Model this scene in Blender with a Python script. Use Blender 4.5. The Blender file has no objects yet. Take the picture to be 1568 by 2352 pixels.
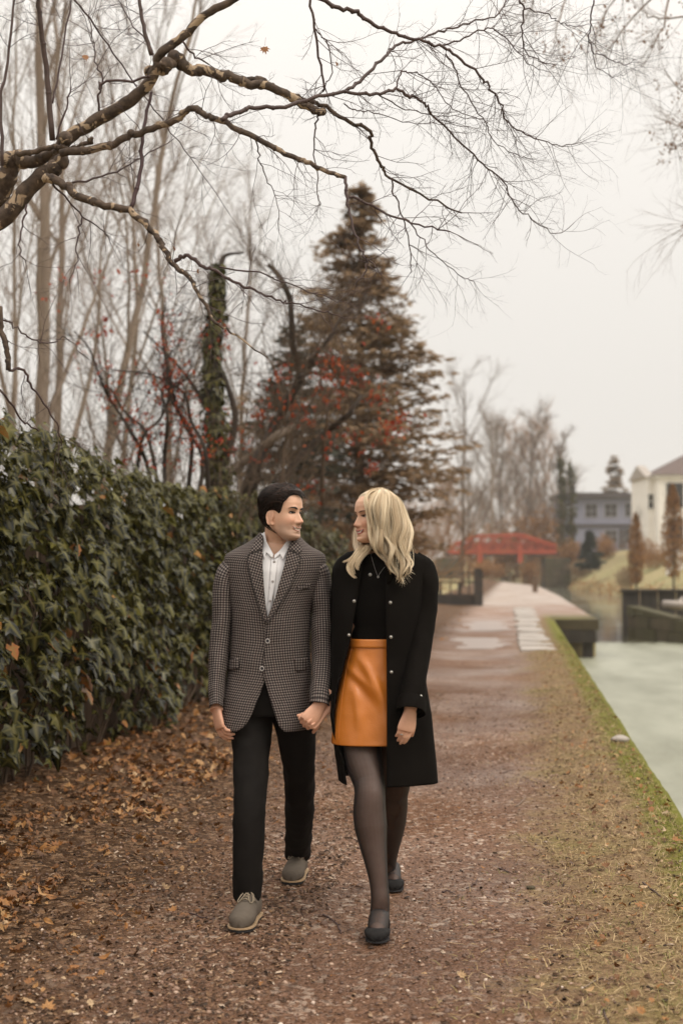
import bpy, bmesh, math, random
import numpy as np
from mathutils import Vector, Matrix, Euler, noise as mnoise

rng = np.random.default_rng(7)
random.seed(7)
SC = bpy.context.scene
COL = SC.collection

# ------------------------------------------------------------------ camera, light, exposure
CAM_H = 1.47
FPX = 3267.0            # focal length measured in photo pixels (frame 1568 x 2352)
PITCH = math.atan(124 / FPX)
cam_d = bpy.data.cameras.new('camera')
cam = bpy.data.objects.new('camera', cam_d)
COL.objects.link(cam)
cam_d.sensor_fit = 'VERTICAL'
cam_d.sensor_height = 36.0
cam_d.lens = 50.0
cam_d.clip_start = 0.1
cam_d.clip_end = 3000
cam_d.dof.use_dof = True
cam_d.dof.focus_distance = 6.25
cam_d.dof.aperture_fstop = 2.3
cam.location = (0, 0, CAM_H)
cam.rotation_euler = (math.pi / 2 + PITCH, 0, 0)
SC.camera = cam

SUN_EL, SUN_AZ = math.radians(52), math.radians(125)     # azimuth from +Y clockwise (right, behind the camera)
world = bpy.data.worlds.new('World')
SC.world = world
world.use_nodes = True
wn, wl = world.node_tree.nodes, world.node_tree.links
wn.clear()
w_out = wn.new('ShaderNodeOutputWorld')
w_bg = wn.new('ShaderNodeBackground')
w_bg.inputs['Strength'].default_value = 0.1
w_sky = wn.new('ShaderNodeTexSky')
w_sky.sky_type = 'NISHITA'
w_sky.sun_disc = False
w_sky.sun_elevation = SUN_EL
w_sky.sun_rotation = SUN_AZ
w_sky.dust_density = 5.0
w_hsv = wn.new('ShaderNodeHueSaturation')
w_hsv.inputs['Saturation'].default_value = 0.12
wl.new(w_sky.outputs[0], w_hsv.inputs['Color'])
# overcast cloud layer: CIE-like gain, steepened above the view to brighten the ground
w_tc = wn.new('ShaderNodeTexCoord')
w_sep = wn.new('ShaderNodeSeparateXYZ')
wl.new(w_tc.outputs['Generated'], w_sep.inputs[0])
w_max = wn.new('ShaderNodeMath'); w_max.operation = 'MAXIMUM'; w_max.inputs[1].default_value = 0.0
wl.new(w_sep.outputs['Z'], w_max.inputs[0])
w_mad = wn.new('ShaderNodeMath'); w_mad.operation = 'MULTIPLY_ADD'
w_lin = wn.new('ShaderNodeMath'); w_lin.operation = 'MULTIPLY_ADD'
w_lin.inputs[1].default_value = 17.0; w_lin.inputs[2].default_value = 0.8
wl.new(w_max.outputs[0], w_lin.inputs[0])
wl.new(w_lin.outputs[0], w_mad.inputs[1])
w_mad.inputs[2].default_value = 8.45
wl.new(w_max.outputs[0], w_mad.inputs[0])
w_tint = wn.new('ShaderNodeMix'); w_tint.data_type = 'RGBA'; w_tint.blend_type = 'MULTIPLY'
w_tint.inputs[0].default_value = 1.0
w_tint.inputs[7].default_value = (1.01, 0.965, 0.905, 1)
wl.new(w_mad.outputs[0], w_tint.inputs[6])
w_mix = wn.new('ShaderNodeMix'); w_mix.data_type = 'RGBA'
w_mix.inputs[0].default_value = 0.94
wl.new(w_hsv.outputs[0], w_mix.inputs[6])
wl.new(w_tint.outputs[2], w_mix.inputs[7])
wl.new(w_mix.outputs[2], w_bg.inputs['Color'])
wl.new(w_bg.outputs[0], w_out.inputs[0])

sun_d = bpy.data.lights.new('sun', 'SUN')
sun_d.energy = 1.5
sun_d.angle = math.radians(22)
sun_d.color = (1.0, 0.93, 0.83)
sun = bpy.data.objects.new('sun', sun_d)
COL.objects.link(sun)
_sd = Vector((math.sin(SUN_AZ) * math.cos(SUN_EL), math.cos(SUN_AZ) * math.cos(SUN_EL), math.sin(SUN_EL)))
sun.rotation_euler = _sd.to_track_quat('Z', 'Y').to_euler()

SC.view_settings.view_transform = 'Standard'
SC.view_settings.look = 'None'
SC.view_settings.gamma = 1.0
SC.view_settings.use_curve_mapping = False
SC.view_settings.exposure = 0.0
SC.render.engine = 'CYCLES'
SC.cycles.use_denoising = True
SC.cycles.max_bounces = 6
SC.cycles.diffuse_bounces = 3
SC.cycles.glossy_bounces = 3
SC.cycles.transparent_max_bounces = 8
SC.cycles.sample_clamp_indirect = 4.0
SC.cycles.volume_bounces = 1
SC.cycles.volume_step_rate = 4.0

# ------------------------------------------------------------------ coordinates
CP, SP = math.cos(PITCH), math.sin(PITCH)
def at(px, py, Y):
    """world point on the photo ray (px, py) at depth Y"""
    xc, yc = (px - 784) / FPX, (1176 - py) / FPX
    k = Y / (CP - yc * SP)
    return Vector((xc * k, Y, CAM_H + (SP + yc * CP) * k))
D_ = Vector((0.1233, 0.9924, 0)); R_ = Vector((0.9924, -0.1233, 0))
def uv(u, v, z=0.0):
    """towpath coordinates: u along the path, v to its right"""
    return Vector((D_.x * u + R_.x * v, D_.y * u + R_.y * v, z))
def lerp(a, b, t): return a + (b - a) * t
def sstep(a, b, x):
    t = min(1.0, max(0.0, (x - a) / (b - a))); return t * t * (3 - 2 * t)
def interp(x, xs, ys): return float(np.interp(x, xs, ys))
def nz(x, y=0.0, z=0.0): return mnoise.noise(Vector((x, y, z)))

# ------------------------------------------------------------------ mesh builder
class MB:
    def __init__(self):
        self.v, self.f, self.uv, self.a, self.mi = [], [], [], [], []
        self.n = 0
        self.has_uv = False
    def add(self, verts, faces, uvs=None, a=0.5, mi=0):
        verts = np.asarray(verts, dtype=float).reshape(-1, 3)
        b = self.n
        self.v.append(verts); self.n += len(verts)
        for f in faces: self.f.append(tuple(int(i) + b for i in f))
        self.mi.extend([mi] * len(faces))
        if uvs is None: self.uv.append(np.zeros((len(verts), 2)))
        else: self.uv.append(np.asarray(uvs, dtype=float).reshape(-1, 2)); self.has_uv = True
        self.a.append(np.broadcast_to(np.asarray(a, dtype=float), (len(verts),)))
        return b
    def box(self, c, s, rz=0.0, mi=0, a=0.5):
        x, y, z = s[0] / 2, s[1] / 2, s[2] / 2
        p = np.array([[-x,-y,-z],[x,-y,-z],[x,y,-z],[-x,y,-z],[-x,-y,z],[x,-y,z],[x,y,z],[-x,y,z]])
        cs, sn = math.cos(rz), math.sin(rz)
        q = np.stack([p[:,0]*cs - p[:,1]*sn, p[:,0]*sn + p[:,1]*cs, p[:,2]], 1) + np.asarray(c, float)
        self.add(q, [(3,2,1,0),(4,5,6,7),(0,1,5,4),(1,2,6,5),(2,3,7,6),(3,0,4,7)], mi=mi, a=a)
    def bar(self, p, q, w, h, mi=0):
        """box beam between two points, w wide (horizontal), h high"""
        p, q = Vector(p), Vector(q); d = (q - p).normalized()
        s = d.cross(Vector((0, 0, 1)))
        s = s.normalized() if s.length > 1e-4 else Vector((1, 0, 0))
        t = s.cross(d)
        vs = [e + s * (sx * w / 2) + t * (sz * h / 2) for e in (p, q) for sx, sz in ((-1,-1),(1,-1),(1,1),(-1,1))]
        self.add(vs, [(0,3,2,1)[::-1],(4,5,6,7)[::-1],(0,1,5,4)[::-1],(1,2,6,5)[::-1],(2,3,7,6)[::-1],(3,0,4,7)[::-1]], mi=mi)
    def tube(self, pts, rad, k=6, cap=True, a=0.5, ell=None, up=None, uvm=False, mi=0, twist=0.0):
        """swept tube; rad scalar / list; ell = (list of) second radius factor"""
        P = np.asarray([tuple(p) for p in pts], dtype=float)
        n = len(P)
        R = np.broadcast_to(np.asarray(rad, dtype=float), (n,))
        E = np.ones(n) if ell is None else np.broadcast_to(np.asarray(ell, dtype=float), (n,))
        T = np.gradient(P, axis=0)
        T /= np.maximum(np.linalg.norm(T, axis=1, keepdims=True), 1e-9)
        ref = np.array(up if up is not None else ((0, 0, 1) if abs(T[0][2]) < 0.9 else (1, 0, 0)), dtype=float)
        N = np.zeros((n, 3)); cur = ref - T[0] * np.dot(ref, T[0]); cur /= max(np.linalg.norm(cur), 1e-9)
        for i in range(n):
            cur = cur - T[i] * np.dot(cur, T[i]); cur /= max(np.linalg.norm(cur), 1e-9); N[i] = cur
        B = np.cross(T, N)
        th = np.arange(k) * 2 * math.pi / k + twist
        c, s = np.cos(th), np.sin(th)
        V = P[:, None] + (R[:, None, None] * (c[None, :, None] * N[:, None] * E[:, None, None] + s[None, :, None] * B[:, None]))
        V = V.reshape(-1, 3)
        F = []
        for i in range(n - 1):
            for j in range(k):
                j2 = (j + 1) % k
                F.append((i*k + j, i*k + j2, (i+1)*k + j2, (i+1)*k + j))
        if cap:
            F.append(tuple(range(k))[::-1]); F.append(tuple((n-1)*k + j for j in range(k)))
        U = None
        if uvm:
            L = np.concatenate([[0], np.cumsum(np.linalg.norm(np.diff(P, axis=0), axis=1))])
            per = 2 * math.pi * R.mean()
            U = np.stack([np.tile(np.arange(k) / k * per, n), np.repeat(L, k)], 1)
        self.add(V, F, U, a, mi)
    def ball(self, c, r, seg=8, ring=6, a=0.5, mi=0):
        r = np.broadcast_to(np.asarray(r, float), (3,))
        vs = [(0, 0, -1)]
        for i in range(1, ring):
            ph = -math.pi/2 + math.pi * i / ring
            for j in range(seg):
                t = 2*math.pi*j/seg; vs.append((math.cos(ph)*math.cos(t), math.cos(ph)*math.sin(t), math.sin(ph)))
        vs.append((0, 0, 1))
        F = [(0, 1 + (j+1) % seg, 1 + j) for j in range(seg)]
        for i in range(ring - 2):
            b = 1 + i*seg
            for j in range(seg): F.append((b+j, b+(j+1) % seg, b+seg+(j+1) % seg, b+seg+j))
        b = 1 + (ring-2)*seg; t = len(vs)-1
        for j in range(seg): F.append((b+j, b+(j+1) % seg, t))
        self.add(np.array(vs) * r + np.asarray(c, float), F, a=a, mi=mi)
    def grid(self, G, uvs=None, a=0.5, flip=False, closed=False, mi=0):
        G = np.asarray(G, float); n, m = G.shape[:2]
        F = []
        mm = m if closed else m - 1
        for i in range(n - 1):
            for j in range(mm):
                j2 = (j + 1) % m
                q = (i*m + j, i*m + j2, (i+1)*m + j2, (i+1)*m + j)
                F.append(q[::-1] if flip else q)
        return self.add(G.reshape(-1, 3), F, None if uvs is None else np.asarray(uvs).reshape(-1, 2), a if np.isscalar(a) else np.asarray(a).reshape(-1), mi)
    def stamp(self, shape_v, shape_f, mats, offs, a=None, shape_a=None, uvs=None):
        """many copies of one small shape: mats (n,3,3), offs (n,3)"""
        sv = np.asarray(shape_v, float); m = len(sv); n = len(offs)
        V = np.einsum('nij,mj->nmi', mats, sv) + np.asarray(offs)[:, None]
        b = self.n
        self.v.append(V.reshape(-1, 3)); self.n += n * m
        base = (b + np.arange(n) * m)
        for f in shape_f:
            arr = base[:, None] + np.asarray(f)[None]
            self.f.extend(map(tuple, arr.tolist()))
        self.mi.extend([0] * (n * len(shape_f)))
        A = np.repeat(np.full(n, .5) if a is None else np.asarray(a, float), m)
        if shape_a is not None: self.vein = getattr(self, 'vein', []); self.vein.append((b, np.tile(shape_a, n)))
        self.a.append(A)
        self.uv.append(np.zeros((n * m, 2)) if uvs is None else np.tile(uvs, (n, 1)))
        if uvs is not None: self.has_uv = True
    def mesh(self, name, smooth=True):
        me = bpy.data.meshes.new(name)
        V = np.concatenate(self.v) if self.v else np.zeros((0, 3))
        me.from_pydata(V.tolist(), [], self.f)
        if self.has_uv:
            l = me.uv_layers.new(name='UVMap')
            U = np.concatenate(self.uv)
            li = np.empty(len(me.loops), dtype=np.int32); me.loops.foreach_get('vertex_index', li)
            l.data.foreach_set('uv', U[li].astype(np.float32).ravel())
        at_ = me.attributes.new('rnd', 'FLOAT', 'POINT')
        at_.data.foreach_set('value', np.concatenate(self.a).astype(np.float32))
        if hasattr(self, 'vein'):
            vv = np.zeros(self.n, np.float32)
            for b, arr in self.vein: vv[b:b+len(arr)] = arr
            at2 = me.attributes.new('vein', 'FLOAT', 'POINT'); at2.data.foreach_set('value', vv)
        if any(self.mi): me.polygons.foreach_set('material_index', np.array(self.mi, np.int32))
        if smooth: me.polygons.foreach_set('use_smooth', np.ones(len(me.polygons), dtype=bool))
        me.update()
        return me
    def build(self, name, mat, parent=None, smooth=True, origin=None):
        me = self.mesh(name, smooth)
        for m in (mat if isinstance(mat, (list, tuple)) else [mat]): me.materials.append(m)
        return link(name, me, parent, origin)

def link(name, me, parent=None, origin=None):
    o = bpy.data.objects.new(name, me)
    COL.objects.link(o)
    if origin is not None:
        me.transform(Matrix.Translation(-Vector(origin))); o.location = origin
    if parent is not None:
        o.parent = parent
        o.matrix_parent_inverse = Matrix.Identity(4)
        pl = PLOC.get(parent.name)
        if pl is not None and origin is None: me.transform(Matrix.Translation(-pl))
        elif pl is not None: o.location = Vector(origin) - pl
        PLOC[o.name] = Vector(origin) if origin is not None else (pl if pl is not None else Vector((0, 0, 0)))
    else:
        PLOC[o.name] = Vector(origin) if origin is not None else Vector((0, 0, 0))
    return o
PLOC = {}    # world origin of every object (nothing here is rotated)

def tag(o, label=None, cat=None, group=None, kind=None):
    if label: o['label'] = label
    if cat: o['category'] = cat
    if group: o['group'] = group
    if kind: o['kind'] = kind
    return o
def thing(name, label, cat, loc=(0, 0, 0), group=None):
    o = bpy.data.objects.new(name, None)
    o.empty_display_size = 0.2
    COL.objects.link(o); o.location = loc
    PLOC[o.name] = Vector(loc)
    return tag(o, label, cat, group)

def rot_mats(nrm, tipdir, scale):
    """(n,3,3) frames: shape z -> nrm, shape y -> tipdir projected, uniform scale"""
    nrm = np.asarray(nrm, float); nrm = nrm / np.maximum(np.linalg.norm(nrm, axis=1, keepdims=True), 1e-9)
    t = np.asarray(tipdir, float); t = t - nrm * (t * nrm).sum(1, keepdims=True)
    t /= np.maximum(np.linalg.norm(t, axis=1, keepdims=True), 1e-9)
    x = np.cross(t, nrm)
    return np.stack([x, t, nrm], 2) * np.asarray(scale, float).reshape(-1, 1, 1)
def catmull(pts, sub=4):
    P = [np.asarray(p, float) for p in pts]
    if len(P) < 3: 
        return [lerp(P[0], P[1], t) for t in np.linspace(0, 1, sub + 1)]
    P = [2*P[0]-P[1]] + P + [2*P[-1]-P[-2]]
    out = []
    for i in range(1, len(P)-2):
        p0, p1, p2, p3 = P[i-1:i+3]
        for s in range(sub):
            t = s / sub
            out.append(0.5*((2*p1)+(-p0+p2)*t+(2*p0-5*p1+4*p2-p3)*t*t+(-p0+3*p1-3*p2+p3)*t**3))
    out.append(P[-2])
    return out
# ------------------------------------------------------------------ materials
class NT:
    def __init__(self, name):
        self.m = bpy.data.materials.new(name); self.m.use_nodes = True
        self.t = self.m.node_tree; self.t.nodes.clear()
        self.out = self.t.nodes.new('ShaderNodeOutputMaterial')
    def n(self, typ, **kw):
        o = self.t.nodes.new('ShaderNode' + typ)
        for k, v in kw.items(): setattr(o, k, v)
        return o
    def l(self, a, b): self.t.links.new(a, b)
    def setin(self, sock, v):
        if isinstance(v, bpy.types.NodeSocket): self.l(v, sock)
        else:
            if hasattr(sock, 'default_value') and not isinstance(v, (int, float)) and len(v) == 3 and sock.type == 'RGBA': v = (*v, 1)
            sock.default_value = v
    def math(self, op, a, b=0.0, c=None, clamp=False):
        o = self.n('Math', operation=op, use_clamp=clamp)
        self.setin(o.inputs[0], a); self.setin(o.inputs[1], b)
        if c is not None: self.setin(o.inputs[2], c)
        return o.outputs[0]
    def mix(self, f, a, b, blend='MIX'):
        o = self.n('Mix', data_type='RGBA', blend_type=blend)
        self.setin(o.inputs[0], f); self.setin(o.inputs[6], a); self.setin(o.inputs[7], b)
        return o.outputs[2]
    def ramp(self, f, stops):
        o = self.n('ValToRGB'); self.setin(o.inputs[0], f)
        e = o.color_ramp.elements
        while len(e) < len(stops): e.new(0.5)
        for i, (p, c) in enumerate(stops):
            e[i].position = p
            e[i].color = (c, c, c, 1) if isinstance(c, (int, float)) else (*c, 1)
        return o.outputs[0]
    def coord(self, kind='Object'):
        return self.n('TexCoord').outputs[kind]
    def noise(self, vec, scale, detail=4, rough=0.55, dist=0.0):
        o = self.n('TexNoise'); self.setin(o.inputs['Vector'], vec)
        o.inputs['Scale'].default_value = scale; o.inputs['Detail'].default_value = detail
        o.inputs['Roughness'].default_value = rough; o.inputs['Distortion'].default_value = dist
        return o.outputs[0]
    def voro(self, vec, scale, feature='F1', out='Distance'):
        o = self.n('TexVoronoi', feature=feature); self.setin(o.inputs['Vector'], vec)
        o.inputs['Scale'].default_value = scale
        return o.outputs[out]
    def attr(self, name):
        return self.n('Attribute', attribute_name=name).outputs['Fac']
    def bump(self, h, strength=0.3, dist=0.01):
        o = self.n('Bump'); o.inputs['Strength'].default_value = strength; o.inputs['Distance'].default_value = dist
        self.l(h, o.inputs['Height']); return o.outputs[0]
    def mapping(self, vec, scale=(1, 1, 1), loc=(0, 0, 0), rot=(0, 0, 0)):
        o = self.n('Mapping'); self.l(vec, o.inputs[0])
        o.inputs['Scale'].default_value = scale; o.inputs['Location'].default_value = loc; o.inputs['Rotation'].default_value = rot
        return o.outputs[0]
    def pbr(self, color, rough=0.7, normal=None, spec=0.5, **kw):
        p = self.n('BsdfPrincipled')
        self.setin(p.inputs['Base Color'], color); self.setin(p.inputs['Roughness'], rough)
        p.inputs['Specular IOR Level'].default_value = spec
        if normal is not None: self.l(normal, p.inputs['Normal'])
        for k, v in kw.items(): self.setin(p.inputs[k.replace('_', ' ')], v)
        self.l(p.outputs[0], self.out.inputs[0])
        return p

def simple(name, c1, c2=None, scale=6, rough=0.75, bump=0.3, bscale=None, bdist=0.01, spec=0.4, stretch=None, rnd=None, detail=5):
    """noise-varied surface; rnd = third colour blended in by the per-piece random attribute"""
    t = NT(name); co = t.coord()
    if stretch: co = t.mapping(co, stretch)
    c2 = c2 or tuple(x * 0.6 for x in c1)
    f = t.ramp(t.noise(co, scale, detail), [(0.3, 0.0), (0.7, 1.0)])
    col = t.mix(f, c1, c2)
    if rnd: col = t.mix(t.attr('rnd'), col, rnd)
    nrm = t.bump(t.noise(co, bscale or scale * 5, 6, 0.6), bump, bdist) if bump else None
    t.pbr(col, rough, nrm, spec)
    return t.m

def leafmat(name, stops, rough=0.4, spec=0.5, trans=0.25, vein=None):
    """stops: colour ramp over the per-leaf random attribute"""
    t = NT(name); co = t.coord()
    r = t.attr('rnd')
    col = t.ramp(r, stops)
    nn = t.noise(co, 45, 4)
    col = t.mix(t.ramp(nn, [(0.35, 0.0), (0.75, 0.55)]), col, t.mix(1.0, col, (0.45, 0.38, 0.33), 'MULTIPLY'))
    if vein:
        vf = t.ramp(t.attr('vein'), [(0.45, 0.0), (0.95, 1.0)])
        col = t.mix(t.math('MULTIPLY', vf, 0.6), col, vein)
    nrm = t.bump(t.noise(co, 90, 3), 0.25, 0.004)
    p = t.pbr(col, rough, nrm, spec)
    if trans:
        tr = t.n('BsdfTranslucent'); t.l(col, tr.inputs[0])
        mx = t.n('MixShader'); mx.inputs[0].default_value = trans
        t.l(p.outputs[0], mx.inputs[1]); t.l(tr.outputs[0], mx.inputs[2]); t.l(mx.outputs[0], t.out.inputs[0])
    return t.m

MAT = {}
# bark of the foreground tree: dark grey-brown with peeling tan plates
t = NT('mottled_bark'); co = t.coord()
base = t.mix(t.ramp(t.noise(co, 26, 5), [(.3, 0.), (.7, 1.)]), (0.028, 0.018, 0.013), (0.13, 0.088, 0.060))
w = t.noise(co, 13, 3, 0.6, 0.8)
patch = t.ramp(w, [(0.555, 0.0), (0.59, 1.0)])
big = t.ramp(t.attr('rnd'), [(0.3, 0.0), (0.7, 1.0)])
patch = t.math('MULTIPLY', patch, big)
col = t.mix(patch, base, t.mix(t.noise(co, 60, 3), (0.30, 0.20, 0.12), (0.46, 0.35, 0.24)))
t.pbr(col, 0.75, t.bump(t.math('ADD', t.noise(co, 45, 6, 0.65), t.math('MULTIPLY', patch, -0.6)), 0.7, 0.006), 0.3)
MAT['mottled'] = t.m
MAT['twig'] = simple('dark_twig_bark', (0.045, 0.026, 0.021), (0.09, 0.056, 0.044), 20, 0.6, 0.2, rnd=(0.06, 0.03, 0.03))
MAT['grey_bark'] = simple('pale_grey_bark', (0.30, 0.235, 0.185), (0.19, 0.145, 0.11), 3, 0.85, 0.6, 14, 0.02, 0.2, (1, 1, .3))
MAT['dark_bark'] = simple('dark_bark', (0.06, 0.045, 0.035), (0.03, 0.022, 0.018), 5, 0.85, 0.6, 20, 0.02, 0.2, (1, 1, .3))
MAT['brown_bark'] = simple('brown_bark', (0.14, 0.095, 0.062), (0.08, 0.055, 0.038), 4, 0.85, 0.6, 20, 0.02, 0.2)
MAT['pale_twig'] = simple('pale_twig_bark', (0.27, 0.20, 0.155), (0.17, 0.125, 0.095), 8, 0.8, 0.1, spec=0.2)
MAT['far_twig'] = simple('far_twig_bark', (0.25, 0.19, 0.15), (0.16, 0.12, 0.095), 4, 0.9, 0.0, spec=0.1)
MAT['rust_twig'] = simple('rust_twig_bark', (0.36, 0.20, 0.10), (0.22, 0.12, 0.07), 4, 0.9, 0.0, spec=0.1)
MAT['ivy'] = leafmat('ivy_leaf', [(0.0, (0.007, 0.008, 0.002)), (0.4, (0.021, 0.023, 0.005)), (0.72, (0.080, 0.076, 0.012)), (0.93, (0.21, 0.19, 0.045)), (0.955, (0.34, 0.115, 0.030)), (1.0, (0.44, 0.23, 0.06))], 0.26, 0.20, 0.16, (0.20, 0.17, 0.045))
MAT['litter'] = leafmat('dead_leaf', [(0.0, (0.040, 0.018, 0.008)), (0.35, (0.125, 0.050, 0.015)), (0.6, (0.30, 0.115, 0.025)), (0.78, (0.40, 0.18, 0.045)), (0.9, (0.48, 0.29, 0.125)), (1.0, (0.58, 0.43, 0.27))], 0.55, 0.4, 0.1, (0.18, 0.09, 0.035))
MAT['chips'] = leafmat('leaf_chips', [(0, (0.028, 0.015, 0.008)), (.35, (0.11, 0.058, 0.030)), (.65, (0.22, 0.125, 0.068)), (.87, (0.36, 0.24, 0.15)), (1.0, (0.58, 0.46, 0.35))], .6, .25, 0)
MAT['conifer'] = leafmat('conifer_needles', [(0.0, (0.17, 0.115, 0.062)), (0.5, (0.34, 0.235, 0.14)), (1.0, (0.48, 0.34, 0.215))], 0.7, 0.1, 0.45)
MAT['berry'] = leafmat('red_leaf', [(0.0, (0.24, 0.022, 0.008)), (0.6, (0.46, 0.062, 0.016)), (1.0, (0.56, 0.14, 0.032))], 0.5, 0.3, 0.35)
MAT['rust'] = leafmat('rust_leaf', [(0.0, (0.18, 0.085, 0.032)), (0.5, (0.36, 0.18, 0.066)), (1.0, (0.48, 0.27, 0.115))], 0.7, 0.2, 0.35)
MAT['tan'] = leafmat('tan_leaf', [(0.0, (0.26, 0.17, 0.09)), (0.5, (0.38, 0.27, 0.15)), (1.0, (0.50, 0.38, 0.24))], 0.7, 0.2, 0.15)
MAT['blue_conifer'] = leafmat('dark_evergreen', [(0.0, (0.028, 0.036, 0.027)), (1.0, (0.075, 0.085, 0.062))], 0.7, 0.2, 0.1)
MAT['wood_grey'] = simple('weathered_board', (0.13, 0.088, 0.058), (0.06, 0.04, 0.027), 5, 0.85, 0.4, 40, 0.004, 0.2, (1, 1, .12), rnd=(0.16, 0.105, 0.07))
MAT['wood_dark'] = simple('dark_wet_timber', (0.022, 0.018, 0.014), (0.045, 0.036, 0.028), 5, 0.6, 0.4, 30, 0.01, 0.4, (1, 1, .2))
MAT['red'] = simple('red_paint', (0.44, 0.080, 0.030), (0.34, 0.060, 0.024), 1.5, 0.55, 0.1, 10, rnd=(0.30, 0.05, 0.026))
MAT['red_dark'] = simple('weathered_red_board', (0.24, 0.045, 0.024), (0.17, 0.035, 0.02), 1.5, 0.7, 0.1, 10)
MAT['stone'] = simple('lock_stone', (0.125, 0.092, 0.062), (0.042, 0.034, 0.022), 1.6, 0.85, 0.9, 7, 0.04, 0.2, rnd=(0.07, 0.062, 0.032))
MAT['flag'] = simple('pale_flagstone', (0.34, 0.29, 0.245), (0.24, 0.20, 0.165), 2.5, 0.5, 0.4, 18, 0.01, 0.5, rnd=(0.36, 0.31, 0.265))
MAT['siding'] = simple('blue_grey_siding', (0.25, 0.25, 0.315), (0.21, 0.21, 0.27), 1.5, 0.7, 0.0, rnd=(0.23, 0.23, 0.29))
MAT['white_wall'] = simple('cream_wall', (0.82, 0.78, 0.72), (0.76, 0.72, 0.66), 0.8, 0.8, 0.1, 9)
MAT['white_trim'] = simple('white_paint', (0.80, 0.77, 0.72), (0.74, 0.71, 0.66), 2, 0.5, 0.0)
MAT['roof_dark'] = simple('dark_roof', (0.055, 0.045, 0.045), (0.085, 0.07, 0.07), 1.5, 0.8, 0.3, 12)
MAT['roof_brown'] = simple('brown_shingle_roof', (0.115, 0.08, 0.07), (0.15, 0.11, 0.095), 1.2, 0.85, 0.3, 12, rnd=(0.10, 0.07, 0.062))
t = NT('window_glass'); t.pbr(t.mix(t.noise(t.coord(), 1.3, 2), (0.012, 0.012, 0.014), (0.05, 0.045, 0.042)), 0.08, None, 0.5); MAT['glass'] = t.m
# ------------------------------------------------------------------ the setting: ground, path, water
WATER_Z = -1.0
def VL(u): return interp(u, [-40, 39.4, 39.41, 70, 100, 130, 160, 250, 900], [0.93, 0.93, 2.05, 1.9, 1.4, -1.0, -4.0, -14, -120])
def VR(u): return interp(u, [-40, 20, 30, 44, 50, 53, 60, 75, 112, 160, 179, 250, 900], [15.5, 15.5, 12.5, 6.3, 4.3, 4.3, 7, 9, 8.5, 5.2, 4.0, -4, -100])
def lawn_z(u, v):
    d = v - VR(u)
    if u < 56: return interp(d, [0, .05, 2.3, 2.8, 12, 40], [-1.3, -0.42, -0.36, 0.4, 1.6, 2.2])
    top = interp(u, [56, 80, 140, 185, 300], [1.6, 2.3, 2.75, 3.7, 3.7])
    return interp(d, [0, 0.7, 2.2, 6.5, 12, 60], [-1.3, -0.55, 0.3, top * .8, top, top + .6])

t = NT('ground_soil'); co = t.coord()
col = t.mix(t.ramp(t.noise(co, .25, 6), [(.35, 0.), (.65, 1.)]), (0.30, 0.235, 0.12), (0.19, 0.185, 0.07))
col = t.mix(t.ramp(t.noise(co, 2.3, 6), [(.45, 0.), (.75, .8)]), col, (0.36, 0.28, 0.16))
t.pbr(col, 0.9, t.bump(t.noise(co, 9, 6), .5, .05), .2); MAT['ground'] = t.m

us = [-40, -20, -10, -5, 0, 5, 10, 15, 20, 25, 30, 34, 38, 39.4, 39.41] + list(np.arange(41, 62, 1.5)) + list(np.arange(64, 120, 4)) + list(np.arange(122, 200, 4)) + [210, 225, 250, 300, 400, 600, 800]
G = []
for u in us:
    row = []
    vl, vr = VL(u), VR(u)
    for v in (-700, -400, -100, -40, -15, -6, -4.5, -3.6, -2):
        z = -0.03 + (0.0 if v > -5 else 0.15 * nz(u * .1, v * .1, 3.3))
        row.append(uv(u, v if v > -2.5 else min(v, vl - 1.5 + v * .3), z - (.12 if v > -4 else 0)))
    row.append(uv(u, vl, -0.14)); row.append(uv(u, vl + .04, -1.5)); row.append(uv(u, vl + .5, -1.9)); row.append(uv(u, vr - .5, -1.9))
    for d in (0, .03, .7, 1.4, 2.2, 3.2, 4.5, 6.5, 9, 12, 18, 30, 60, 150, 400, 700):
        row.append(uv(u, vr + d, lawn_z(u, vr + d) + (0.12 * nz(u * .3, d * .4) if 1 < d < 60 else 0)))
    G.append(row)
m = MB(); m.grid(G)
tag(m.build('ground', MAT['ground'], smooth=True), 'flat bank and grassy slope of dormant tan and green turf', kind='structure')

# lawn on the far bank: dormant grass
t = NT('towpath_surface')
uvn = t.n('UVMap').outputs[0]
sp = t.n('SeparateXYZ'); t.l(uvn, sp.inputs[0]); U, V = sp.outputs[0], sp.outputs[1]
n1 = t.noise(uvn, 1.1, 5, .6); n2 = t.noise(uvn, 5.5, 5, .65); n3 = t.noise(uvn, 28, 5, .7)
ve = t.math('ADD', V, t.math('MULTIPLY_ADD', n1, .9, -.45))
ve = t.math('ADD', ve, t.math('MULTIPLY_ADD', n2, .5, -.25))
def mapr(x, a, b):
    o = t.n('MapRange', interpolation_type='SMOOTHSTEP'); t.l(x, o.inputs[0]); o.inputs[1].default_value = a; o.inputs[2].default_value = b
    return o.outputs[0]
gravel_mask = mapr(ve, -2.0, -1.15)
grass_mask = t.math('MULTIPLY', mapr(ve, -.15, .40), t.math('SUBTRACT', 1.0, mapr(U, 36, 46)))
moss_mask = t.math('MULTIPLY', mapr(t.math('ADD', V, t.math('MULTIPLY_ADD', n2, .35, -.17)), .62, .80), t.math('SUBTRACT', 1.0, mapr(U, 36, 46)))
vor = t.n('TexVoronoi', feature='F1'); t.l(uvn, vor.inputs['Vector']); vor.inputs['Scale'].default_value = 85
vs = t.n('SeparateXYZ'); t.l(vor.outputs['Color'], vs.inputs[0])
vor2 = t.n('TexVoronoi', feature='F1'); t.l(uvn, vor2.inputs['Vector']); vor2.inputs['Scale'].default_value = 34
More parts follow.
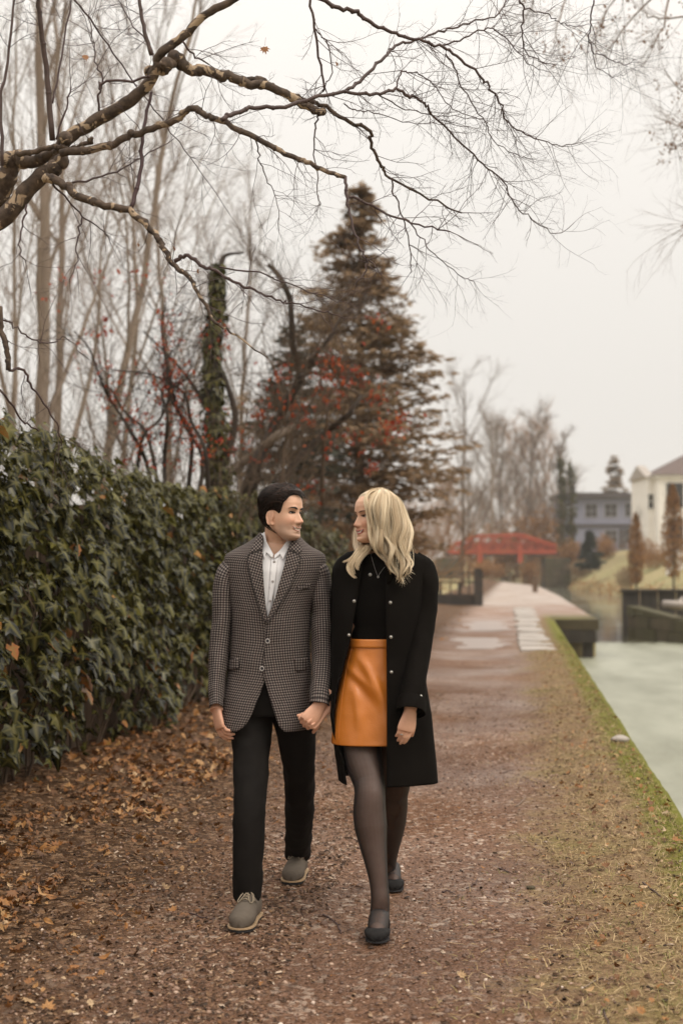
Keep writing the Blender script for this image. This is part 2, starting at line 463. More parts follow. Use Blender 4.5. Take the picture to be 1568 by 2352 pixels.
vs2 = t.n('SeparateXYZ'); t.l(vor2.outputs['Color'], vs2.inputs[0])
grav = t.mix(t.ramp(n1, [(.3, 0.), (.7, 1.)]), (0.112, 0.051, 0.025), (0.205, 0.109, 0.060))
grav = t.mix(t.ramp(vs.outputs[0], [(.0, .0), (.6, .05), (.85, .6), (1., .85)]), grav, (0.33, 0.19, 0.125))
grav = t.mix(t.ramp(vs2.outputs[1], [(.80, .0), (.9, .55), (1., .8)]), grav, (0.52, 0.40, 0.31))
grav = t.mix(t.ramp(t.noise(uvn, .45, 4), [(.42, .55), (.6, 0.)]), grav, (0.100, 0.049, 0.028))
grav = t.mix(t.ramp(n3, [(.30, .9), (.52, 0.)]), grav, (0.028, 0.013, 0.008))
grav = t.mix(t.math('MULTIPLY', mapr(U, 12, 44), .8), grav, t.mix(n2, (0.34, 0.225, 0.17), (0.245, 0.155, 0.112)))  # grazing wet sheen painted in: gravel colour pales with distance
grav = t.mix(mapr(U, 46, 60), grav, (0.37, 0.295, 0.245))  # far pale zone: sky reflection on wet ground put into the colour
soil = t.mix(t.ramp(n2, [(.3, 0.), (.7, 1.)]), (0.028, 0.015, 0.008), (0.105, 0.056, 0.029))
soil = t.mix(t.ramp(vs2.outputs[0], [(.6, .0), (.8, .6), (1., .9)]), soil, t.mix(vs.outputs[1], (0.20, 0.10, 0.042), (0.30, 0.20, 0.13)))
gs = t.mix(t.ramp(n2, [(.35, 0.), (.7, 1.)]), (0.185, 0.112, 0.064), (0.285, 0.20, 0.10))
gs = t.mix(t.ramp(n1, [(.52, 0.), (.68, .7)]), gs, (0.20, 0.165, 0.055))
gs = t.mix(t.ramp(n3, [(.35, .7), (.55, 0.)]), gs, (0.07, 0.040, 0.022))
moss = t.mix(n3, (0.080, 0.085, 0.014), (0.21, 0.195, 0.036))
col = t.mix(gravel_mask, soil, grav)
col = t.mix(grass_mask, col, gs)
col = t.mix(moss_mask, col, moss)
wet = t.math('MULTIPLY', t.ramp(t.noise(uvn, .55, 3), [(.4, 0.), (.62, 1.)]), t.math('MULTIPLY', gravel_mask, t.math('SUBTRACT', 1.0, grass_mask)))
rough = t.math('MULTIPLY_ADD', wet, -.34, .66)
h = t.math('ADD', t.math('MULTIPLY', vor.outputs['Distance'], -.6), t.math('ADD', t.math('MULTIPLY', vor2.outputs['Distance'], -.7), t.math('MULTIPLY', n3, .8)))
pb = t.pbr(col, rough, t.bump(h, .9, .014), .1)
t.l(t.math('MULTIPLY_ADD', wet, t.math('MULTIPLY_ADD', mapr(U, 6, 16), .30, .16), .05), pb.inputs['Specular IOR Level'])
MAT['towpath'] = t.m

us = [-6.0]
while us[-1] < 165:
    s = us[-1]; us.append(s + (0.3 if s < 2.5 else 0.045 if s < 10 else 0.045 + (s - 10) * .012))
def path_z(u, v):
    a = min(1.0, max(0.0, (26 - u) / 8))
    tr_ = math.exp(-((u - 6.1) / 1.6) ** 2 - ((v + .85) / .8) ** 4)      # worn flat where the couple walk
    z = 0.018 * nz(u * .9, v * 1.1, 1.7) + 0.010 * nz(u * 3.1, v * 3.3, 5.1) * (1 if u < 40 else 0)
    if a > 0: z += a * (0.006 * nz(u * 9, v * 9, 2.2) + 0.0045 * nz(u * 23, v * 23, 7.2))
    z -= 0.035 * math.exp(-((v + .72) / .6) ** 2); z *= 1 - .82 * tr_                     # trodden hollow of the path
    z += 0.07 * sstep(-2.0, -3.2, v)                                   # litter banks up against the fence
    z += 0.03 * sstep(.1, .6, v) - .05 * sstep(.82, .95, v) * (1 if u < 39 else 0)
    return z
G, UVS = [], []
for u in us:
    vl = VL(u)
    row, ur = [], []
    for k in range(105):
        v = -3.75 + k * (vl + 3.75 + .03) / 104
        row.append(uv(u, v, path_z(u, v))); ur.append((u, v - (vl - .93) if v > 0 and u < 39.4 else v))
    G.append(row); UVS.append(ur)
m = MB(); m.grid(G, UVS)
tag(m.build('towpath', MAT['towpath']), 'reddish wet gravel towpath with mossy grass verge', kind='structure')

# canal water under a pale film of duckweed, clear beyond the lock
t = NT('canal_water_film'); co = t.coord()
uvn = t.n('UVMap').outputs[0]
sp = t.n('SeparateXYZ'); t.l(uvn, sp.inputs[0])
n1 = t.noise(t.mapping(uvn, (.5, 1.6, 1)), 1.0, 5, .6); n2 = t.noise(uvn, 14, 4, .6)
lim = t.math('ADD', sp.outputs[0], t.math('MULTIPLY_ADD', n1, 5.0, -2.5))
film = t.math('SUBTRACT', 1.0, mapr(lim, 45.5, 48.0))
streak = t.ramp(t.noise(t.mapping(uvn, (1.2, .12, 1)), 1.2, 5, .6), [(.5, 0.), (.66, .75)])
far = t.math('MULTIPLY', mapr(sp.outputs[0], 49, 60), streak)
film = t.math('MAXIMUM', film, far)
hole = t.ramp(t.noise(t.mapping(uvn, (1.6, .5, 1)), 1.7, 6, .7), [(.66, 1.), (.74, .25)])
film = t.math('MULTIPLY', film, hole)
fc = t.mix(t.ramp(t.noise(t.mapping(uvn, (.3, .8, 1)), .8, 6, .65), [(.35, 0.), (.62, 1.)]), (0.165, 0.165, 0.108), (0.30, 0.30, 0.225))
fc = t.mix(t.ramp(n2, [(.3, .5), (.55, 0.)]), fc, (0.26, 0.25, 0.185))
fc = t.mix(t.ramp(t.noise(t.mapping(uvn, (.35, 1.1, 1)), 2.2, 7, .72), [(.60, 0.), (.70, .45)]), fc, (0.20, 0.19, 0.115))
wat = t.n('BsdfPrincipled'); wat.inputs['Base Color'].default_value = (0.055, 0.05, 0.028, 1); wat.inputs['Roughness'].default_value = .06
t.l(t.bump(t.noise(co, 3, 3), .06, .02), wat.inputs['Normal'])
fl = t.n('BsdfPrincipled'); t.l(fc, fl.inputs['Base Color']); fl.inputs['Roughness'].default_value = .40; fl.inputs['Specular IOR Level'].default_value = .28
t.l(t.bump(n2, .3, .01), fl.inputs['Normal'])
mx = t.n('MixShader'); t.l(film, mx.inputs[0]); t.l(wat.outputs[0], mx.inputs[1]); t.l(fl.outputs[0], mx.inputs[2]); t.l(mx.outputs[0], t.out.inputs[0])
m = MB(); G, UVS = [], []
for u in [-40, -20, 0, 10, 20, 30, 35, 39.4, 39.41, 44, 50, 53, 60, 75, 90, 112, 130, 145, 160, 179, 210, 250, 400]:
    a, b = VL(u) - .2, VR(u) + .35
    G.append([uv(u, lerp(a, b, k / 8), WATER_Z) for k in range(9)]); UVS.append([(u, lerp(a, b, k / 8)) for k in range(9)])
m.grid(G, UVS)
tag(m.build('canal_water', t.m), 'still canal water under a pale green film', kind='structure')

# ------------------------------------------------------------------ canal wall of the near bank (stone blocks under the verge)
wall = thing('canal_wall', 'low retaining wall of dark stone under the mossy towpath edge', 'wall', uv(0, 1.0, 0))
bm_ = MB(); bm_.box((0, 0, 0), (.16, 1.96, .46)); blk = bm_.mesh('stone_block', False); blk.materials.append(MAT['stone'])
ang = -math.atan2(D_.x, D_.y)
for c in range(3):
    for i in range(22):
        u = -6 + i * 2.0 + (c % 2) * 1.0
        if u > 38: continue
        o = bpy.data.objects.new('stone_block', blk); COL.objects.link(o); o.parent = wall
        o.location = uv(u + 1, .84, -.36 - c * .47) - uv(0, 1.0, 0); o.rotation_euler = (0, 0, ang)

# ------------------------------------------------------------------ timber and stone abutment where the canal narrows
ab = thing('lock_abutment', 'dark timber and stone abutment jutting from the towpath edge over the canal', 'abutment', uv(39.2, 1.5, -1.2))
m = MB()
m.add([uv(38.9, .88, .03), uv(38.7, 2.12, .03), uv(41.4, 2.12, .03), uv(41.4, .88, .03), uv(38.9, .88, -.24), uv(38.7, 2.12, -.24), uv(41.4, 2.12, -.24), uv(41.4, .88, -.24)],
      [(0,1,2,3)[::-1], (4,5,6,7), (0,4,5,1)[::-1], (1,5,6,2)[::-1], (2,6,7,3)[::-1], (3,7,4,0)[::-1]])
m.build('coping_slab', MAT['stone'], ab, False)
m = MB(); m.bar(uv(39.02, .96, -.42), uv(38.86, 2.06, -.42), .3, .34); m.build('timber_beam', MAT['wood_dark'], ab, False)
m = MB(); m.box(uv(39.15, 1.85, -1.1), (.28, .28, 1.0), ang); m.build('pile', MAT['wood_dark'], ab, False)
m = MB(); m.box(uv(40.6, 1.98, -1.1), (.2, 2.2, 1.6), ang); m.build('side_wall', MAT['stone'], ab, False)

# ------------------------------------------------------------------ pale paving stones beside the path
fl = thing('flagstone_strip', 'strip of pale wet flagstones along the right of the path', 'paving', uv(30, .2, 0))
u = 24.6
k = 0
while u < 50:
    L = .55 + rng.random() * .5
    a, b = lerp(.02, -.15, (u - 25) / 25) + rng.uniform(-.04, .04), lerp(.58, .50, (u - 25) / 25) + rng.uniform(-.05, .05)
    m = MB(); j = lambda s=.05: rng.uniform(-s, s)
    q = [(u + j(), a + j()), (u + j(), (a + b) / 2), (u + j(), b + j()), (u + L + j(), b + j()), (u + L + j(), (a + b) / 2), (u + L + j(), a + j())]
    z0 = path_z(u, .2) + .03
    vs = [uv(p, v, z0 + j(.006)) for p, v in q] + [uv(p, v, z0 - .09) for p, v in q]
    m.add(vs, [(0,1,2,3,4,5)[::-1]] + [(i, (i+1) % 6, 6 + (i+1) % 6, 6 + i) for i in range(6)], a=rng.random())
    m.build('paving_stone', MAT['flag'], fl, False)
    u += L + .06 + rng.random() * .05; k += 1
# shallow puddles on the path
t = NT('puddle_water'); co = t.coord(); t.pbr(t.mix(t.noise(co, 2, 3), (0.33, 0.255, 0.215), (0.27, 0.20, 0.165)), .3, t.bump(t.noise(co, 22, 3), .05, .01), .6); MAT['puddle'] = t.m
for (uu, vv, lu, lv, lab) in ((27.9, -.74, 2.0, .74, 'nearer shallow puddle across the gravel path left of the flagstones'), (36.0, -.74, 2.8, .74, 'farther shallow puddle across the gravel path left of the flagstones')):
    m = MB(); N = 40; ring = []
    for i in range(N):
        a = 2 * math.pi * i / N; rr = 1 + .16 * nz(math.cos(a) * 1.3 + uu, math.sin(a) * 1.3)
        ring.append((uu + lu * rr * math.copysign(abs(math.cos(a)) ** .8, math.cos(a)), vv + lv * rr * math.copysign(abs(math.sin(a)) ** .55, math.sin(a))))
    zz = path_z(uu, vv) + .014
    m.add([uv(uu, vv, zz)] + [uv(p, v, zz) for p, v in ring], [(0, 1 + (i + 1) % N, 1 + i) for i in range(N)])
    tag(m.build('puddle', MAT['puddle'], None, False), lab, kind='structure')

# ------------------------------------------------------------------ far lock wall on the right
W0, W1, W2 = Vector((10.0, 49.8, 0)), Vector((10.87, 45.3, 0)), Vector((13.6, 36.0, 0))
W3 = Vector((15.5, 26.0, 0)); 
lw = thing('lock_wall', 'sloping wing wall of dark mossy stone blocks standing in the canal', 'wall', (10.5, 47, -1.2))
chain = [W0, W1, W2, W3]; L = [0]
for a, b in zip(chain, chain[1:]): L.append(L[-1] + (b - a).length)
def chain_at(s):
    for i in range(3):
        if s <= L[i+1] or i == 2:
            return chain[i].lerp(chain[i+1], (s - L[i]) / (L[i+1] - L[i])), (chain[i+1] - chain[i]).normalized()
def wtop(s): return interp(s, [0, 4.6, 14, 25], [.08, -.26, -.62, -.8])
for c in range(4):
    s = -.02 if c % 2 == 0 else -.02
    z0 = -1.45 + c * .40
    first = True
    while s < 24:
        ln = (.5 if (first and c % 2) else 1.0) * rng.uniform(.75, 1.35); first = False
        p, d = chain_at(s + .01); q, _ = chain_at(s + ln - .04)
        n = Vector((d.y, -d.x, 0))
        if n.x > 0: n = -n
        zt0, zt1 = min(z0 + .385, wtop(s)), min(z0 + .385, wtop(s + ln))
        if zt0 > z0 + .06:
            off = n * rng.uniform(-.02, .05)
            P_ = [p + off, q + off, q - n * .45, p - n * .45]
            zt1 = max(zt1, z0 + .05)
            vs = [(x.x, x.y, z0) for x in P_] + [(P_[0].x, P_[0].y, zt0), (P_[1].x, P_[1].y, zt1), (P_[2].x, P_[2].y, zt1), (P_[3].x, P_[3].y, zt0)]
            mm = MB(); mm.add(vs, [(0,1,2,3),(4,5,6,7)[::-1],(0,1,5,4)[::-1],(1,2,6,5)[::-1],(2,3,7,6)[::-1],(3,0,4,7)[::-1]], a=rng.random())
            mm.build('stone_block', MAT['stone'], lw, False)
        s += ln
m = MB(); p, d = W0, (W1 - W0).normalized()
uw = thing('timber_bulkhead', 'dark upright timber bulkhead behind the sloping lock wall', 'bulkhead', (11.5, 50.5, 0))
for i in range(12):
    x = 10.02 + i * .62; y = 50.9 - i * .10
    mm = MB(); mm.box((x + .30, y, -.41 + rng.uniform(-.02, .02)), (.60, .16, 1.98), -.16); mm.build('plank', MAT['wood_dark'], uw, False)
mm = MB(); mm.bar((9.95, 50.9, .60), (17.5, 49.68, .60), .3, .09); mm.build('cap_beam', MAT['wood_dark'], uw, False)
mm = MB(); mm.tube([(11.05, 49.0, .17), (11.6, 48.6, .13), (12.3, 48.2, .10)], [.13, .15, .12], 8)
mm.tube([(11.5, 48.7, .2), (11.7, 48.9, .38)], [.07, .05], 6)
tag(mm.build('driftwood_log', MAT['flag'], None, origin=(11.6, 48.6, .1)), 'short pale bleached log lying on top of the lock wall', 'log')

# ------------------------------------------------------------------ dark railing left of the path, post by the water
rl = thing('timber_railing', 'dark timber railing with one stout post at the left edge of the path', 'railing', at(1060, 1390, 53.0))
def rx(px): return at(px, 1390, 53).x
base = 0.0
m = MB(); m.box((rx(1098), 53, .66), (.30, .34, 1.32)); m.box((rx(1098), 53, 1.35), (.24, .28, .07)); m.build('stout_post', MAT['wood_dark'], rl, False)
for px in (1055, 1010, 960): m = MB(); m.box((rx(px), 53, .45), (.13, .13, .9)); m.build('post', MAT['wood_dark'], rl, False)
for px in (1076, 1034, 990): m = MB(); m.box((rx(px), 53, .80), (.055, .055, .84)); m.build('baluster', MAT['wood_dark'], rl, False)
for z, h in ((1.20, .05), (.87, .07)): m = MB(); m.bar((rx(930), 53.0, z), (rx(1090), 53.0, z), .07, h); m.build('rail', MAT['wood_dark'], rl, False)
m = MB(); m.bar((rx(930), 53.05, .22), (rx(1090), 53.05, .22), .12, .42); m.build('kick_board', MAT['wood_dark'], rl, False)
pp = at(1228, 1362, 78)
m = MB(); m.box((pp.x, pp.y, .44), (.26, .26, .92)); m.box((pp.x, pp.y, .93), (.2, .2, .06))
tag(m.build('mooring_post', MAT['wood_grey'], None, False, origin=(pp.x, pp.y, 0)), 'short weathered post standing by the water at the far bend of the path', 'post')
# ------------------------------------------------------------------ red footbridge
def W(px, py, Y): return at(px, py, Y)
BY = 160.0
bx0, bx1 = W(1030, 1270, BY).x, W(1277, 1270, BY).x
def bz(py): return W(1150, py, BY).z
br = thing('footbridge', 'red timber truss footbridge crossing the canal', 'bridge', ((bx0 + bx1) / 2, BY, 0))
top = [(1030, 1257), (1062, 1243), (1097, 1231), (1197, 1228), (1237, 1241), (1277, 1254)]
top = [(W(x, y, BY).x, W(x, y, BY).z) for x, y in top]
zb = bz(1268)
def topz(x): return float(np.interp(x, [p[0] for p in top], [p[1] for p in top]))
m = MB(); m.box(((bx0 + bx1) / 2, BY + 1.5, zb - .22), (bx1 - bx0 + .5, 3.0, .35)); m.build('deck', MAT['wood_dark'], br, False)
for i, yy in enumerate((BY, BY + 3.0)):
    tr = MB(); tr.bar((bx0, yy, zb), (bx1, yy, zb), .3, .40); bc = tr.build('bottom_chord', MAT['red'], br, False)
    tr = MB()
    for a, b in zip(top, top[1:]): tr.bar((a[0], yy, a[1]), (b[0], yy, b[1]), .34, .34)
    tr.build('top_chord', MAT['red'], br, False)
    n = 9
    for k in range(n + 1):
        x = lerp(bx0 + .15, bx1 - .15, k / n)
        tr = MB(); tr.bar((x, yy, zb), (x, yy, topz(x)), .16, .16); tr.build('upright', MAT['red'], br, False)
        if k < n:
            x2 = lerp(bx0 + .15, bx1 - .15, (k + 1) / n)
            up = k < n / 2
            tr = MB(); tr.bar((x, yy + .02, zb if up else topz(x)), (x2, yy + .02, topz(x2) if up else zb), .12, .16); tr.build('brace', MAT['red'], br, False)
            # boarded railing between the uprights
            for q in range(2):
                zz = zb + .42 + q * .40
                if zz < min(topz(x), topz(x2)) - .2:
                    tr = MB(); tr.box(((x + x2) / 2, yy + .1, zz), (x2 - x - .1, .05, .36)); tr.build('rail_board', MAT['red_dark'], br, False)
for px in (1101, 1193):
    x = W(px, 1270, BY).x
    tr = MB(); tr.box((x, BY - .2, (zb + bz(1285)) / 2 + .2), (.55, .3, zb - bz(1285) + 1.2)); tr.build('hanger_post', MAT['red'], br, False)
for (xa, xb, hz) in ((bx0 - 1.2, bx0 + 1.6, 0), (bx1 - 1.3, bx1 + 1.6, 0)):
    for c in range(6):
        zz = -1.3 + c * .62
        if zz > zb - .7: break
        nn = 3
        for k in range(nn):
            w_ = (xb - xa) / nn
            tr = MB(); tr.box((xa + (k + .5) * w_, BY + 1.5, zz + .30), (w_ - .04, 3.4 + rng.uniform(-.08, .08), .59), a=rng.random()); tr.build('abutment_stone', MAT['stone'], br, False)

# ------------------------------------------------------------------ houses on the far bank
def framed_window(par, x, y, z, w, h, mull=1, nrm=-1, frame=MAT['white_trim'], name='window', along='x'):
    """window in a wall facing -Y (along x) or facing -X (along y): frame part with pane and bars"""
    def B(m, cx, cz, sx, sz, dep, dd):
        if along == 'x': m.box((x + cx, y - dep, z + cz), (sx, dd, sz))
        else: m.box((x - dep, y + cx, z + cz), (dd, sx, sz))
    m = MB(); t_ = max(.07, w * .07)
    B(m, -w/2 - t_/2, 0, t_, h + 2*t_, .03, .10); B(m, w/2 + t_/2, 0, t_, h + 2*t_, .03, .10)
    B(m, 0, h/2 + t_/2, w, t_, .03, .10); B(m, 0, -h/2 - t_/2, w, t_, .035, .12)
    f = m.build(name, frame, par, False)
    m = MB(); B(m, 0, 0, w, h, -.02, .05); m.build('pane', MAT['glass'], f, False)
    m = MB(); 
    for i in range(mull): B(m, -w/2 + w * (i + 1) / (mull + 1), 0, .06, h, .012, .04)
    B(m, 0, 0, w, .06, .014, .04)
    m.build('glazing_bar', frame, f, False)
    return f

HY = 185.0
def hx(px): return W(px, 1200, HY).x
def hz(py): return W(1400, py, HY).z
x0, x1, zt, zb2 = hx(1312), hx(1492), hz(1143), hz(1266)
bh = thing('blue_grey_house', 'blue-grey two storey house with a flat roof on the far bank', 'house', ((x0 + x1) / 2, HY + 5, zb2))
# clapboard walls: one part per board course on the front and the canted side
nb = 22
sx0, sy0 = hx(1298), HY + 5.0
for k in range(nb):
    za, zc = lerp(zb2 - 1.2, zt, k / nb), lerp(zb2 - 1.2, zt, (k + 1) / nb)
    m = MB()
    m.add([(sx0, sy0, za), (x0, HY, za), (x1, HY, za), (x1, HY + 10, za), (sx0, HY + 10, za), (sx0 + .02, sy0 + .02, zc - .012), (x0 + .01, HY + .025, zc - .012), (x1, HY + .025, zc - .012), (x1, HY + 10, zc - .012), (sx0 + .02, HY + 10, zc - .012)],
          [(0,1,6,5), (1,2,7,6), (2,3,8,7), (3,4,9,8), (4,0,5,9), (5,6,7,8,9), (4,3,2,1,0)], a=rng.random())
    m.build('clapboard', MAT['siding'], bh, False)
m = MB(); zr = hz(1132)
m.add([(sx0 - .6, sy0 - .2, zt), (x0 - .2, HY - .8, zt), (x1 + .5, HY - .8, zt), (x1 + .5, HY + 11, zt), (sx0 - .6, HY + 11, zt)] + [(sx0 - .6, sy0 - .2, zr), (x0 - .2, HY - .8, zr), (x1 + .5, HY - .8, zr), (x1 + .5, HY + 11, zr), (sx0 - .6, HY + 11, zr)],
      [(4,3,2,1,0), (5,6,7,8,9), (0,1,6,5), (1,2,7,6), (2,3,8,7), (3,4,9,8), (4,0,5,9)])
m.build('flat_roof', MAT['roof_dark'], bh, False)
m = MB(); m.bar((x0 - .1, HY - .12, hz(1207)), (x1, HY - .12, hz(1207)), .22, .38); m.bar((sx0 - .1, sy0 - .1, hz(1207)), (x0 - .1, HY - .12, hz(1207)), .22, .38); m.build('band_course', MAT['roof_dark'], bh, False)
SID = simple('pale_window_trim', (.34, .32, .34), (.30, .28, .30), 2, .6, 0)
for pc, py, w_, h_ in ((1357, 1173, 26, 30), (1402, 1172, 27, 29), (1447, 1171, 24, 30), (1402, 1232, 27, 28), (1447, 1231, 22, 32)):
    framed_window(bh, hx(pc), HY, hz(py), w_ / FPX * HY, h_ / FPX * HY, 1, frame=SID)
dr = MB(); dr.box((hx(1428), HY - .06, hz(1238)), (.9, .1, 2.5)); d_ = dr.build('door', MAT['roof_dark'], bh, False)
m = MB(); m.ball((hx(1428) + .3, HY - .13, hz(1238)), .06, 6, 5); m.build('handle', MAT['white_trim'], d_)
# window on the canted left side
m = MB(); p0, p1 = Vector((sx0, sy0, 0)), Vector((x0, HY, 0)); dd = (p1 - p0).normalized(); nn = Vector((dd.y, -dd.x, 0))
if nn.y > 0: nn = -nn
for (ta, tb) in ((.18, .82),):
    a, b = p0.lerp(p1, ta) + nn * .06, p0.lerp(p1, tb) + nn * .06
    for (z1_, z2_) in ((hz(1190), hz(1160)),):
        m.add([(a.x, a.y, z1_), (b.x, b.y, z1_), (b.x, b.y, z2_), (a.x, a.y, z2_)] + [(p.x - nn.x * .2, p.y - nn.y * .2, zz) for p, zz in ((a, z1_), (b, z1_), (b, z2_), (a, z2_))], [(0,1,2,3), (0,4,5,1)[::-1], (1,5,6,2)[::-1], (2,6,7,3)[::-1], (3,7,4,0)[::-1]])
f = m.build('window', SID, bh, False)
m = MB(); a, b = p0.lerp(p1, .24) + nn * .075, p0.lerp(p1, .76) + nn * .075
m.add([(a.x, a.y, hz(1188)), (b.x, b.y, hz(1188)), (b.x, b.y, hz(1162)), (a.x, a.y, hz(1162))], [(0,1,2,3)]); m.build('pane', MAT['glass'], f, False)

# cream house nearer on the right
CY = 150.0
def cx(px): return W(px, 1200, CY).x
def cz(py): return W(1500, py, CY).z
ch = thing('cream_house', 'cream painted two storey house with a brown hipped roof behind the columnar trees', 'house', (cx(1540), CY + 6, cz(1285)))
xa, xb_, zt, zb3 = cx(1495), cx(1700), cz(1093), cz(1300)
xm = cx(1509)
m = MB(); m.box(((xa + xm) / 2, CY + 6, (zt + zb3) / 2), (xm - xa, 8.6, zt - zb3)); m.build('side_wing', MAT['white_wall'], ch, False)
m = MB(); m.box(((xm + xb_) / 2, CY + 5, (zt + zb3) / 2), (xb_ - xm, 11.0, zt - zb3 + .1)); m.build('front_wall', MAT['white_wall'], ch, False)
m = MB(); zr, zpk = zt + .06, cz(1035)
o = .5
m.add([(xm - o, CY - .5 - o, zr), (xb_ + o, CY - .5 - o, zr), (xb_ + o, CY + 10.5 + o, zr), (xm - o, CY + 10.5 + o, zr), (xm + 4.2, CY + 4.2, zpk), (xb_ - 4, CY + 4.2, zpk), (xb_ - 4, CY + 6, zpk), (xm + 4.2, CY + 6, zpk)],
      [(0,1,5,4), (1,2,6,5), (2,3,7,6), (3,0,4,7), (4,5,6,7), (3,2,1,0)])
m.build('hipped_roof', MAT['roof_brown'], ch, False)
m = MB(); m.box(((xm + xb_) / 2, CY - .62, zt - .12), (xb_ - xm + .9, .24, .34)); m.box((xm - .12, CY + 5, zt - .12), (.24, 11.6, .34)); m.build('eave_board', MAT['white_trim'], ch, False)
m = MB(); z_ = cz(1100)
m.add([(xa - .3, CY + 1.4, zt), (xm, CY + 1.4, zt), (xm, CY + 10.6, zt), (xa - .3, CY + 10.6, zt), (xa - .3, CY + 6, zt + 1.5), (xm, CY + 6, zt + 1.5)], [(0,1,5,4), (3,4,5,2), (0,4,3), (0,3,2,1)])
m.build('wing_roof', MAT['flag'], ch, False)
DK = simple('dark_window_frame', (.06, .05, .045), (.04, .034, .03), 3, .6, 0)
for pc, py, w_, h_, mu in ((1547, 1138, 34, 52, 1), (1620, 1138, 34, 52, 1), (1547, 1222, 34, 56, 1), (1620, 1222, 34, 56, 1)):
    framed_window(ch, cx(pc), CY - .5, cz(py), w_ / FPX * CY, h_ / FPX * CY, mu, frame=DK)
framed_window(ch, cx(1502), CY + 1.7, cz(1150), 12 / FPX * CY, 34 / FPX * CY, 0, frame=MAT['white_trim'])
# white garden gate posts in front of the house
for i, px in enumerate((1535, 1562)):
    p = W(px, 1342, 112); zz = lawn_z(112, p.x * R_.x + p.y * R_.y)
    m = MB(); m.box((p.x, p.y, zz + .70), (.42, .22, 1.6)); m.box((p.x, p.y, zz + 1.52), (.52, .3, .1))
    tag(m.build('garden_post', MAT['white_trim'], None, False, origin=(p.x, p.y, zz)), 'white garden post on the far lawn, ' + ('left of' if i == 0 else 'right of') + ' the nearer columnar tree trunk', 'post', 'white garden posts on the far lawn')
# ------------------------------------------------------------------ trees: tools
def rv(s=1.0): return Vector((rng.normal(), rng.normal(), rng.normal())) * s
def limb(m, pts, r0, r1, k=6, sub=4, wob=0.0, a=0.5, power=1.0):
    P = catmull(pts, sub)
    n = len(P)
    if wob: P = [p + np.array(rv(wob)) if 0 < i < n - 1 else p for i, p in enumerate(P)]
    t = np.linspace(0, 1, n)
    m.tube(P, r0 + (r1 - r0) * t ** power, k, a=a)
    return [Vector(p) for p in P], r0 + (r1 - r0) * t ** power
def twig(m, p, d, L, r, depth, kids=4, droop=0.0, curl=0.25, ang=(25, 60), ratio=(.4, .7), k=3, a=.5, flat=1.0, nseg=5):
    """one recursive twig: kinked tube with side twigs"""
    d = Vector(d).normalized(); p = Vector(p); pts = [p.copy()]; dirs = [d.copy()]
    for i in range(nseg):
        j = rv(curl); j.y *= flat
        d = (d + j * .6 + Vector((0, 0, -droop))).normalized()
        p = p + d * (L / nseg); pts.append(p.copy()); dirs.append(d.copy())
    rr = np.linspace(r, r * (.45 if depth > 0 else .3), nseg + 1)
    m.tube(pts, rr, k if depth > 0 or k > 3 else 3, cap=False, a=a)
    if depth <= 0: return
    for c in range(kids):
        t = (c + rng.random()) / kids * .85 + .15
        i = min(nseg, int(t * nseg)); f = t * nseg - i
        q = pts[i].lerp(pts[min(i + 1, nseg)], max(0, f))
        ax = rv(); ax.y *= flat if flat < 1 else 1
        side = dirs[i].cross(ax)
        if flat < 1: side.y *= flat
        if side.length < 1e-4: continue
        side.normalize(); th = math.radians(rng.uniform(*ang))
        dd = dirs[i] * math.cos(th) + side * math.sin(th)
        twig(m, q, dd, L * rng.uniform(*ratio) * (1.1 - .4 * t), max(rr[i] * .62, r * .3), depth - 1, max(2, kids - 1), droop, curl, ang, ratio, k, a, flat, max(3, nseg - 1))

LEAF_MAPLE = [(0,-.45),(.12,-.28),(.42,-.36),(.36,-.12),(.62,.08),(.30,.12),(.34,.42),(.12,.26),(0,.62),(-.12,.26),(-.34,.42),(-.30,.12),(-.62,.08),(-.36,-.12),(-.42,-.36),(-.12,-.28)]
LEAF_OVAL = [(0,-.5),(.16,-.3),(.22,0),(.14,.3),(0,.55),(-.14,.3),(-.22,0),(-.16,-.3)]
LEAF_IVY = [(0,-.12),(.22,-.38),(.40,-.14),(.62,.02),(.36,.16),(.30,.40),(0,.80),(-.30,.40),(-.36,.16),(-.62,.02),(-.40,-.14),(-.22,-.38)]
LEAF_OAK = [(0,-.55),(.10,-.30),(.24,-.28),(.14,-.08),(.30,.06),(.16,.18),(.24,.36),(.08,.40),(0,.58),(-.08,.40),(-.24,.36),(-.16,.18),(-.30,.06),(-.14,-.08),(-.24,-.28),(-.10,-.30)]
def leaf_shape(outline, curl=.25, fold=.15, seed=0, vein_tips=None):
    r = np.random.default_rng(seed)
    o = np.array(outline); n = len(o)
    rad = np.hypot(o[:, 0], o[:, 1])
    z = -curl * rad ** 2 + fold * np.abs(o[:, 0]) + r.normal(0, .05, n)
    V = np.concatenate([[(0, 0, 0)], np.column_stack([o, z])])
    F = [(0, 1 + i, 1 + (i + 1) % n) for i in range(n)]
    ve = np.concatenate([[1.0], np.where(rad > np.roll(rad, 1), np.where(rad > np.roll(rad, -1), .75, .05), .05)])
    return V, F, ve
def scatter(m, shapes, P, N, Tdir, S, A):
    """leaves of several shapes at points P"""
    P, N, Tdir, S, A = map(np.asarray, (P, N, Tdir, S, A))
    if not len(P): return
    ids = rng.integers(0, len(shapes), len(P))
    for k, (V, F, ve) in enumerate(shapes):
        s = ids == k
        if s.any(): m.stamp(V, F, rot_mats(N[s], Tdir[s], S[s]), P[s], A[s], ve)
IVY_SH = [leaf_shape(LEAF_IVY, c, f, i) for i, (c, f) in enumerate(((.30, -.12), (.15, .10), (.45, -.2), (.05, -.25)))]
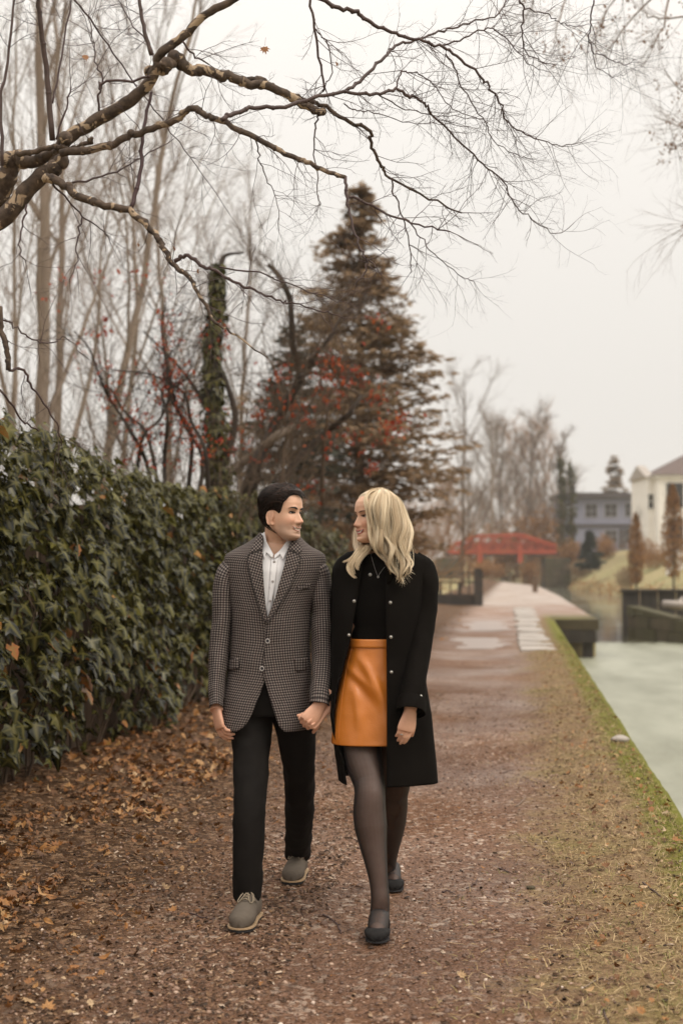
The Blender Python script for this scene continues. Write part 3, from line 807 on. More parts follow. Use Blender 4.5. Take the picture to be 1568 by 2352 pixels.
LIT_SH = [leaf_shape(LEAF_MAPLE, .5, .2, 1), leaf_shape(LEAF_MAPLE, -.5, .3, 2), leaf_shape(LEAF_OVAL, .9, .5, 3), leaf_shape(LEAF_OAK, .6, .4, 4), leaf_shape(LEAF_OVAL, -.7, -.5, 5)]
def unit(n): 
    v = rng.normal(size=(n, 3)); return v / np.linalg.norm(v, axis=1, keepdims=True)

# ------------------------------------------------------------------ overhanging tree in the foreground
ft = thing('overhanging_tree', 'leafless tree with mottled peeling bark arching its limbs over the couple from the left', 'tree', (-3.1, 6.75, 0))
def Z6(pts, Y0, Y1):
    n = len(pts); return [at(x, y, lerp(Y0, Y1, i / max(1, n - 1))) for i, (x, y) in enumerate(pts)]
main = [(0,504),(65,433),(126,383),(141,352),(151,322),(212,282),(282,242),(333,202),(361,156),(368,126),(418,86),(464,40),(534,0),(590,-40)]
mp = Z6(main, 6.6, 6.25)
TRUNK = [(-3.1, 6.75, -.1), (-3.05, 6.75, 1.0), (-2.9, 6.72, 2.0), (-2.45, 6.68, 2.75), (-1.95, 6.63, 3.0)]
m = MB()
P = catmull([Vector(p) for p in TRUNK] + mp, 6)
rr = np.interp(np.linspace(0, 1, len(P)), [0, .1, .22, .3, .42, .55, .68, .8, 1], [.15, .12, .075, .042, .036, .030, .026, .021, .014])
P = [p + np.array([nz(i * .45, 1), nz(i * .45, 5), nz(i * .45, 9)]) * .012 for i, p in enumerate(P)]
rr = rr * (1 + .14 * np.array([nz(i * .5, 2.2) for i in range(len(P))]))
m.tube(P, rr, 12, a=1.0)
# knots and stubs
for (x, y, r_) in ((151,318,.034),(126,386,.040),(141,372,.038),(365,138,.030),(345,165,.030)): m.ball(at(x, y, 6.45), r_, 9, 7, a=1.0)
m.build('trunk', MAT['mottled'], ft)
FT_ROOTS = []   # polylines that carry fine twigs
def flimb(pts, Y0, Y1, r0, r1, a=0.4, mat=None, wob=.004, k=8, tw=1.0, name='limb'):
    r0, r1 = r0 * 1.12, r1 * 1.12
    P3 = Z6(pts, Y0, Y1); mm = MB()
    pl, rads = limb(mm, P3, r0, r1, k, 5, wob, a)
    for i in range(3, len(pl) - 2, 5):      # nodes where buds swell
        mm.ball(pl[i], rads[i] * 1.22, 6, 5, a=a)
    mm.build(name, mat or (MAT['mottled'] if r0 > .012 else MAT['twig']), ft)
    FT_ROOTS.append((pl, rads, tw))
flimb([(-20,470),(6,430),(20,393),(36,362),(70,372),(110,358),(150,345)], 6.7, 6.5, .050, .016, 1.0, tw=.3)
flimb([(40,352),(87,345),(125,338),(161,341),(205,330),(212,316)], 6.5, 6.4, .012, .008, .4, tw=.3)
flimb([(372,160),(390,140),(408,132),(428,154),(479,166),(534,178),(569,189),(625,201),(695,239),(736,257),(742,254)], 6.3, 6.5, .026, .014, 1.0, tw=.6)
flimb([(569,184),(605,186),(640,204),(690,228),(736,240),(790,275),(845,298),(854,337),(879,382),(893,406),(983,454),(1060,489)], 6.45, 6.9, .013, .0035, .3, tw=.7)
flimb([(893,406),(909,456),(929,511),(944,593),(941,628)], 6.7, 6.8, .004, .002)
flimb([(929,502),(965,545),(1005,590),(1060,635),(1090,650)], 6.7, 6.8, .003, .0012)
flimb([(140,352),(217,343),(272,322),(322,302),(388,282),(438,252),(468,262),(509,276),(587,317),(655,353),(705,373),(746,390),(793,407)], 6.4, 6.1, .017, .008, .55, tw=.6)
flimb([(793,405),(797,455),(805,510),(830,570),(840,610),(818,655)], 6.1, 6.0, .0065, .0025)
flimb([(795,449),(840,466),(889,489),(964,515),(1033,532)], 6.1, 6.2, .006, .003)
flimb([(840,595),(862,612),(876,628)], 6.05, 6.0, .0025, .0012)
flimb([(509,276),(534,262),(584,248),(655,242),(730,222),(790,214),(864,216),(909,203),(939,222),(951,222),(979,243),(993,263),(1060,331),(1117,382),(1147,407),(1182,469),(1217,501),(1276,536),(1318,511)], 6.15, 7.0, .0095, .0014, .3, tw=1.15)
flimb([(790,212),(835,179),(884,131),(907,105),(954,92),(1008,74),(1063,57),(1137,35),(1162,-4)], 6.4, 7.0, .0075, .003, .3, tw=1.2)
flimb([(720,-8),(790,20),(820,27),(850,52),(899,74),(949,89),(1008,104),(1048,129),(1098,171),(1122,198),(1152,243),(1162,278),(1207,308),(1247,325),(1301,335),(1341,323)], 6.3, 6.9, .0095, .0014, .3, tw=1.05)
flimb([(1008,104),(1063,87),(1120,64),(1147,79),(1190,118),(1220,150),(1260,165)], 6.6, 6.7, .004, .0013, tw=1.5)
flimb([(1023,124),(1048,164),(1063,208),(1108,273),(1132,323),(1187,357),(1222,365)], 6.6, 6.8, .0035, .0012, tw=1.5)
flimb([(1192,0),(1202,22),(1197,74),(1207,119),(1237,139),(1281,149)], 6.6, 6.8, .0045, .0014, tw=1.3)
flimb([(1202,22),(1256,32),(1281,52),(1316,60),(1356,55)], 6.6, 6.8, .003, .0012, tw=1.3)
flimb([(1363,0),(1356,45),(1351,79),(1361,119),(1390,129),(1430,149),(1460,136)], 6.7, 6.9, .0035, .0012, tw=1.3)
flimb([(1361,119),(1368,154),(1405,176),(1435,171)], 6.8, 6.9, .002, .0011, tw=1.5)
flimb([(909,203),(917,171),(940,164),(962,170),(1000,200),(1040,250),(1100,272),(1120,280)], 6.5, 6.7, .0035, .0013, tw=1.5)
flimb([(868,217),(920,245),(980,262),(1040,268),(1110,272)], 6.5, 6.9, .003, .0012, tw=1.2)
flimb([(790,238),(820,255),(870,262),(940,282),(1030,284),(1100,296)], 6.7, 7.0, .003, .0012, tw=1.2)
flimb([(106,411),(131,413),(176,448),(242,473),(297,486),(348,529),(373,569),(396,608),(431,633),(451,662),(488,731),(508,748),(545,772),(615,822)], 6.4, 6.0, .019, .0025, .75, tw=.6)
flimb([(402,600),(426,586),(463,608),(492,621),(549,653),(590,670),(643,690),(676,697),(742,716),(795,730)], 6.1, 6.0, .0085, .0018, .35, tw=.8)
flimb([(504,613),(602,629),(643,646),(725,675),(807,699)], 6.1, 6.0, .0035, .0014, tw=.8)
flimb([(121,322),(106,151),(96,76),(88,0),(84,-40)], 6.45, 6.3, .012, .008, .1, MAT['twig'], .002, tw=.3, name='shoot')
flimb([(348,126),(330,60),(320,0),(314,-40)], 6.3, 6.3, .0085, .006, .1, MAT['twig'], .002, tw=.3, name='shoot')
flimb([(5,380),(2,227),(15,166),(30,25),(34,-20)], 6.5, 6.6, .008, .004, .1, MAT['twig'], .002, tw=.5, name='shoot')
flimb([(121,237),(136,161),(164,0),(170,-30)], 6.8, 6.9, .0045, .003, .6, MAT['twig'], .002, tw=.3, name='shoot')
flimb([(300,479),(322,400),(327,312),(348,212)], 6.3, 6.4, .0095, .006, 1.0, MAT['twig'], .003, tw=.3, name='shoot')
flimb([(171,0),(232,76),(312,194),(383,287),(453,383),(529,494)], 6.6, 6.9, .0045, .0012, tw=.8)
flimb([(713,-5),(725,86),(743,186),(741,210)], 6.4, 6.5, .0055, .004, tw=1)
flimb([(725,66),(750,100),(762,165),(742,205)], 6.4, 6.5, .003, .002, tw=1)
flimb([(731,262),(723,302),(723,353),(731,443),(733,474)], 6.5, 6.5, .004, .0014, tw=1)
flimb([(587,322),(597,365),(611,410),(635,455),(640,530)], 6.2, 6.3, .003, .0012, tw=1.4)
flimb([(110,415),(150,450),(190,497),(230,525),(255,560)], 6.4, 6.3, .005, .0015, tw=.8)
flimb([(190,497),(180,545),(176,600),(160,650)], 6.4, 6.3, .004, .0015, tw=.8)
flimb([(62,470),(52,520),(44,570),(60,605)], 6.5, 6.4, .0045, .002, tw=.8)
flimb([(230,205),(236,188),(320,181),(345,176)], 6.35, 6.35, .005, .005, tw=.5)
flimb([(236,190),(220,140),(214,90),(205,30)], 6.4, 6.5, .004, .0018, tw=1.5)
flimb([(228,255),(230,215),(238,190)], 6.45, 6.4, .005, .004, tw=.5)
flimb([(130,320),(150,260),(163,200)], 6.5, 6.5, .005, .003, tw=.8)
flimb([(420,95),(450,130),(480,148)], 6.3, 6.4, .0045, .003, tw=.8)
flimb([(160,422),(250,402),(330,360),(400,318)], 6.5, 6.9, .005, .0018, tw=1)
flimb([(358,145),(340,100),(300,50),(260,-20)], 6.4, 6.8, .004, .002, tw=1)
flimb([(0,705),(5,760),(16,800),(20,850)], 6.2, 6.2, .012, .010, .3, tw=.2)
flimb([(20,850),(52,850),(75,890),(120,950),(140,1000),(137,1032)], 6.2, 6.4, .006, .002, tw=.5)
flimb([(0,730),(40,755),(85,785),(125,788),(150,777),(205,825)], 6.2, 6.3, .004, .0014, tw=.7)
flimb([(0,895),(50,960),(90,990)], 6.3, 6.5, .005, .003, tw=.3)
# fine twigs along every limb
tw = MB()
for pl, rads, dens in FT_ROOTS:
    Ltot = sum((b - a).length for a, b in zip(pl, pl[1:]))
    n = int(Ltot * 17 * dens) + 1
    for _ in range(n):
        t = .15 + .85 * rng.random() ** .7; i = min(len(pl) - 2, int(t * (len(pl) - 1)))
        d = (pl[i + 1] - pl[i]).normalized(); sd = d.cross(rv()); sd.y *= .6; sd.normalize()
        th = math.radians(rng.uniform(30, 75))
        L_ = rng.uniform(.10, .34) * (1.2 if dens > 1.2 else .9)
        twig(tw, pl[i], d * math.cos(th) + sd * math.sin(th) + Vector((.12, 0, -.05)), L_, min(.0021, rads[i] * .6), 2, 4, rng.uniform(-.03, .05), .27, (25, 62), (.35, .65), 3, rng.random() * .6, .6, 5)
    twig(tw, pl[-1], (pl[-1] - pl[-2]), .22 * min(1, dens), max(.0011, rads[-1] * .7), 2, 3, 0, .2, a=.3) if dens > .6 else None
tag(tw.build('twigs', MAT['twig'], ft), kind='stuff')
for (x, y, s, Y) in ((197,131,.034,6.4),(608,113,.042,6.4),(773,146,.024,6.4),(318,562,.02,6.3),(455,622,.024,6.1),(400,570,.024,6.5)):
    lm = MB(); V, F, ve = LIT_SH[0 if s > .03 else 3]; lm.stamp(V, F, rot_mats(np.array([[rng.normal()*.4, -1, .3]]), np.array([[.3, 0, -1]]), [s]), np.array([tuple(at(x, y, Y))]), [.62], ve)
    q = at(x, y, Y); lm.tube([q + Vector((0, 0, s * .4)), q + Vector((.004, 0, s * 1.3))], .0008, 3)
    lm.build('dead_leaf', MAT['litter'], ft)

# ------------------------------------------------------------------ generic bare tree
def bare_tree(label, base, h, r, lean=(0, 0), n_limb=8, mat='grey_bark', tmat='pale_twig', spread=.35, twl=1.0, tr=.006, kids=5, first=.25, group=None, depth=3, name='bare_tree', forks=1, lw=.42):
    base = Vector(base); o = thing(name, label, 'tree', base, group)
    tops = []
    tr_m = MB()
    for f in range(forks):
        fa = rng.uniform(0, 6.28); ln = Vector((lean[0], lean[1], 0)) + Vector((math.cos(fa), math.sin(fa) * .6, 0)) * (0 if forks == 1 else .13)
        pts = [base + Vector((0, 0, -.2))] + [base + Vector((ln.x * h * t + .02 * h * nz(t * 3, f * 7.7, base.x), ln.y * h * t, h * t)) for t in (.15, .3, .5, .7, .85, 1.0)]
        pl, rads = limb(tr_m, pts, r * (1 if forks == 1 else .75), r * .12, 10, 4, .01 * h / 8)
        tops.append((pl, rads))
    tr_m.build('trunk', MAT[mat], o)
    tw_ = MB()
    for pl, rads in tops:
        for k in range(n_limb):
            t = first + (.97 - first) * (k + rng.random() * .8) / n_limb
            i = min(len(pl) - 2, int(t * (len(pl) - 1)))
            a = rng.uniform(0, 6.28)
            d = Vector((math.cos(a), math.sin(a), 0)) * spread + Vector((0, 0, 1)) * rng.uniform(.55, 1.0)
            d.normalize(); L_ = h * lw * (1.15 - .75 * t) * rng.uniform(.7, 1.2)
            pts = [pl[i]] ; q = pl[i].copy()
            for s in range(4):
                d = (d + rv(.10) + Vector((0, 0, .10))).normalized(); q = q + d * L_ / 4; pts.append(q.copy())
            lm = MB(); pp, rr_ = limb(lm, pts, rads[i] * .40 + .003, tr * 1.0, 6, 3, .004 * h / 8)
            lm.build('limb', MAT[mat], o)
            for c in range(int(kids * 2.2)):
                j = min(len(pp) - 2, int((.2 + .8 * rng.random()) * (len(pp) - 1)))
                dj = (pp[j + 1] - pp[j]).normalized(); sd = dj.cross(rv()).normalized(); th = math.radians(rng.uniform(20, 55))
                twig(tw_, pp[j], dj * math.cos(th) + sd * math.sin(th) + Vector((0, 0, .15)), L_ * rng.uniform(.25, .5) * twl, tr, depth - 1, kids - 1, -.02, .18, (20, 50), (.4, .7), 3, rng.random())
    tag(tw_.build('twigs', MAT[tmat], o), kind='stuff')
    return o
def gnd(px, Y): p = at(px, 1300, Y); return Vector((p.x, Y, 0))

# tall pale trees behind the fence on the left
bare_tree('tall pale grey bare tree with straight trunk behind the ivy fence, second from the left', gnd(95, 22), 13.5, .15, (-.01, 0), 13, spread=.30, first=.18, tr=.008, forks=1, lw=.40)
bare_tree('pale forked bare tree leaning behind the ivy fence, right of the straight tall one', gnd(150, 24), 12.5, .13, (.06, .0), 8, spread=.38, first=.25, tr=.008, forks=2)
bare_tree('slim pale bare tree behind the ivy fence at the far left edge', gnd(25, 21), 11, .05, (.0, 0), 10, spread=.3, tr=.007)
bare_tree('slender leaning pale tree rising behind the ivy fence toward the berry bushes', gnd(265, 27), 12, .075, (.04, 0), 12, spread=.4, first=.2, tr=.008)
bare_tree('thin bare sapling behind the ivy fence between pale trunks and the ivy-clad trunk', gnd(395, 30), 11, .10, (-.03, 0), 12, spread=.45, first=.2, tr=.008)
bare_tree('faint thin bare tree behind the ivy-clad trunk and left of the conifer', gnd(560, 33), 10.0, .10, (.0, 0), 11, spread=.45, first=.2, tr=.008)

# brush of bare stems behind the fence
bm2 = MB()
for k in range(120):
    px = rng.uniform(-60, 720); Y = rng.uniform(15, 24)
    p = gnd(px, Y); p.z = .8
    twig(bm2, p, Vector((rng.normal() * .25, rng.normal() * .2, 1)), rng.uniform(1.6, 3.4), rng.uniform(.005, .011), 2, 6, .0, .12, (15, 45), (.4, .7), 3, rng.random(), 1, 6)
tag(bm2.build('brush', MAT['brown_bark']), 'tangle of thin bare brown stems showing above the ivy fence', 'brush', kind='stuff')

# ivy-clad trunk and leaning berry-hung stems
def ivy_on(pl, rads, n, m, size=.07, tmax=1.0):
    Pp, Nn, Tt, Ss, Aa = [], [], [], [], []
    for _ in range(n):
        t = rng.random() * tmax; i = min(len(pl) - 2, int(t * (len(pl) - 1)))
        p = pl[i].lerp(pl[i + 1], rng.random()); d = unit(1)[0]
        rad = rads[i] + .03 + abs(rng.normal()) * .055 * (1.2 - t)
        Pp.append(np.array(p) + d * rad); Nn.append(d + [0, 0, .5]); Tt.append([d[0] * .5, d[1] * .5, -1]); Ss.append(size * rng.uniform(.6, 1.3)); Aa.append(rng.beta(2, 3) * .9)
    scatter(m, IVY_SH, Pp, Nn, Tt, Ss, Aa)
def berries(m, centers, n, spread=.16, size=.045):
    P_ = []
    for c in centers:
        P_ += [np.array(c) + rng.normal(size=3) * spread for _ in range(n)]
    k = len(P_)
    scatter(m, LIT_SH[2:4], P_, unit(k) + [0, -.5, .3], unit(k) + [0, 0, -1], size * rng.uniform(.6, 1.4, k), rng.random(k))
iv = thing('ivy_clad_tree', 'broken upright trunk wrapped in dark ivy with red leaf clusters, left of the leaning stems', 'tree', gnd(500, 16.5))
Yb = 16.5
m = MB(); pl, rads = limb(m, [at(505, 1240, Yb), at(500, 1080, Yb), at(494, 960, Yb), at(486, 820, Yb), at(498, 700, Yb), at(500, 622, Yb)], .10, .05, 8); m.build('trunk', MAT['dark_bark'], iv)
m = MB(); ivy_on(pl, rads, 1300, m, .085); tag(m.build('ivy_leaves', MAT['ivy'], iv), kind='stuff')
m = MB(); limb(m, [at(500, 640, Yb), at(510, 600, Yb), at(522, 585, Yb), at(560, 580, Yb)], .04, .012, 6); m.build('limb', MAT['dark_bark'], iv); m = MB(); limb(m, [at(498, 1100, Yb), at(534, 1000, Yb), at(538, 940, Yb), at(512, 860, Yb), at(495, 835, Yb)], .045, .028, 7); m.build('limb', MAT['dark_bark'], iv); m = MB(); limb(m, [at(470, 930, Yb), at(440, 880, Yb), at(400, 830, Yb), at(330, 760, Yb)], .03, .008, 6); m.build('limb', MAT['dark_bark'], iv)
m = MB(); berries(m, [at(494, 770, Yb), at(498, 790, Yb), at(492, 810, Yb), at(496, 745, Yb), at(505, 985, Yb), at(520, 1000, Yb), at(515, 1035, Yb), at(530, 975, Yb), at(485, 1040, Yb)], 24, .085, .055); tag(m.build('red_leaves', MAT['berry'], iv), kind='stuff')
m = MB()
for k in range(26):
    i = rng.integers(2, len(pl) - 1); twig(m, pl[i], Vector((rng.normal(), rng.normal() * .5, rng.uniform(-.2, .8))), rng.uniform(.5, 1.2), .006, 2, 4, .02, .2, a=.3)
tag(m.build('twigs', MAT['dark_bark'], iv), kind='stuff')

# berry shrub of curving dark stems above the fence
bs = thing('winterberry_shrub', 'bare shrub of curved dark stems hung with red berries above the ivy fence', 'shrub', gnd(345, 15))
Ys = 15.0
stems = [[(352,1140),(336,1060),(300,990),(262,930),(235,880),(205,800),(170,760)], [(365,1140),(352,1050),(330,985),(290,950),(255,890)], [(380,1140),(378,1050),(385,960),(372,900),(395,860)],
         [(430,1150),(440,1000),(400,930),(385,860),(372,760),(378,700)], [(455,1150),(465,1050),(425,980),(398,900),(380,800)], [(300,1140),(316,1070),(330,1000),(370,960),(395,900),(440,860)], [(480,1140),(470,1030),(440,970),(420,900),(345,860),(260,850)]]
bc = []
for s in stems:
    m = MB(); pl, rads = limb(m, [at(x, y, Ys + rng.uniform(-.3, .3)) for x, y in s], .026, .007, 7); m.build('stem', MAT['dark_bark'], bs)
    for i in range(3, len(pl)):
        if rng.random() < .38: bc.append(pl[i] + rv(.08))
    STW = MB()
    for k in range(16):
        i = rng.integers(2, len(pl) - 1); d = (pl[i + 1] - pl[i]).normalized()
        twig(STW, pl[i], d + rv(.6), rng.uniform(.35, .9), .0055, 2, 4, .0, .2, a=.3)
    tag(STW.build('twigs', MAT['dark_bark'], bs), kind='stuff')
for (x, y) in ((385,830),(380,770),(395,870),(270,880),(290,920),(300,965),(410,940),(415,975),(440,1000),(445,1020),(330,960),(240,745),(250,770),(240,640),(300,640),(220,770),(380,740),(470,1010),(350,640),(300,955),(150,640),(110,690),(275,990),(370,985),(460,1060)): bc.append(at(x, y, Ys))
m = MB(); berries(m, bc, 8, .07, .050); berries(m, [at(386,850,Ys), at(380,775,Ys), at(412,955,Ys), at(400,905,Ys), at(440,1005,Ys)], 22, .09, .05); tag(m.build('red_berries', MAT['berry'], bs), kind='stuff')

# leaning trunks crossing in front of the conifer
ln = thing('leaning_tree', 'tree with pale and dark trunks leaning right across the conifer, hung with red berries', 'tree', gnd(500, 18))
Yl = 18.0
specs = [([(440,1200),(500,1110),(560,1062),(640,1000),(672,980)], .085, .045, 'grey_bark'), ([(560,1150),(585,1060),(620,1000),(655,930),(690,870),(700,850),(725,830)], .075, .035, 'dark_bark'), ([(575,1150),(600,1040),(645,960),(680,890),(692,860)], .06, .03, 'dark_bark'),
         ([(625,1130),(690,1050),(755,990),(800,950),(830,910)], .055, .028, 'dark_bark'), ([(690,870),(672,790),(668,700),(650,650),(618,610)], .045, .03, 'dark_bark'), ([(700,850),(745,790),(780,730),(800,690)], .03, .008, 'dark_bark'), ([(830,910),(780,880),(755,830),(740,790)], .025, .01, 'brown_bark'), ([(640,1150),(655,1000),(640,880),(600,800)], .03, .01, 'brown_bark'), ([(740,1160),(742,1050),(750,950),(735,860)], .03, .012, 'brown_bark')]
lb = []
for s, r0, r1, mt in specs:
    m = MB(); pl, rads = limb(m, [at(x, y, Yl + rng.uniform(-.4, .4)) for x, y in s], r0, r1, 8, 4, .008); m.build('trunk', MAT[mt], ln)
    m = MB()
    for k in range(20):
        i = rng.integers(1, len(pl) - 1); d = (pl[i + 1] - pl[i]).normalized()
        twig(m, pl[i], d + rv(.7) + Vector((0, 0, .3)), rng.uniform(.5, 1.3), .007, 2, 4, .0, .2, a=.3)
    tag(m.build('twigs', MAT['brown_bark'], ln), kind='stuff')
for (x, y) in ((760,830),(765,850),(780,870),(810,860),(820,870),(745,870),(735,880),(790,895),(770,920),(700,940),(650,850),(640,880),(635,860),(660,910),(590,950),(605,945),(620,960),(870,900),(865,915),(930,970),(915,965),(900,985),(915,990),(880,1000),(745,1020),(700,960),(740,905),(820,1010),(730,1120),(690,1130),(860,1080),(595,1050),(560,1010),(680,940),(800,1000),(890,985),(745,820),(870,740)): lb.append(at(x, y, Yl - .4))
m = MB(); berries(m, lb, 15, .085, .056); tag(m.build('red_berries', MAT['berry'], ln), kind='stuff')

# ------------------------------------------------------------------ conifers
def conifer(label, base, h, rb, n_whorl, mat='conifer', density=1.0, name='conifer', droop=.25, tuft=.20, gap=.0, start=.06, group=None, bark='brown_bark', cap=99, pw=.78):
    base = Vector(base); o = thing(name, label, 'tree', base, group)
    m = MB(); limb(m, [base + Vector((0, 0, -.2)), base + Vector((0, 0, h * .5)), base + Vector((0, 0, h))], h * .018, .012, 8); m.build('trunk', MAT[bark], o)
    bm3 = MB(); Pp, Nn, Tt, Ss, Aa = [], [], [], [], []
    for k in range(n_whorl):
        t = start + (1 - start) * (k + rng.random() * .6) / n_whorl
        z = h * t; L_ = min(cap, rb * (1 - t) ** pw) * rng.uniform(.55, 1.15) + .15
        if rng.random() < gap: continue
        for b in range(rng.integers(4, 7)):
            a = rng.uniform(0, 6.28); d = Vector((math.cos(a), math.sin(a), rng.uniform(.0, .25)))
            q = base + Vector((0, 0, min(h * .985, max(.3, z + rng.normal() * h * .024 * (1 - t))))); pts = [q.copy()]; Lb = L_ * rng.uniform(.65, 1.12)
            for s in range(5):
                d = (d + Vector((0, 0, -droop * .25)) + rv(.05)).normalized(); q = q + d * Lb / 5; pts.append(q.copy())
            bm3.tube(pts, np.linspace(.012 * h / 8 + .004, .003, 6), 4, cap=False)
            nn_ = int(Lb * 26 * density) + 3
            for _ in range(nn_):
                u_ = .12 + .88 * rng.random() ** .75; i = min(4, int(u_ * 5)); c = pts[i].lerp(pts[i + 1], u_ * 5 - i)
                w = (1 - abs(u_ - .45)) * Lb * .22 + .05
                sd = Vector((-math.sin(a), math.cos(a), 0)) * rng.normal() * w
                Pp.append(np.array(c + sd) + [0, 0, rng.normal() * .03 - abs(rng.normal()) * .05 * droop * 4]); Nn.append([rng.normal() * .4, rng.normal() * .4, 1]); Tt.append([math.cos(a) + rng.normal() * .7, math.sin(a) + rng.normal() * .7, -droop * 2 * rng.random()]); Ss.append(tuft * rng.uniform(.6, 1.3)); Aa.append(rng.random())
    tag(bm3.build('branches', MAT[bark], o), kind='stuff')
    # one spray = a few needle-clad fingers
    V, F = [], []
    for (a, l, w) in ((0, .75, .09), (.55, .55, .08), (-.55, .55, .08), (1.0, .4, .07), (-1.0, .38, .07)):
        s_, c_ = math.sin(a), math.cos(a); b = len(V)
        V += [(0, -.1, 0), (s_ * l * .6 - c_ * w, c_ * l * .6 + s_ * w, .02), (s_ * l, c_ * l, -.06), (s_ * l * .6 + c_ * w, c_ * l * .6 - s_ * w, .02)]
        F.append((b, b + 3, b + 2, b + 1))
    m = MB(); m.stamp(V, F, rot_mats(Nn, Tt, Ss), np.array(Pp), Aa); tag(m.build('crown', MAT[mat], o), kind='stuff')
    return o
conifer('tall shaggy brown-green conifer rising behind the couple', gnd(826, 31), 9.9, 4.1, 76, 'conifer', .98, droop=.03, tuft=.23, gap=.0, start=.17, cap=2.5, pw=.95)
conifer('smaller dark shaggy evergreen pressed against the left of the tall conifer', gnd(668, 27), 6.1, 1.7, 30, 'blue_conifer', .9, droop=.28, tuft=.22, gap=.1)
conifer('small dark pointed conifer on the far lawn before the blue-grey house', gnd(1354, 140) + Vector((0, 0, 1.1)), 3.9, 1.45, 22, 'blue_conifer', 1.6, 'shrub_conifer', .25, .42)
conifer('distant conifer showing above the roof of the blue-grey house', gnd(1412, 230) + Vector((0, 0, 3.0)), 16.5, 4.2, 30, 'conifer', .4, 'conifer', .3, .9, .05, .1)

# ------------------------------------------------------------------ brown scrub behind the woman, distant trees and shrubs
def shrub(label, base, h, w, n, mat, size, stems=16, smat='rust_twig', name='shrub', group=None, flat=.6):
    base = Vector(base); o = thing(name, label, 'shrub', base, group)
    m = MB()
    for k in range(stems):
        d = Vector((rng.normal() * w / h * .55, rng.normal() * w / h * .4, 1)); twig(m, base + Vector((rng.normal() * w * .15, rng.normal() * w * .1, -.1)), d, h * rng.uniform(.7, 1.05), max(.005, h * .006), 2, 6, .0, .13, (15, 45), (.4, .65), 3, rng.random(), 1, 6)
    tag(m.build('stems', MAT[smat], o), kind='stuff')
    if n:
        P_ = base + Vector((0, 0, 0)); X = rng.normal(size=(n, 3)); X /= np.linalg.norm(X, axis=1, keepdims=True)
        rad = rng.random(n) ** .45 * (1 + .25 * np.array([nz(x[0] * 2 + base.x, x[1] * 2, x[2] * 2) for x in X]))
        pos = np.array(P_) + np.column_stack([X[:, 0] * rad * w * .5, X[:, 1] * rad * w * .5 * flat, h * .53 + X[:, 2] * rad * h * .5])
        m = MB(); scatter(m, LIT_SH[2:4], pos, unit(n) + [0, -.3, .5], unit(n), size * rng.uniform(.6, 1.4, n), rng.random(n)); tag(m.build('foliage', MAT[mat], o), kind='stuff')
    return o
for i, (px, Y, h, w, n) in enumerate(((790, 30, 2.7, 2.6, 500), (868, 34, 3.2, 2.0, 900), (870, 38, 3.2, 1.7, 900), (985, 172, 9.0, 8.0, 900), (720, 28, 2.3, 2.0, 350))):
    shrub('rust brown scrub of thin stems, ' + ('right of the man and nearer the woman', 'directly behind the woman', 'right of the woman by the path', 'far off beyond the left end of the footbridge', 'just right of the man')[i], gnd(px, Y), h, w, int(n * 2.8), 'rust', .10, 40, 'rust_twig', 'scrub')
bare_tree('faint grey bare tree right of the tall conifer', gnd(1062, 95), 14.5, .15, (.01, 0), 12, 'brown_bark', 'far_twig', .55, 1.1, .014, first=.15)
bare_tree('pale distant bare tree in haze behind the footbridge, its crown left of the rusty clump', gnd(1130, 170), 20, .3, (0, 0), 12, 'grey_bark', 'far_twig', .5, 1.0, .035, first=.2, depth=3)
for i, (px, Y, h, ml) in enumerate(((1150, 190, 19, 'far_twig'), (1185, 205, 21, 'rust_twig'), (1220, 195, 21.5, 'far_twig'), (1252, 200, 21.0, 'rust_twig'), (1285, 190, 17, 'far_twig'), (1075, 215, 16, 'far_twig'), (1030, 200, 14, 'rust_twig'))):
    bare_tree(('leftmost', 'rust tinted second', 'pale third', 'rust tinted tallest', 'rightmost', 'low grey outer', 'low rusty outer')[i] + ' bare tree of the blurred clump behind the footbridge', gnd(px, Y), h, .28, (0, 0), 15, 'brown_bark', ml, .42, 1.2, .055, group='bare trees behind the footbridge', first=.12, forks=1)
for i, px in enumerate((1290, 1312)):
    o = thing('ivy_clad_tree', ('left' if i == 0 else 'right') + ' one of two narrow ivy-clad trunks beside the blue-grey house', 'tree', gnd(px, 178))
    m = MB(); pl, rads = limb(m, [gnd(px, 178), gnd(px + 2, 178) + Vector((0, 0, 8)), gnd(px - 2, 178) + Vector((0, 0, (16, 15)[i]))], .3, .1, 7); m.build('trunk', MAT['brown_bark'], o)
    m = MB(); n = 700; P_ = [np.array(pl[rng.integers(0, len(pl) - 1)]) + rng.normal(size=3) * [.24, .24, .5] for _ in range(n)]; scatter(m, IVY_SH[:2], P_, unit(n), unit(n), rng.uniform(.25, .5, n), rng.random(n) * .6); tag(m.build('ivy_leaves', MAT['ivy'], o), kind='stuff')
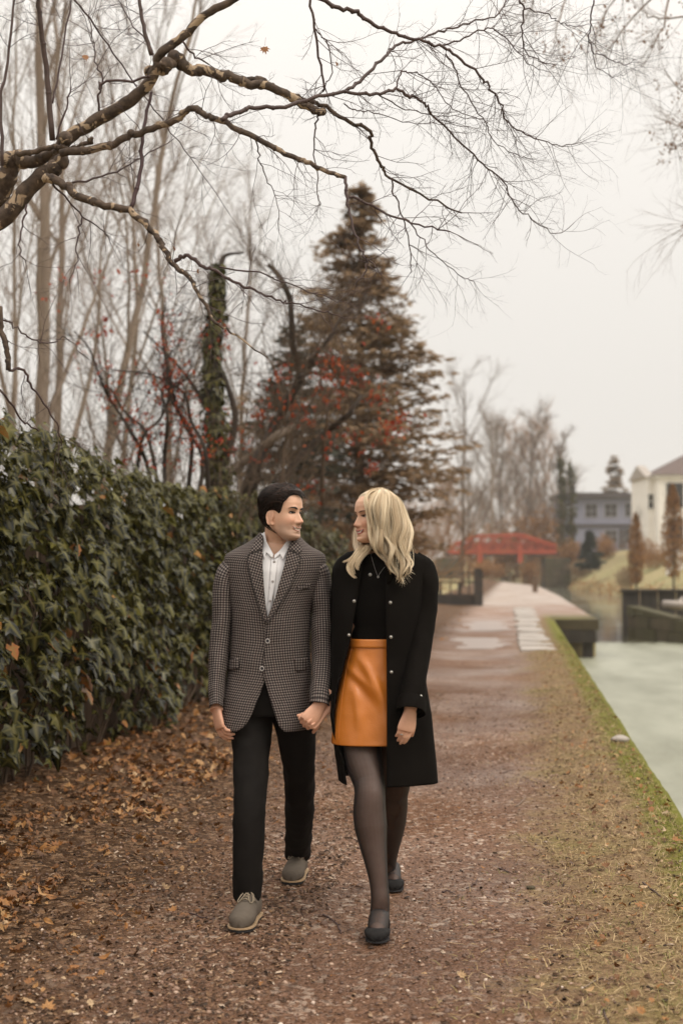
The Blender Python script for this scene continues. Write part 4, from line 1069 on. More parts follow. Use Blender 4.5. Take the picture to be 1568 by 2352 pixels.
for i, (px, Y, h, w, n, mt, sz, zz, lab, py) in enumerate((
    (1312, 165, 4.6, 4.4, 1500, 'rust', .30, 0, 'large orange-brown shrub at the right end of the footbridge', 1300),
    (1285, 172, 3.6, 3.0, 700, 'rust', .30, 0, 'low rusty shrub partly behind the footbridge abutment', 1300),
    (1438, 118, 1.9, 1.9, 1500, 'tan', .13, 0, 'round pale tan shrub on the far lawn', 1300),
    (1500, 125, 1.7, 4.2, 1600, 'rust', .15, 0, 'low wide russet shrub before the cream house', 1300),
    (1385, 170, 3.0, 2.2, 500, 'rust', .26, 0, 'russet shrub between the dark conifer and the blue-grey house', 1300),
    (1170, 188, 9.0, 8.5, 1500, 'rust', .55, 0, 'tall rusty thicket rising behind the middle of the footbridge', 1300),
    (1245, 186, 10.0, 6.0, 1200, 'rust', .55, 0, 'tall rusty thicket rising behind the right end of the footbridge', 1300),
    (1095, 190, 6.0, 8.0, 900, 'rust', .5, 0, 'low rusty thicket behind the left end of the footbridge', 1300),
    (1335, 158, 2.2, 2.6, 700, 'tan', .24, 0, 'golden shrub at the foot of the bank left of the dark conifer', 1300),
    (1395, 165, 2.4, 2.4, 700, 'rust', .2, 0, 'orange-brown shrub on the lawn before the blue-grey house', 1300),
    (1478, 138, 2.4, 3.0, 900, 'rust', .18, 0, 'russet shrub at the left corner of the cream house', 1300),
    (1552, 128, 1.8, 3.0, 900, 'tan', .15, 0, 'golden low shrub before the cream house front wall', 1300),
    (1213, 150, 2.9, 1.9, 700, 'rust', .24, 0, 'rusty shrub seen under the footbridge by its right abutment', 1300),
    (1120, 150, 2.0, 4.0, 700, 'rust', .24, 0, 'low brown scrub seen under the footbridge', 1300))):
    p = gnd(px, Y); v = p.x * R_.x + p.y * R_.y; u = p.x * D_.x + p.y * D_.y
    z = lawn_z(u, v) if v > VR(u) + .3 else (-1.05 if v > VL(u) else 0)
    p.z = z; shrub(lab, p, h, w, n, mt, sz, 14, 'rust_twig')
# brown weeds along the far waterline
m = MB(); P_ = []
for _ in range(1500):
    u = 54 + 110 * rng.random(); v = VR(u) + abs(rng.normal()) * .9; P_.append(tuple(uv(u, v, lawn_z(u, v) + .12 * rng.random())))
n = len(P_); scatter(m, LIT_SH[2:3], P_, unit(n), unit(n) * .5 + [0, 0, 1], rng.uniform(.15, .34, n), rng.random(n)); tag(m.build('bank_weeds', MAT['rust']), 'dead brown weeds along the waterline of the far bank', kind='stuff')
# columnar trees on the lawn
for i, (px, pyb, Y, pyt, w) in enumerate(((1460, 1325, 96, 1178, 40), (1545, 1347, 84, 1112, 54))):
    p = at(px, pyb, Y); u = p.x * D_.x + p.y * D_.y; v = p.x * R_.x + p.y * R_.y; p.z = lawn_z(u, v)
    h = at(px, pyt, Y).z - p.z; ww = w / FPX * Y
    o = thing('columnar_tree', ('slim rust-leaved columnar tree standing left of the cream house wall', 'taller rust-leaved columnar tree before the cream house window')[i], 'tree', p, 'columnar trees on the far lawn')
    m = MB(); limb(m, [p, p + Vector((.03, 0, h * .4)), p + Vector((0, 0, h * .95))], .085, .02, 7); m.build('trunk', MAT['dark_bark'], o)
    m = MB()
    for k in range(34):
        z = h * (.28 + .6 * rng.random()); a = rng.uniform(0, 6.28); twig(m, p + Vector((0, 0, z)), Vector((math.cos(a) * .35, math.sin(a) * .35, 1)), h * .22, .014, 1, 4, 0, .1)
    tag(m.build('branches', MAT['dark_bark'], o), kind='stuff')
    n = 2000; t_ = rng.random(n); prof = np.sin(np.clip(.08 + t_ * .92, 0, 1) ** .8 * math.pi) ** .6
    a = rng.uniform(0, 6.28, n); rd = rng.random(n) ** .5 * prof * ww * .5
    pos = np.column_stack([p.x + np.cos(a) * rd, p.y + np.sin(a) * rd, p.z + h * (.26 + .74 * t_)])
    m = MB(); scatter(m, LIT_SH[2:4], pos, unit(n), unit(n) + [0, 0, -.5], rng.uniform(.10, .22, n), rng.random(n)); tag(m.build('crown', MAT['rust'], o), kind='stuff')

# tree reaching in from the right edge, with clusters of dry seed leaves
rt = thing('seed_hung_tree', 'blurred bare branches with dry brown seed clusters reaching in at the upper right', 'tree', (6.2, 13.2, 0))
Yr = 13.0
m = MB(); limb(m, [(6.6, 13.3, -1.2), (6.4, 13.2, 2), (6.0, 13.1, 5.5), (5.4, 13, 9)], .20, .05, 8); m.build('trunk', MAT['brown_bark'], rt)
rtw, cl = MB(), []
for s in ([(1800,150),(1640,280),(1568,290),(1500,265)], [(1790,180),(1650,330),(1568,330),(1535,355)], [(1760,60),(1640,170),(1568,210),(1525,160)], [(1780,-150),(1600,20),(1500,40),(1470,20)], [(1750,-200),(1560,-60),(1430,-20),(1380,60),(1365,150)], [(1560,-60),(1450,40),(1400,110)], [(1500,-120),(1330,-40),(1280,60),(1290,140)], [(1430,-80),(1250,-20),(1200,60)], [(1800,400),(1640,500),(1566,516)], [(1550,-60),(1520,60),(1500,110)]):
    m = MB(); pl, rads = limb(m, [at(x, y, Yr + rng.uniform(-.4, .4)) for x, y in s], .012, .003, 6, 4, .01); m.build('limb', MAT['pale_twig'], rt)
    for k in range(11):
        i = rng.integers(4, len(pl) - 1); d = (pl[i + 1] - pl[i]).normalized(); twig(rtw, pl[i], d + rv(.5), rng.uniform(.3, .8), .0028, 2, 4, .03, .2, a=rng.random())
        if rng.random() < .5: cl.append(pl[i] + rv(.12))
for (x, y) in ((1515,355),(1525,372),(1545,335),(1558,322),(1550,345),(1568,208),(1538,350),(1280,140),(1290,110),(1340,115),(1362,85),(1380,60),(1270,155),(1300,130),(1250,120),(1410,45),(1390,20),(1325,100)): cl.append(at(x, y, Yr))
tag(rtw.build('twigs', MAT['pale_twig'], rt), kind='stuff')
m = MB(); P_ = [np.array(c) + rng.normal(size=3) * .035 for c in cl for _ in range(6)]; n = len(P_); scatter(m, LIT_SH[2:4], P_, unit(n), unit(n), rng.uniform(.02, .045, n), rng.random(n) * .4); tag(m.build('seed_clusters', MAT['rust'], rt), kind='stuff')
# ------------------------------------------------------------------ board fence buried in ivy
fn = thing('board_fence', 'weathered vertical board fence almost buried under ivy along the left of the path', 'fence', uv(12, -3.45, 0))
fo = uv(12, -3.45, 0)
bvar = []
for k in range(6):
    m = MB(); h_ = 1.92 + rng.uniform(-.05, .05); m.box((0, 0, h_ / 2 - .04), (.022, .136, h_), a=k / 5)
    me = m.mesh('board', False); me.materials.append(MAT['wood_grey']); bvar.append(me)
u = 3.6
while u < 26:
    o = bpy.data.objects.new('board', bvar[rng.integers(0, 6)]); COL.objects.link(o); o.parent = fn
    o.location = uv(u, -3.43 + rng.uniform(-.006, .006)) - fo; o.rotation_euler = (rng.normal() * .006, rng.normal() * .006, ang + rng.normal() * .02)
    u += .148
for z in (.35, 1.05, 1.7): m = MB(); m.bar(uv(3.5, -3.49, z), uv(26, -3.49, z), .045, .09); m.build('rail', MAT['wood_grey'], fn, False)
for k in range(10):
    m = MB(); p = uv(4.2 + k * 2.4, -3.56, .95); m.box(p, (.1, .1, 2.05), ang); m.build('post', MAT['wood_grey'], fn, False)
# two loose pale boards leaning out at the foot of the ivy
for (px, py, Y, w, h_) in ((349, 1690, 12.35, .085, .47), (361, 1680, 12.6, .06, .48)):
    p = at(px, py, Y); m = MB(); m.box((0, 0, h_ / 2), (w, .025, h_), a=.2); me = m.mesh('board', False); me.materials.append(MAT['wood_grey'])
    o = bpy.data.objects.new('board', me); COL.objects.link(o); o.parent = fn; o.location = Vector((p.x, p.y, .05)) - fo; o.rotation_euler = (.06, .03, ang * .5)

def ivy_top(u): return 2.20 + .10 * nz(u * .8, 3.1) + .09 * nz(u * 2.3, 8.8) + .05 * nz(u * 5, 1.2) + interp(u, [7.5, 8.9, 9.8, 11, 17, 24], [.08, .12, .06, -.02, .04, -.22])
def ivy_v(u, z):
    t = z / 2.3
    return -3.17 + .17 * math.sin(min(1, max(0, t)) * 2.6) + .13 * nz(u * .9, z * 1.1, 4.4) + .08 * nz(u * 2.4, z * 2.2, 9.1)
iv0 = uv(10, -3.3, 0)
ivy = thing('ivy', 'thick curtain of glossy dark green ivy covering the fence left of the man', 'ivy', iv0)
# woody stems
m = MB()
for k in range(150):
    u = 4.5 + 20 * rng.random(); pts = []; uu = u
    for z in np.linspace(0.02, ivy_top(u) * rng.uniform(.5, 1), 9):
        uu += rng.normal() * .06; pts.append(uv(uu, ivy_v(uu, z) - .10 - rng.random() * .05, z))
    m.tube(pts, np.linspace(.009, .003, 9) * rng.uniform(.6, 1.6), 5, cap=False)
tag(m.build('stems', MAT['brown_bark'], ivy), kind='stuff')
P_, N_, T_, S_, A_, K_ = [], [], [], [], [], []
NL = 15500
while len(P_) < NL:
    u = 4.8 + 20.5 * rng.random() ** 1.25
    top = ivy_top(u); r = rng.random()
    if r < .16:      # rounded top rolling back over the fence
        b = rng.random(); z = top - .12 * b ** 2 + rng.normal() * .045; v = ivy_v(u, top) - b * .55 + .03; nrm = Vector((0, 0, 1)) * (.5 + b) + R_ * (1 - b)
        tip = R_ * .5 + Vector((0, 0, -.5))
    else:
        z = .05 + (top - .05) * rng.random() ** .85
        gap = nz(u * 1.1, z * .9, 12.5)
        if z < .62 and gap + .45 < rng.random() * (1.1 - z): continue
        if z < .25 and rng.random() < .45: continue
        if nz(u * 2.2, z * 1.6, 21.0) + .30 * nz(u * 6, z * 4, 3.0) > .30 and rng.random() < .72: continue
        dep = abs(rng.normal()) * .13
        # leaves hang in loose festoons: clumps proud of the mass with dark hollows between
        v = ivy_v(u, z) - dep + max(-.3, nz(u * 3.8, z * 1.5, 2.9)) * .26
        nrm = R_ + Vector((0, 0, .55 + .3 * rng.random())) + D_ * rng.normal() * .55
        tip = Vector((0, 0, -1)) + D_ * rng.normal() * .35 + R_ * .3
    n_ = nrm.normalized() + rv(.28)
    P_.append(uv(u, v, z)); N_.append(n_); T_.append(tip)
    s = rng.uniform(.050, .135) * (1.12 if rng.random() < .2 else 1) * (1 if z < 2 else .8)
    S_.append(s)
    a = rng.beta(1.7, 2.6) * .90 + (.12 if r < .16 else 0)  # leaves on top toned lighter: highlight put into the leaf colour
    if rng.random() < .022 + (.03 if z < .7 else 0): a = rng.uniform(.95, 1)
    A_.append(min(1, a)); K_.append(s / max(3, u) * (1 if 8.2 < u < 16 and dep < .06 else .1) if r >= .16 else s / u * .8)
order = np.argsort(-np.array(K_)); P_, N_, T_, S_, A_ = [np.array([tuple(x) if not np.isscalar(x) else x for x in L_]) for L_ in (P_, N_, T_, S_, A_)]
big, rest = order[:290], order[290:]
m = MB(); scatter(m, IVY_SH, P_[rest], N_[rest], T_[rest], S_[rest], A_[rest]); tag(m.build('leaves', MAT['ivy'], ivy), kind='stuff')
cache = {}
Rm = rot_mats(N_[big], T_[big], S_[big])
for i, b in enumerate(big):
    k = (int(rng.integers(0, 4)), min(9, int(A_[b] * 10)))
    if k not in cache:
        V, F, ve = IVY_SH[k[0]]; mm = MB(); mm.stamp(V, F, np.eye(3)[None], np.zeros((1, 3)), [(k[1] + .5) / 10 if k[1] < 9 else .97], ve); cache[k] = mm.mesh('leaf'); cache[k].materials.append(MAT['ivy'])
    o = bpy.data.objects.new('leaf', cache[k]); COL.objects.link(o); o.parent = ivy
    M4 = Matrix([list(Rm[i][r]) + [0] for r in range(3)] + [[0, 0, 0, 1]]); M4.translation = Vector(P_[b]) - iv0; o.matrix_local = M4
# sawn branch stub poking out of the ivy top
m = MB(); limb(m, [at(212, 1068, 11.5), at(190, 1040, 11.4), at(178, 1022, 11.3), at(164, 1008, 11.3)], .024, .017, 8, 3); m.tube([at(186, 1036, 11.4), at(180, 1030, 11.34)], [.012, .006], 6)
tag(m.build('branch_stub', MAT['dark_bark'], None, origin=at(212, 1068, 11.5)), 'broken dark branch stub sticking out of the top of the ivy', 'branch')
# ------------------------------------------------------------------ leaf litter, gravel, grass, twigs
def ground_pts(n, u0, u1, vf, up=1.6):
    u = u0 + (u1 - u0) * rng.random(n) ** up; v = np.array([vf(x) for x in u])
    return u, v, np.array([tuple(uv(a, b, path_z(a, b))) for a, b in zip(u, v)])
def left_v(u): 
    while True:
        v = -1.35 - abs(rng.normal()) * .95 if rng.random() < .62 else -3.25 + rng.random() * 1.6
        if v > -3.35 and (v < -1.5 or rng.random() < .35 + .25 * nz(u * 1.3, v * 2)): return v
def right_v(u): return .20 + .72 * rng.random() ** .8
def flatn(n, tilt): 
    N = rng.normal(size=(n, 3)) * tilt; N[:, 2] = 1; return N
m = MB()
u, v, P = ground_pts(3600, 4.0, 22, left_v, 1.7); n = len(u); P[:, 2] += .012 + .02 * rng.random(n)
scatter(m, LIT_SH, P, flatn(n, .45), unit(n), rng.gamma(4, .0068, n).clip(.010, .05), np.clip(rng.beta(1.3, 1.7, n), 0, 1))
u, v, P = ground_pts(900, 9.5, 22, lambda q: -3.25 + rng.random() * 1.0, 1.0); n = len(u); P[:, 2] += .02 + .03 * rng.random(n)
scatter(m, LIT_SH[:2], P, flatn(n, .5), unit(n), rng.uniform(.03, .075, n), rng.uniform(.15, .9, n))
u, v, P = ground_pts(900, 4.0, 26, right_v, 1.4); n = len(u); P[:, 2] += .015 + .015 * rng.random(n)
scatter(m, LIT_SH, P, flatn(n, .4), unit(n), rng.uniform(.014, .045, n), rng.uniform(.2, 1, n))
u, v, P = ground_pts(420, 4.0, 16, lambda q: rng.uniform(-1.4, .3), 1.4); n = len(u); P[:, 2] += .006
scatter(m, LIT_SH[2:], P, flatn(n, .3), unit(n), rng.uniform(.008, .028, n), rng.uniform(.0, .9, n))
u, v, P = ground_pts(160, 15, 45, lambda q: rng.uniform(-3.0, -1.4), 1.2); n = len(u); P[:, 2] += .02
scatter(m, LIT_SH, P, flatn(n, .4), unit(n), rng.uniform(.05, .10, n), rng.uniform(.3, 1, n))
n = 2600; u = 4.6 + 6.5 * rng.random(n); v = -2.05 - np.abs(rng.normal(size=n)) * .55; ok = (v > -3.2) & np.array([nz(a * 1.3, b * 1.6, 31) > -.12 for a, b in zip(u, v)]); u, v = u[ok], v[ok]; n = len(u)
P = np.array([tuple(uv(a, b, path_z(a, b) + .012 + .03 * rng.random())) for a, b in zip(u, v)]); scatter(m, LIT_SH, P, flatn(n, .55), unit(n), rng.gamma(7, .0062, n).clip(.018, .07), rng.beta(1.7, 1.5, n))
tag(m.build('leaf_litter', MAT['litter']), 'carpet of brown and orange broken leaves on the ground beside the fence', kind='stuff')
# bark chips / broken leaf crumbs
m = MB(); u, v, P = ground_pts(34000, 4.0, 17, lambda q: -.85 - abs(rng.normal()) * .95 if rng.random() < .74 else (rng.uniform(-1.2, .2) if rng.random() < .4 else rng.uniform(.1, .9)), 1.6); n = len(u); P[:, 2] += .004
ch = (np.array([(-.5,-.2,0),(.5,-.25,.05),(.45,.2,0),(-.4,.25,.06),(-.3,-.1,.22),(.3,.05,.25)]), [(0,1,5,4),(1,2,5),(2,3,4,5),(3,0,4)], None)
m.stamp(ch[0], ch[1], rot_mats(flatn(n, .35), unit(n), rng.gamma(4, .0031, n).clip(.005, .03)), P, rng.beta(.9, 1.25, n)); tag(m.build('bark_crumbs', MAT['chips'], smooth=False), 'crumbs of broken leaf and bark strewn over the left side of the path', kind='stuff')
# gravel
ico = MB(); ico.ball((0, 0, 0), (.5, .42, .32), 5, 4); gv, gf = np.concatenate(ico.v), ico.f
t = NT('gravel_stone'); t.pbr(t.ramp(t.attr('rnd'), [(0, (0.07, 0.036, 0.022)), (.5, (0.21, 0.115, 0.072)), (.8, (0.40, 0.27, 0.19)), (1., (0.66, 0.55, 0.46))]), .55, t.bump(t.noise(t.coord(), 150, 3), .3, .003), .5); MAT['gravel'] = t.m
m = MB(); u, v, P = ground_pts(8500, 4.0, 12, lambda q: -1.0 + rng.normal() * .75, 1.6); ok = (v < .35) & (v > -3.1); u, v, P = u[ok], v[ok], P[ok]; n = len(u); P[:, 2] += .002
m.stamp(gv, gf, rot_mats(flatn(n, .3), unit(n), rng.gamma(3, .0028, n) + .004), P, rng.beta(1.3, 2.2, n)); tag(m.build('gravel', MAT['gravel']), 'loose reddish gravel grains on the towpath', kind='stuff')
# grass: dry short blades and moss tufts
t = NT('verge_grass'); t.pbr(t.ramp(t.attr('rnd'), [(0, (0.12, 0.125, 0.035)), (.35, (0.21, 0.18, 0.062)), (.6, (0.36, 0.255, 0.12)), (1., (0.48, 0.35, 0.20))]), .7, None, .25); MAT['grass'] = t.m
t = NT('moss_tuft'); t.pbr(t.ramp(t.attr('rnd'), [(0, (0.075, 0.078, 0.014)), (.6, (0.17, 0.165, 0.034)), (1., (0.28, 0.25, 0.06))]), .85, None, .2); MAT['moss'] = t.m
bl = (np.array([(-.045,0,0),(.045,0,0),(.03,.45,.22),(-.03,.45,.22),(0,1,.20)]), [(0,1,2,3),(3,2,4)])
m = MB(); cu, cv = 4.0 + 24 * rng.random(1900) ** 1.5, None
Ps, As, Ss = [], [], []
for q in cu:
    c = .12 + .80 * rng.random() ** .75 if rng.random() < .93 else rng.uniform(-.25, .15); g = rng.random(); k = int(rng.integers(8, 26)); sp_ = rng.uniform(.03, .10)
    if c < .25 and nz(q * .8, 4.4) < -.05: continue
    for _ in range(k):
        a, b = q + rng.normal() * sp_, c + rng.normal() * sp_ * .7
        if b > .93: b = .93 - rng.random() * .08
        Ps.append(tuple(uv(a, b, path_z(a, b)))); As.append(np.clip((.25 if g < .22 else .72) + rng.normal() * .2, 0, 1)); Ss.append(rng.uniform(.014, .052))
n = len(Ps); m.stamp(bl[0], bl[1], rot_mats(flatn(n, .55), unit(n), Ss), np.array(Ps), As); tag(m.build('grass', MAT['grass'], smooth=False), 'short dry and green grass on the verge between path and canal', kind='stuff')
m = MB(); n = 15000; u = 4.5 + 26 * rng.random(n) ** 1.4; v = np.where(rng.random(n) < .75, .93 - abs(rng.normal(size=n)) * .13, .3 + .6 * rng.random(n))
keep = np.array([(nz(a * 1.1, b * 3, 6) > -.12) or b > .80 for a, b in zip(u, v)]) & ((v > .62) | np.array([nz(a * .9, b * 2, 16) > .22 for a, b in zip(u, v)])); u, v = u[keep], v[keep]; n = len(u)
P = np.array([tuple(uv(a, b, path_z(a, b) - .004)) for a, b in zip(u, v)])
N = flatn(n, .9); m.stamp(bl[0] * np.array([1.6, .8, 1.6]), bl[1], rot_mats(N, unit(n) + [0, 0, .9], rng.uniform(.012, .034, n)), P, np.clip(.5 + .4 * np.array([nz(a * 2, b * 4) for a, b in zip(u, v)]) + rng.normal(size=n) * .18, 0, 1)); tag(m.build('moss', MAT['moss'], smooth=False), 'bright olive moss along the canal edge of the verge', kind='stuff')
# dry pine needles and straw low on the right
m = MB(); n = 1500; u = 4.0 + 5.5 * rng.random(n) ** 1.2; v = .45 + rng.normal(size=n) * .22; ok = v < .92; u, v = u[ok], v[ok]; n = len(u)
for a, b in zip(u, v):
    p = uv(a, b, path_z(a, b) + .008); d = Vector((rng.normal(), rng.normal(), rng.normal() * .12)).normalized() * rng.uniform(.012, .04); m.tube([p - d, p + d], .0007, 3, cap=False, a=rng.uniform(.5, 1))
tag(m.build('straw', MAT['grass'], smooth=False), 'scattered dry straw and pine needles on the verge', kind='stuff')

# single larger fallen leaves, each an object
lc = {}
cls = [('pale_tan', .93, 'pale tan'), ('orange', .68, 'orange'), ('brown', .40, 'dark brown')]
zones = [('left', 150, lambda: (4.0 + 7.5 * rng.random() ** 1.5, left_v(6)), 'in the litter between the ivy and the man', (.03, .052)), ('fence', 60, lambda: (9.5 + 6 * rng.random(), -3.15 + .7 * rng.random()), 'piled at the foot of the ivy fence', (.04, .068)), ('right', 50, lambda: (4.2 + 6 * rng.random(), .35 + .55 * rng.random()), 'on the mossy verge by the canal', (.03, .052)), ('path', 12, lambda: (4.0 + 3 * rng.random(), -1.1 + 1.2 * rng.random()), 'on the bare gravel of the path', (.018, .032))]
kinds = [('maple', 0, 'maple'), ('maple', 1, 'curled maple'), ('oval', 2, 'narrow curled'), ('oak', 3, 'lobed')]
for zn, cnt, fn_, where, (s0, s1) in zones:
    for i in range(cnt):
        kk, ck = kinds[int(rng.integers(0, 4))], cls[int(rng.integers(0, 3))]
        key = (kk[1], ck[0])
        if key not in lc:
            V, F, ve = LIT_SH[kk[1]]; mm = MB(); mm.stamp(V, F, np.eye(3)[None], np.zeros((1, 3)), [ck[1]], ve); lc[key] = mm.mesh('fallen_leaf'); lc[key].materials.append(MAT['litter'])
        a, b = fn_(); p = uv(a, b, path_z(a, b) + .018 + (.02 if zn == 'fence' else 0))
        o = bpy.data.objects.new('fallen_leaf', lc[key]); COL.objects.link(o)
        o.location = p; s = rng.uniform(s0, s1); o.scale = (s, s, s); o.rotation_euler = (rng.normal() * .35, rng.normal() * .35, rng.uniform(0, 6.28))
        tag(o, f'{ck[2]} {kk[2]} fallen leaf lying {where}', 'leaf', 'fallen leaves ' + where)
# named little twigs and stones on the path
def ground_D(px, py):
    Y = CAM_H * FPX / (py - 1300); p = at(px, py, Y); return p
stk = [([(742,2092),(758,2100),(775,2115),(783,2133)], .0042, 'curved dark stick on the path between the two walkers'), ([(1142,1985),(1155,1987),(1172,1993)], .004, 'short dark twig on the path below the coat hem'), ([(1016,2040),(1030,2038),(1045,2046)], .0035, 'short dark twig right of the woman shoe'), ([(1070,2032),(1085,2024),(1095,2010)], .003, 'kinked thin twig on the gravel right of the woman'), ([(1185,1846),(1205,1833)], .0045, 'straight pale-ended stick at the edge of the gravel'), ([(1155,1768),(1175,1762)], .004, 'small dark stick far up the gravel right of the coat'), ([(1380,2310),(1393,2345),(1398,2365)], .004, 'upright-looking thin twig in the straw at the lower right'), ([(430,2090),(470,2100),(495,2102)], .004, 'dark twig in the leaf litter left of the front shoe'), ([(240,2465 - 20),(280,2440),(306,2420)], .004, 'thin dark stick at the bottom left of the path'), ([(440,1715),(490,1706),(535,1700)], .006, 'long thin stick lying behind the man trouser leg'), ([(1340,2258),(1375,2246),(1400,2250)], .003, 'fine pale twig across the path at lower right'), ([(1475,2040),(1500,2060),(1522,2075)], .004, 'dark twig lying across the mossy verge')]
for pts, r_, lab in stk:
    m = MB(); Q = [ground_D(x, y) + Vector((0, 0, .004)) for x, y in pts]
    Q = [Vector((q.x, q.y, path_z(q.x * D_.x + q.y * D_.y, q.x * R_.x + q.y * R_.y) + r_ + .002)) for q in Q]
    limb(m, Q, r_, r_ * .55, 6, 4, .0015); q = Q[len(Q) // 2]; m.tube([q, q + Vector((.012, -.006, .008))], [r_ * .5, r_ * .2], 4)
    tag(m.build('twig', MAT['twig'] if 'pale' not in lab else MAT['pale_twig'], None, origin=Q[0]), lab, 'twig')
for (px, py, s, lab, mt) in ((1218, 2034, .022, 'lone grey pebble on the path right of the woman', 'stone'), (1422, 1709, .075, 'pale flat stone half sunk in the verge near the canal', 'flag'), (310, 2196, .013, 'small reddish round pebble in the litter at lower left', 'gravel')):
    p = ground_D(px, py); uu, vv = p.x * D_.x + p.y * D_.y, p.x * R_.x + p.y * R_.y
    m = MB(); m.ball((p.x, p.y, path_z(uu, vv) + s * .25), (s, s * .8, s * .42), 9, 6, a=.4)
    for q in m.v: q += rng.normal(size=q.shape) * s * .05
    tag(m.build('pebble', MAT[mt], None, origin=(p.x, p.y, path_z(uu, vv))), lab, 'stone')
# ------------------------------------------------------------------ people: tools
def loft(m, rings, cap=True, uvs=None, a=0.5, flip=False):
    """closed rings (n, k, 3)"""
    G = np.asarray(rings, float); n, k = G.shape[:2]
    b = m.grid(G, uvs, a, flip=flip, closed=True)
    if cap:
        f0, f1 = tuple(b + j for j in range(k)), tuple(b + (n - 1) * k + j for j in range(k))
        m.f.append(f0 if flip else f0[::-1]); m.f.append(f1[::-1] if flip else f1); m.mi += [0, 0]
def remeshed(m, voxel, smooth=2, ratio=None, name='body'):
    me = m.mesh(name + '_src'); o = bpy.data.objects.new('tmp', me); COL.objects.link(o)
    md = o.modifiers.new('r', 'REMESH'); md.mode = 'VOXEL'; md.voxel_size = voxel; md.use_smooth_shade = True
    if smooth: s = o.modifiers.new('s', 'SMOOTH'); s.factor = .5; s.iterations = smooth
    if ratio: d = o.modifiers.new('d', 'DECIMATE'); d.ratio = ratio
    out = bpy.data.meshes.new_from_object(o.evaluated_get(bpy.context.evaluated_depsgraph_get()))
    out.name = name
    bpy.data.objects.remove(o); bpy.data.meshes.remove(me)
    out.polygons.foreach_set('use_smooth', np.ones(len(out.polygons), dtype=bool))
    return out
def mverts(me):
    a = np.empty(len(me.vertices) * 3, np.float32); me.vertices.foreach_get('co', a); return a.reshape(-1, 3).astype(float)
def setattr_f(me, name, vals):
    at_ = me.attributes.get(name) or me.attributes.new(name, 'FLOAT', 'POINT'); at_.data.foreach_set('value', np.asarray(vals, np.float32))
def se(t, e): return math.copysign(abs(t) ** (2 / e), t)

class Torso:
    """stack of super-elliptical sections given in photo pixels: (py, xl, xr, half depth b, Y centre)"""
    def __init__(self, rows, e=2.4):
        self.e = e; self.r = []
        for py, xl, xr, b, Y in rows:
            l, r = at(xl, py, Y), at(xr, py, Y)
            self.r.append((l.z, (l.x + r.x) / 2, (r.x - l.x) / 2, b, Y))
        self.r = np.array(self.r)[::-1]      # z ascending
    def par(self, z):
        q = [np.interp(z, self.r[:, 0], self.r[:, k]) for k in range(1, 5)]
        return q
    def front(self, x, z, grow=0.0):
        xc, a, b, Y = self.par(z); a += grow; b += grow
        s = min(.999, abs((x - xc) / a)); return Y - b * (1 - s ** self.e) ** (1 / self.e)
    def ring(self, z, k=48, grow=0.0):
        xc, a, b, Y = self.par(z); a += grow; b += grow
        return [(xc + a * se(math.cos(t), self.e), Y + b * se(math.sin(t), self.e), z) for t in np.linspace(0, 2 * math.pi, k, endpoint=False)]
    def arc(self, z, xl, xr, k=56, grow=0.0):
        """open section from the right front edge xr round the back to the left front edge xl"""
        xc, a, b, Y = self.par(z); a += grow; b += grow
        def ang_(x):
            c = max(-.9999, min(.9999, (x - xc) / a)); c = math.copysign(abs(c) ** (self.e / 2), c); return -math.acos(c)    # front half: sin < 0
        t0, t1 = ang_(xr), ang_(xl) ; t1 = -2 * math.pi - t1 if False else t1
        # go from t0 (front right) up through 0 (right), pi/2 (back), pi (left) to 2pi + t1
        ts = np.linspace(t0, 2 * math.pi + t1, k)
        return [(xc + a * se(math.cos(t), self.e), Y + b * se(math.sin(t), self.e), z) for t in ts]
    def zs(self, n): return np.linspace(self.r[0, 0], self.r[-1, 0], n)
def arclen_uv(G):
    G = np.asarray(G); d = np.linalg.norm(np.diff(G, axis=1), axis=2); mid = d.shape[1] // 2
    L = np.concatenate([np.zeros((len(G), 1)), np.cumsum(d, axis=1)], axis=1); L -= L[:, mid:mid + 1]
    W_ = np.concatenate([np.zeros((1, G.shape[1])), np.cumsum(np.linalg.norm(np.diff(G, axis=0), axis=2), axis=0)]); W_ = W_ * .6 + W_.mean(1, keepdims=True) * .4
    return np.stack([L, W_], -1)
def solid(o, th, off=-1.0):
    s = o.modifiers.new('thickness', 'SOLIDIFY'); s.thickness = th; s.offset = off; return o
def patch(m, poly, T, out, sub=3, wave=0.0, uvrot=0.0, grow=0.0, Y=None, uvo=(0, 0)):
    """flat outline in photo pixels laid on the front of a Torso, 'out' metres proud of it"""
    Yr = T.r[:, 4].mean() - .1 if Y is None else Y
    b = bmesh.new()
    vs = [b.verts.new((at(x, y, Yr).x, 0, at(x, y, Yr).z)) for x, y in poly]
    b.faces.new(vs); bmesh.ops.triangulate(b, faces=b.faces[:])
    for _ in range(sub):
        bmesh.ops.subdivide_edges(b, edges=[e for e in b.edges if e.calc_length() > .012], cuts=1, use_grid_fill=False)
        bmesh.ops.triangulate(b, faces=[f for f in b.faces if len(f.verts) > 3])
    b.verts.ensure_lookup_table(); b.verts.index_update()
    V = []; U = []
    c, s = math.cos(uvrot), math.sin(uvrot)
    for v in b.verts:
        x, z = v.co.x, v.co.z; o_ = out(x, z) if callable(out) else out
        V.append((x, T.front(x, z, grow) - o_ + wave * nz(x * 20, z * 20), z)); U.append((x * c - z * s + uvo[0], x * s + z * c + uvo[1]))
    F = [tuple(v.index for v in f.verts) for f in b.faces]
    # face the camera (-Y)
    F2 = []
    for f in F:
        p = [np.array(V[i]) for i in f[:3]]; n = np.cross(p[1] - p[0], p[2] - p[0]); F2.append(f if n[1] < 0 else f[::-1])
    b.free(); m.add(V, F2, U)
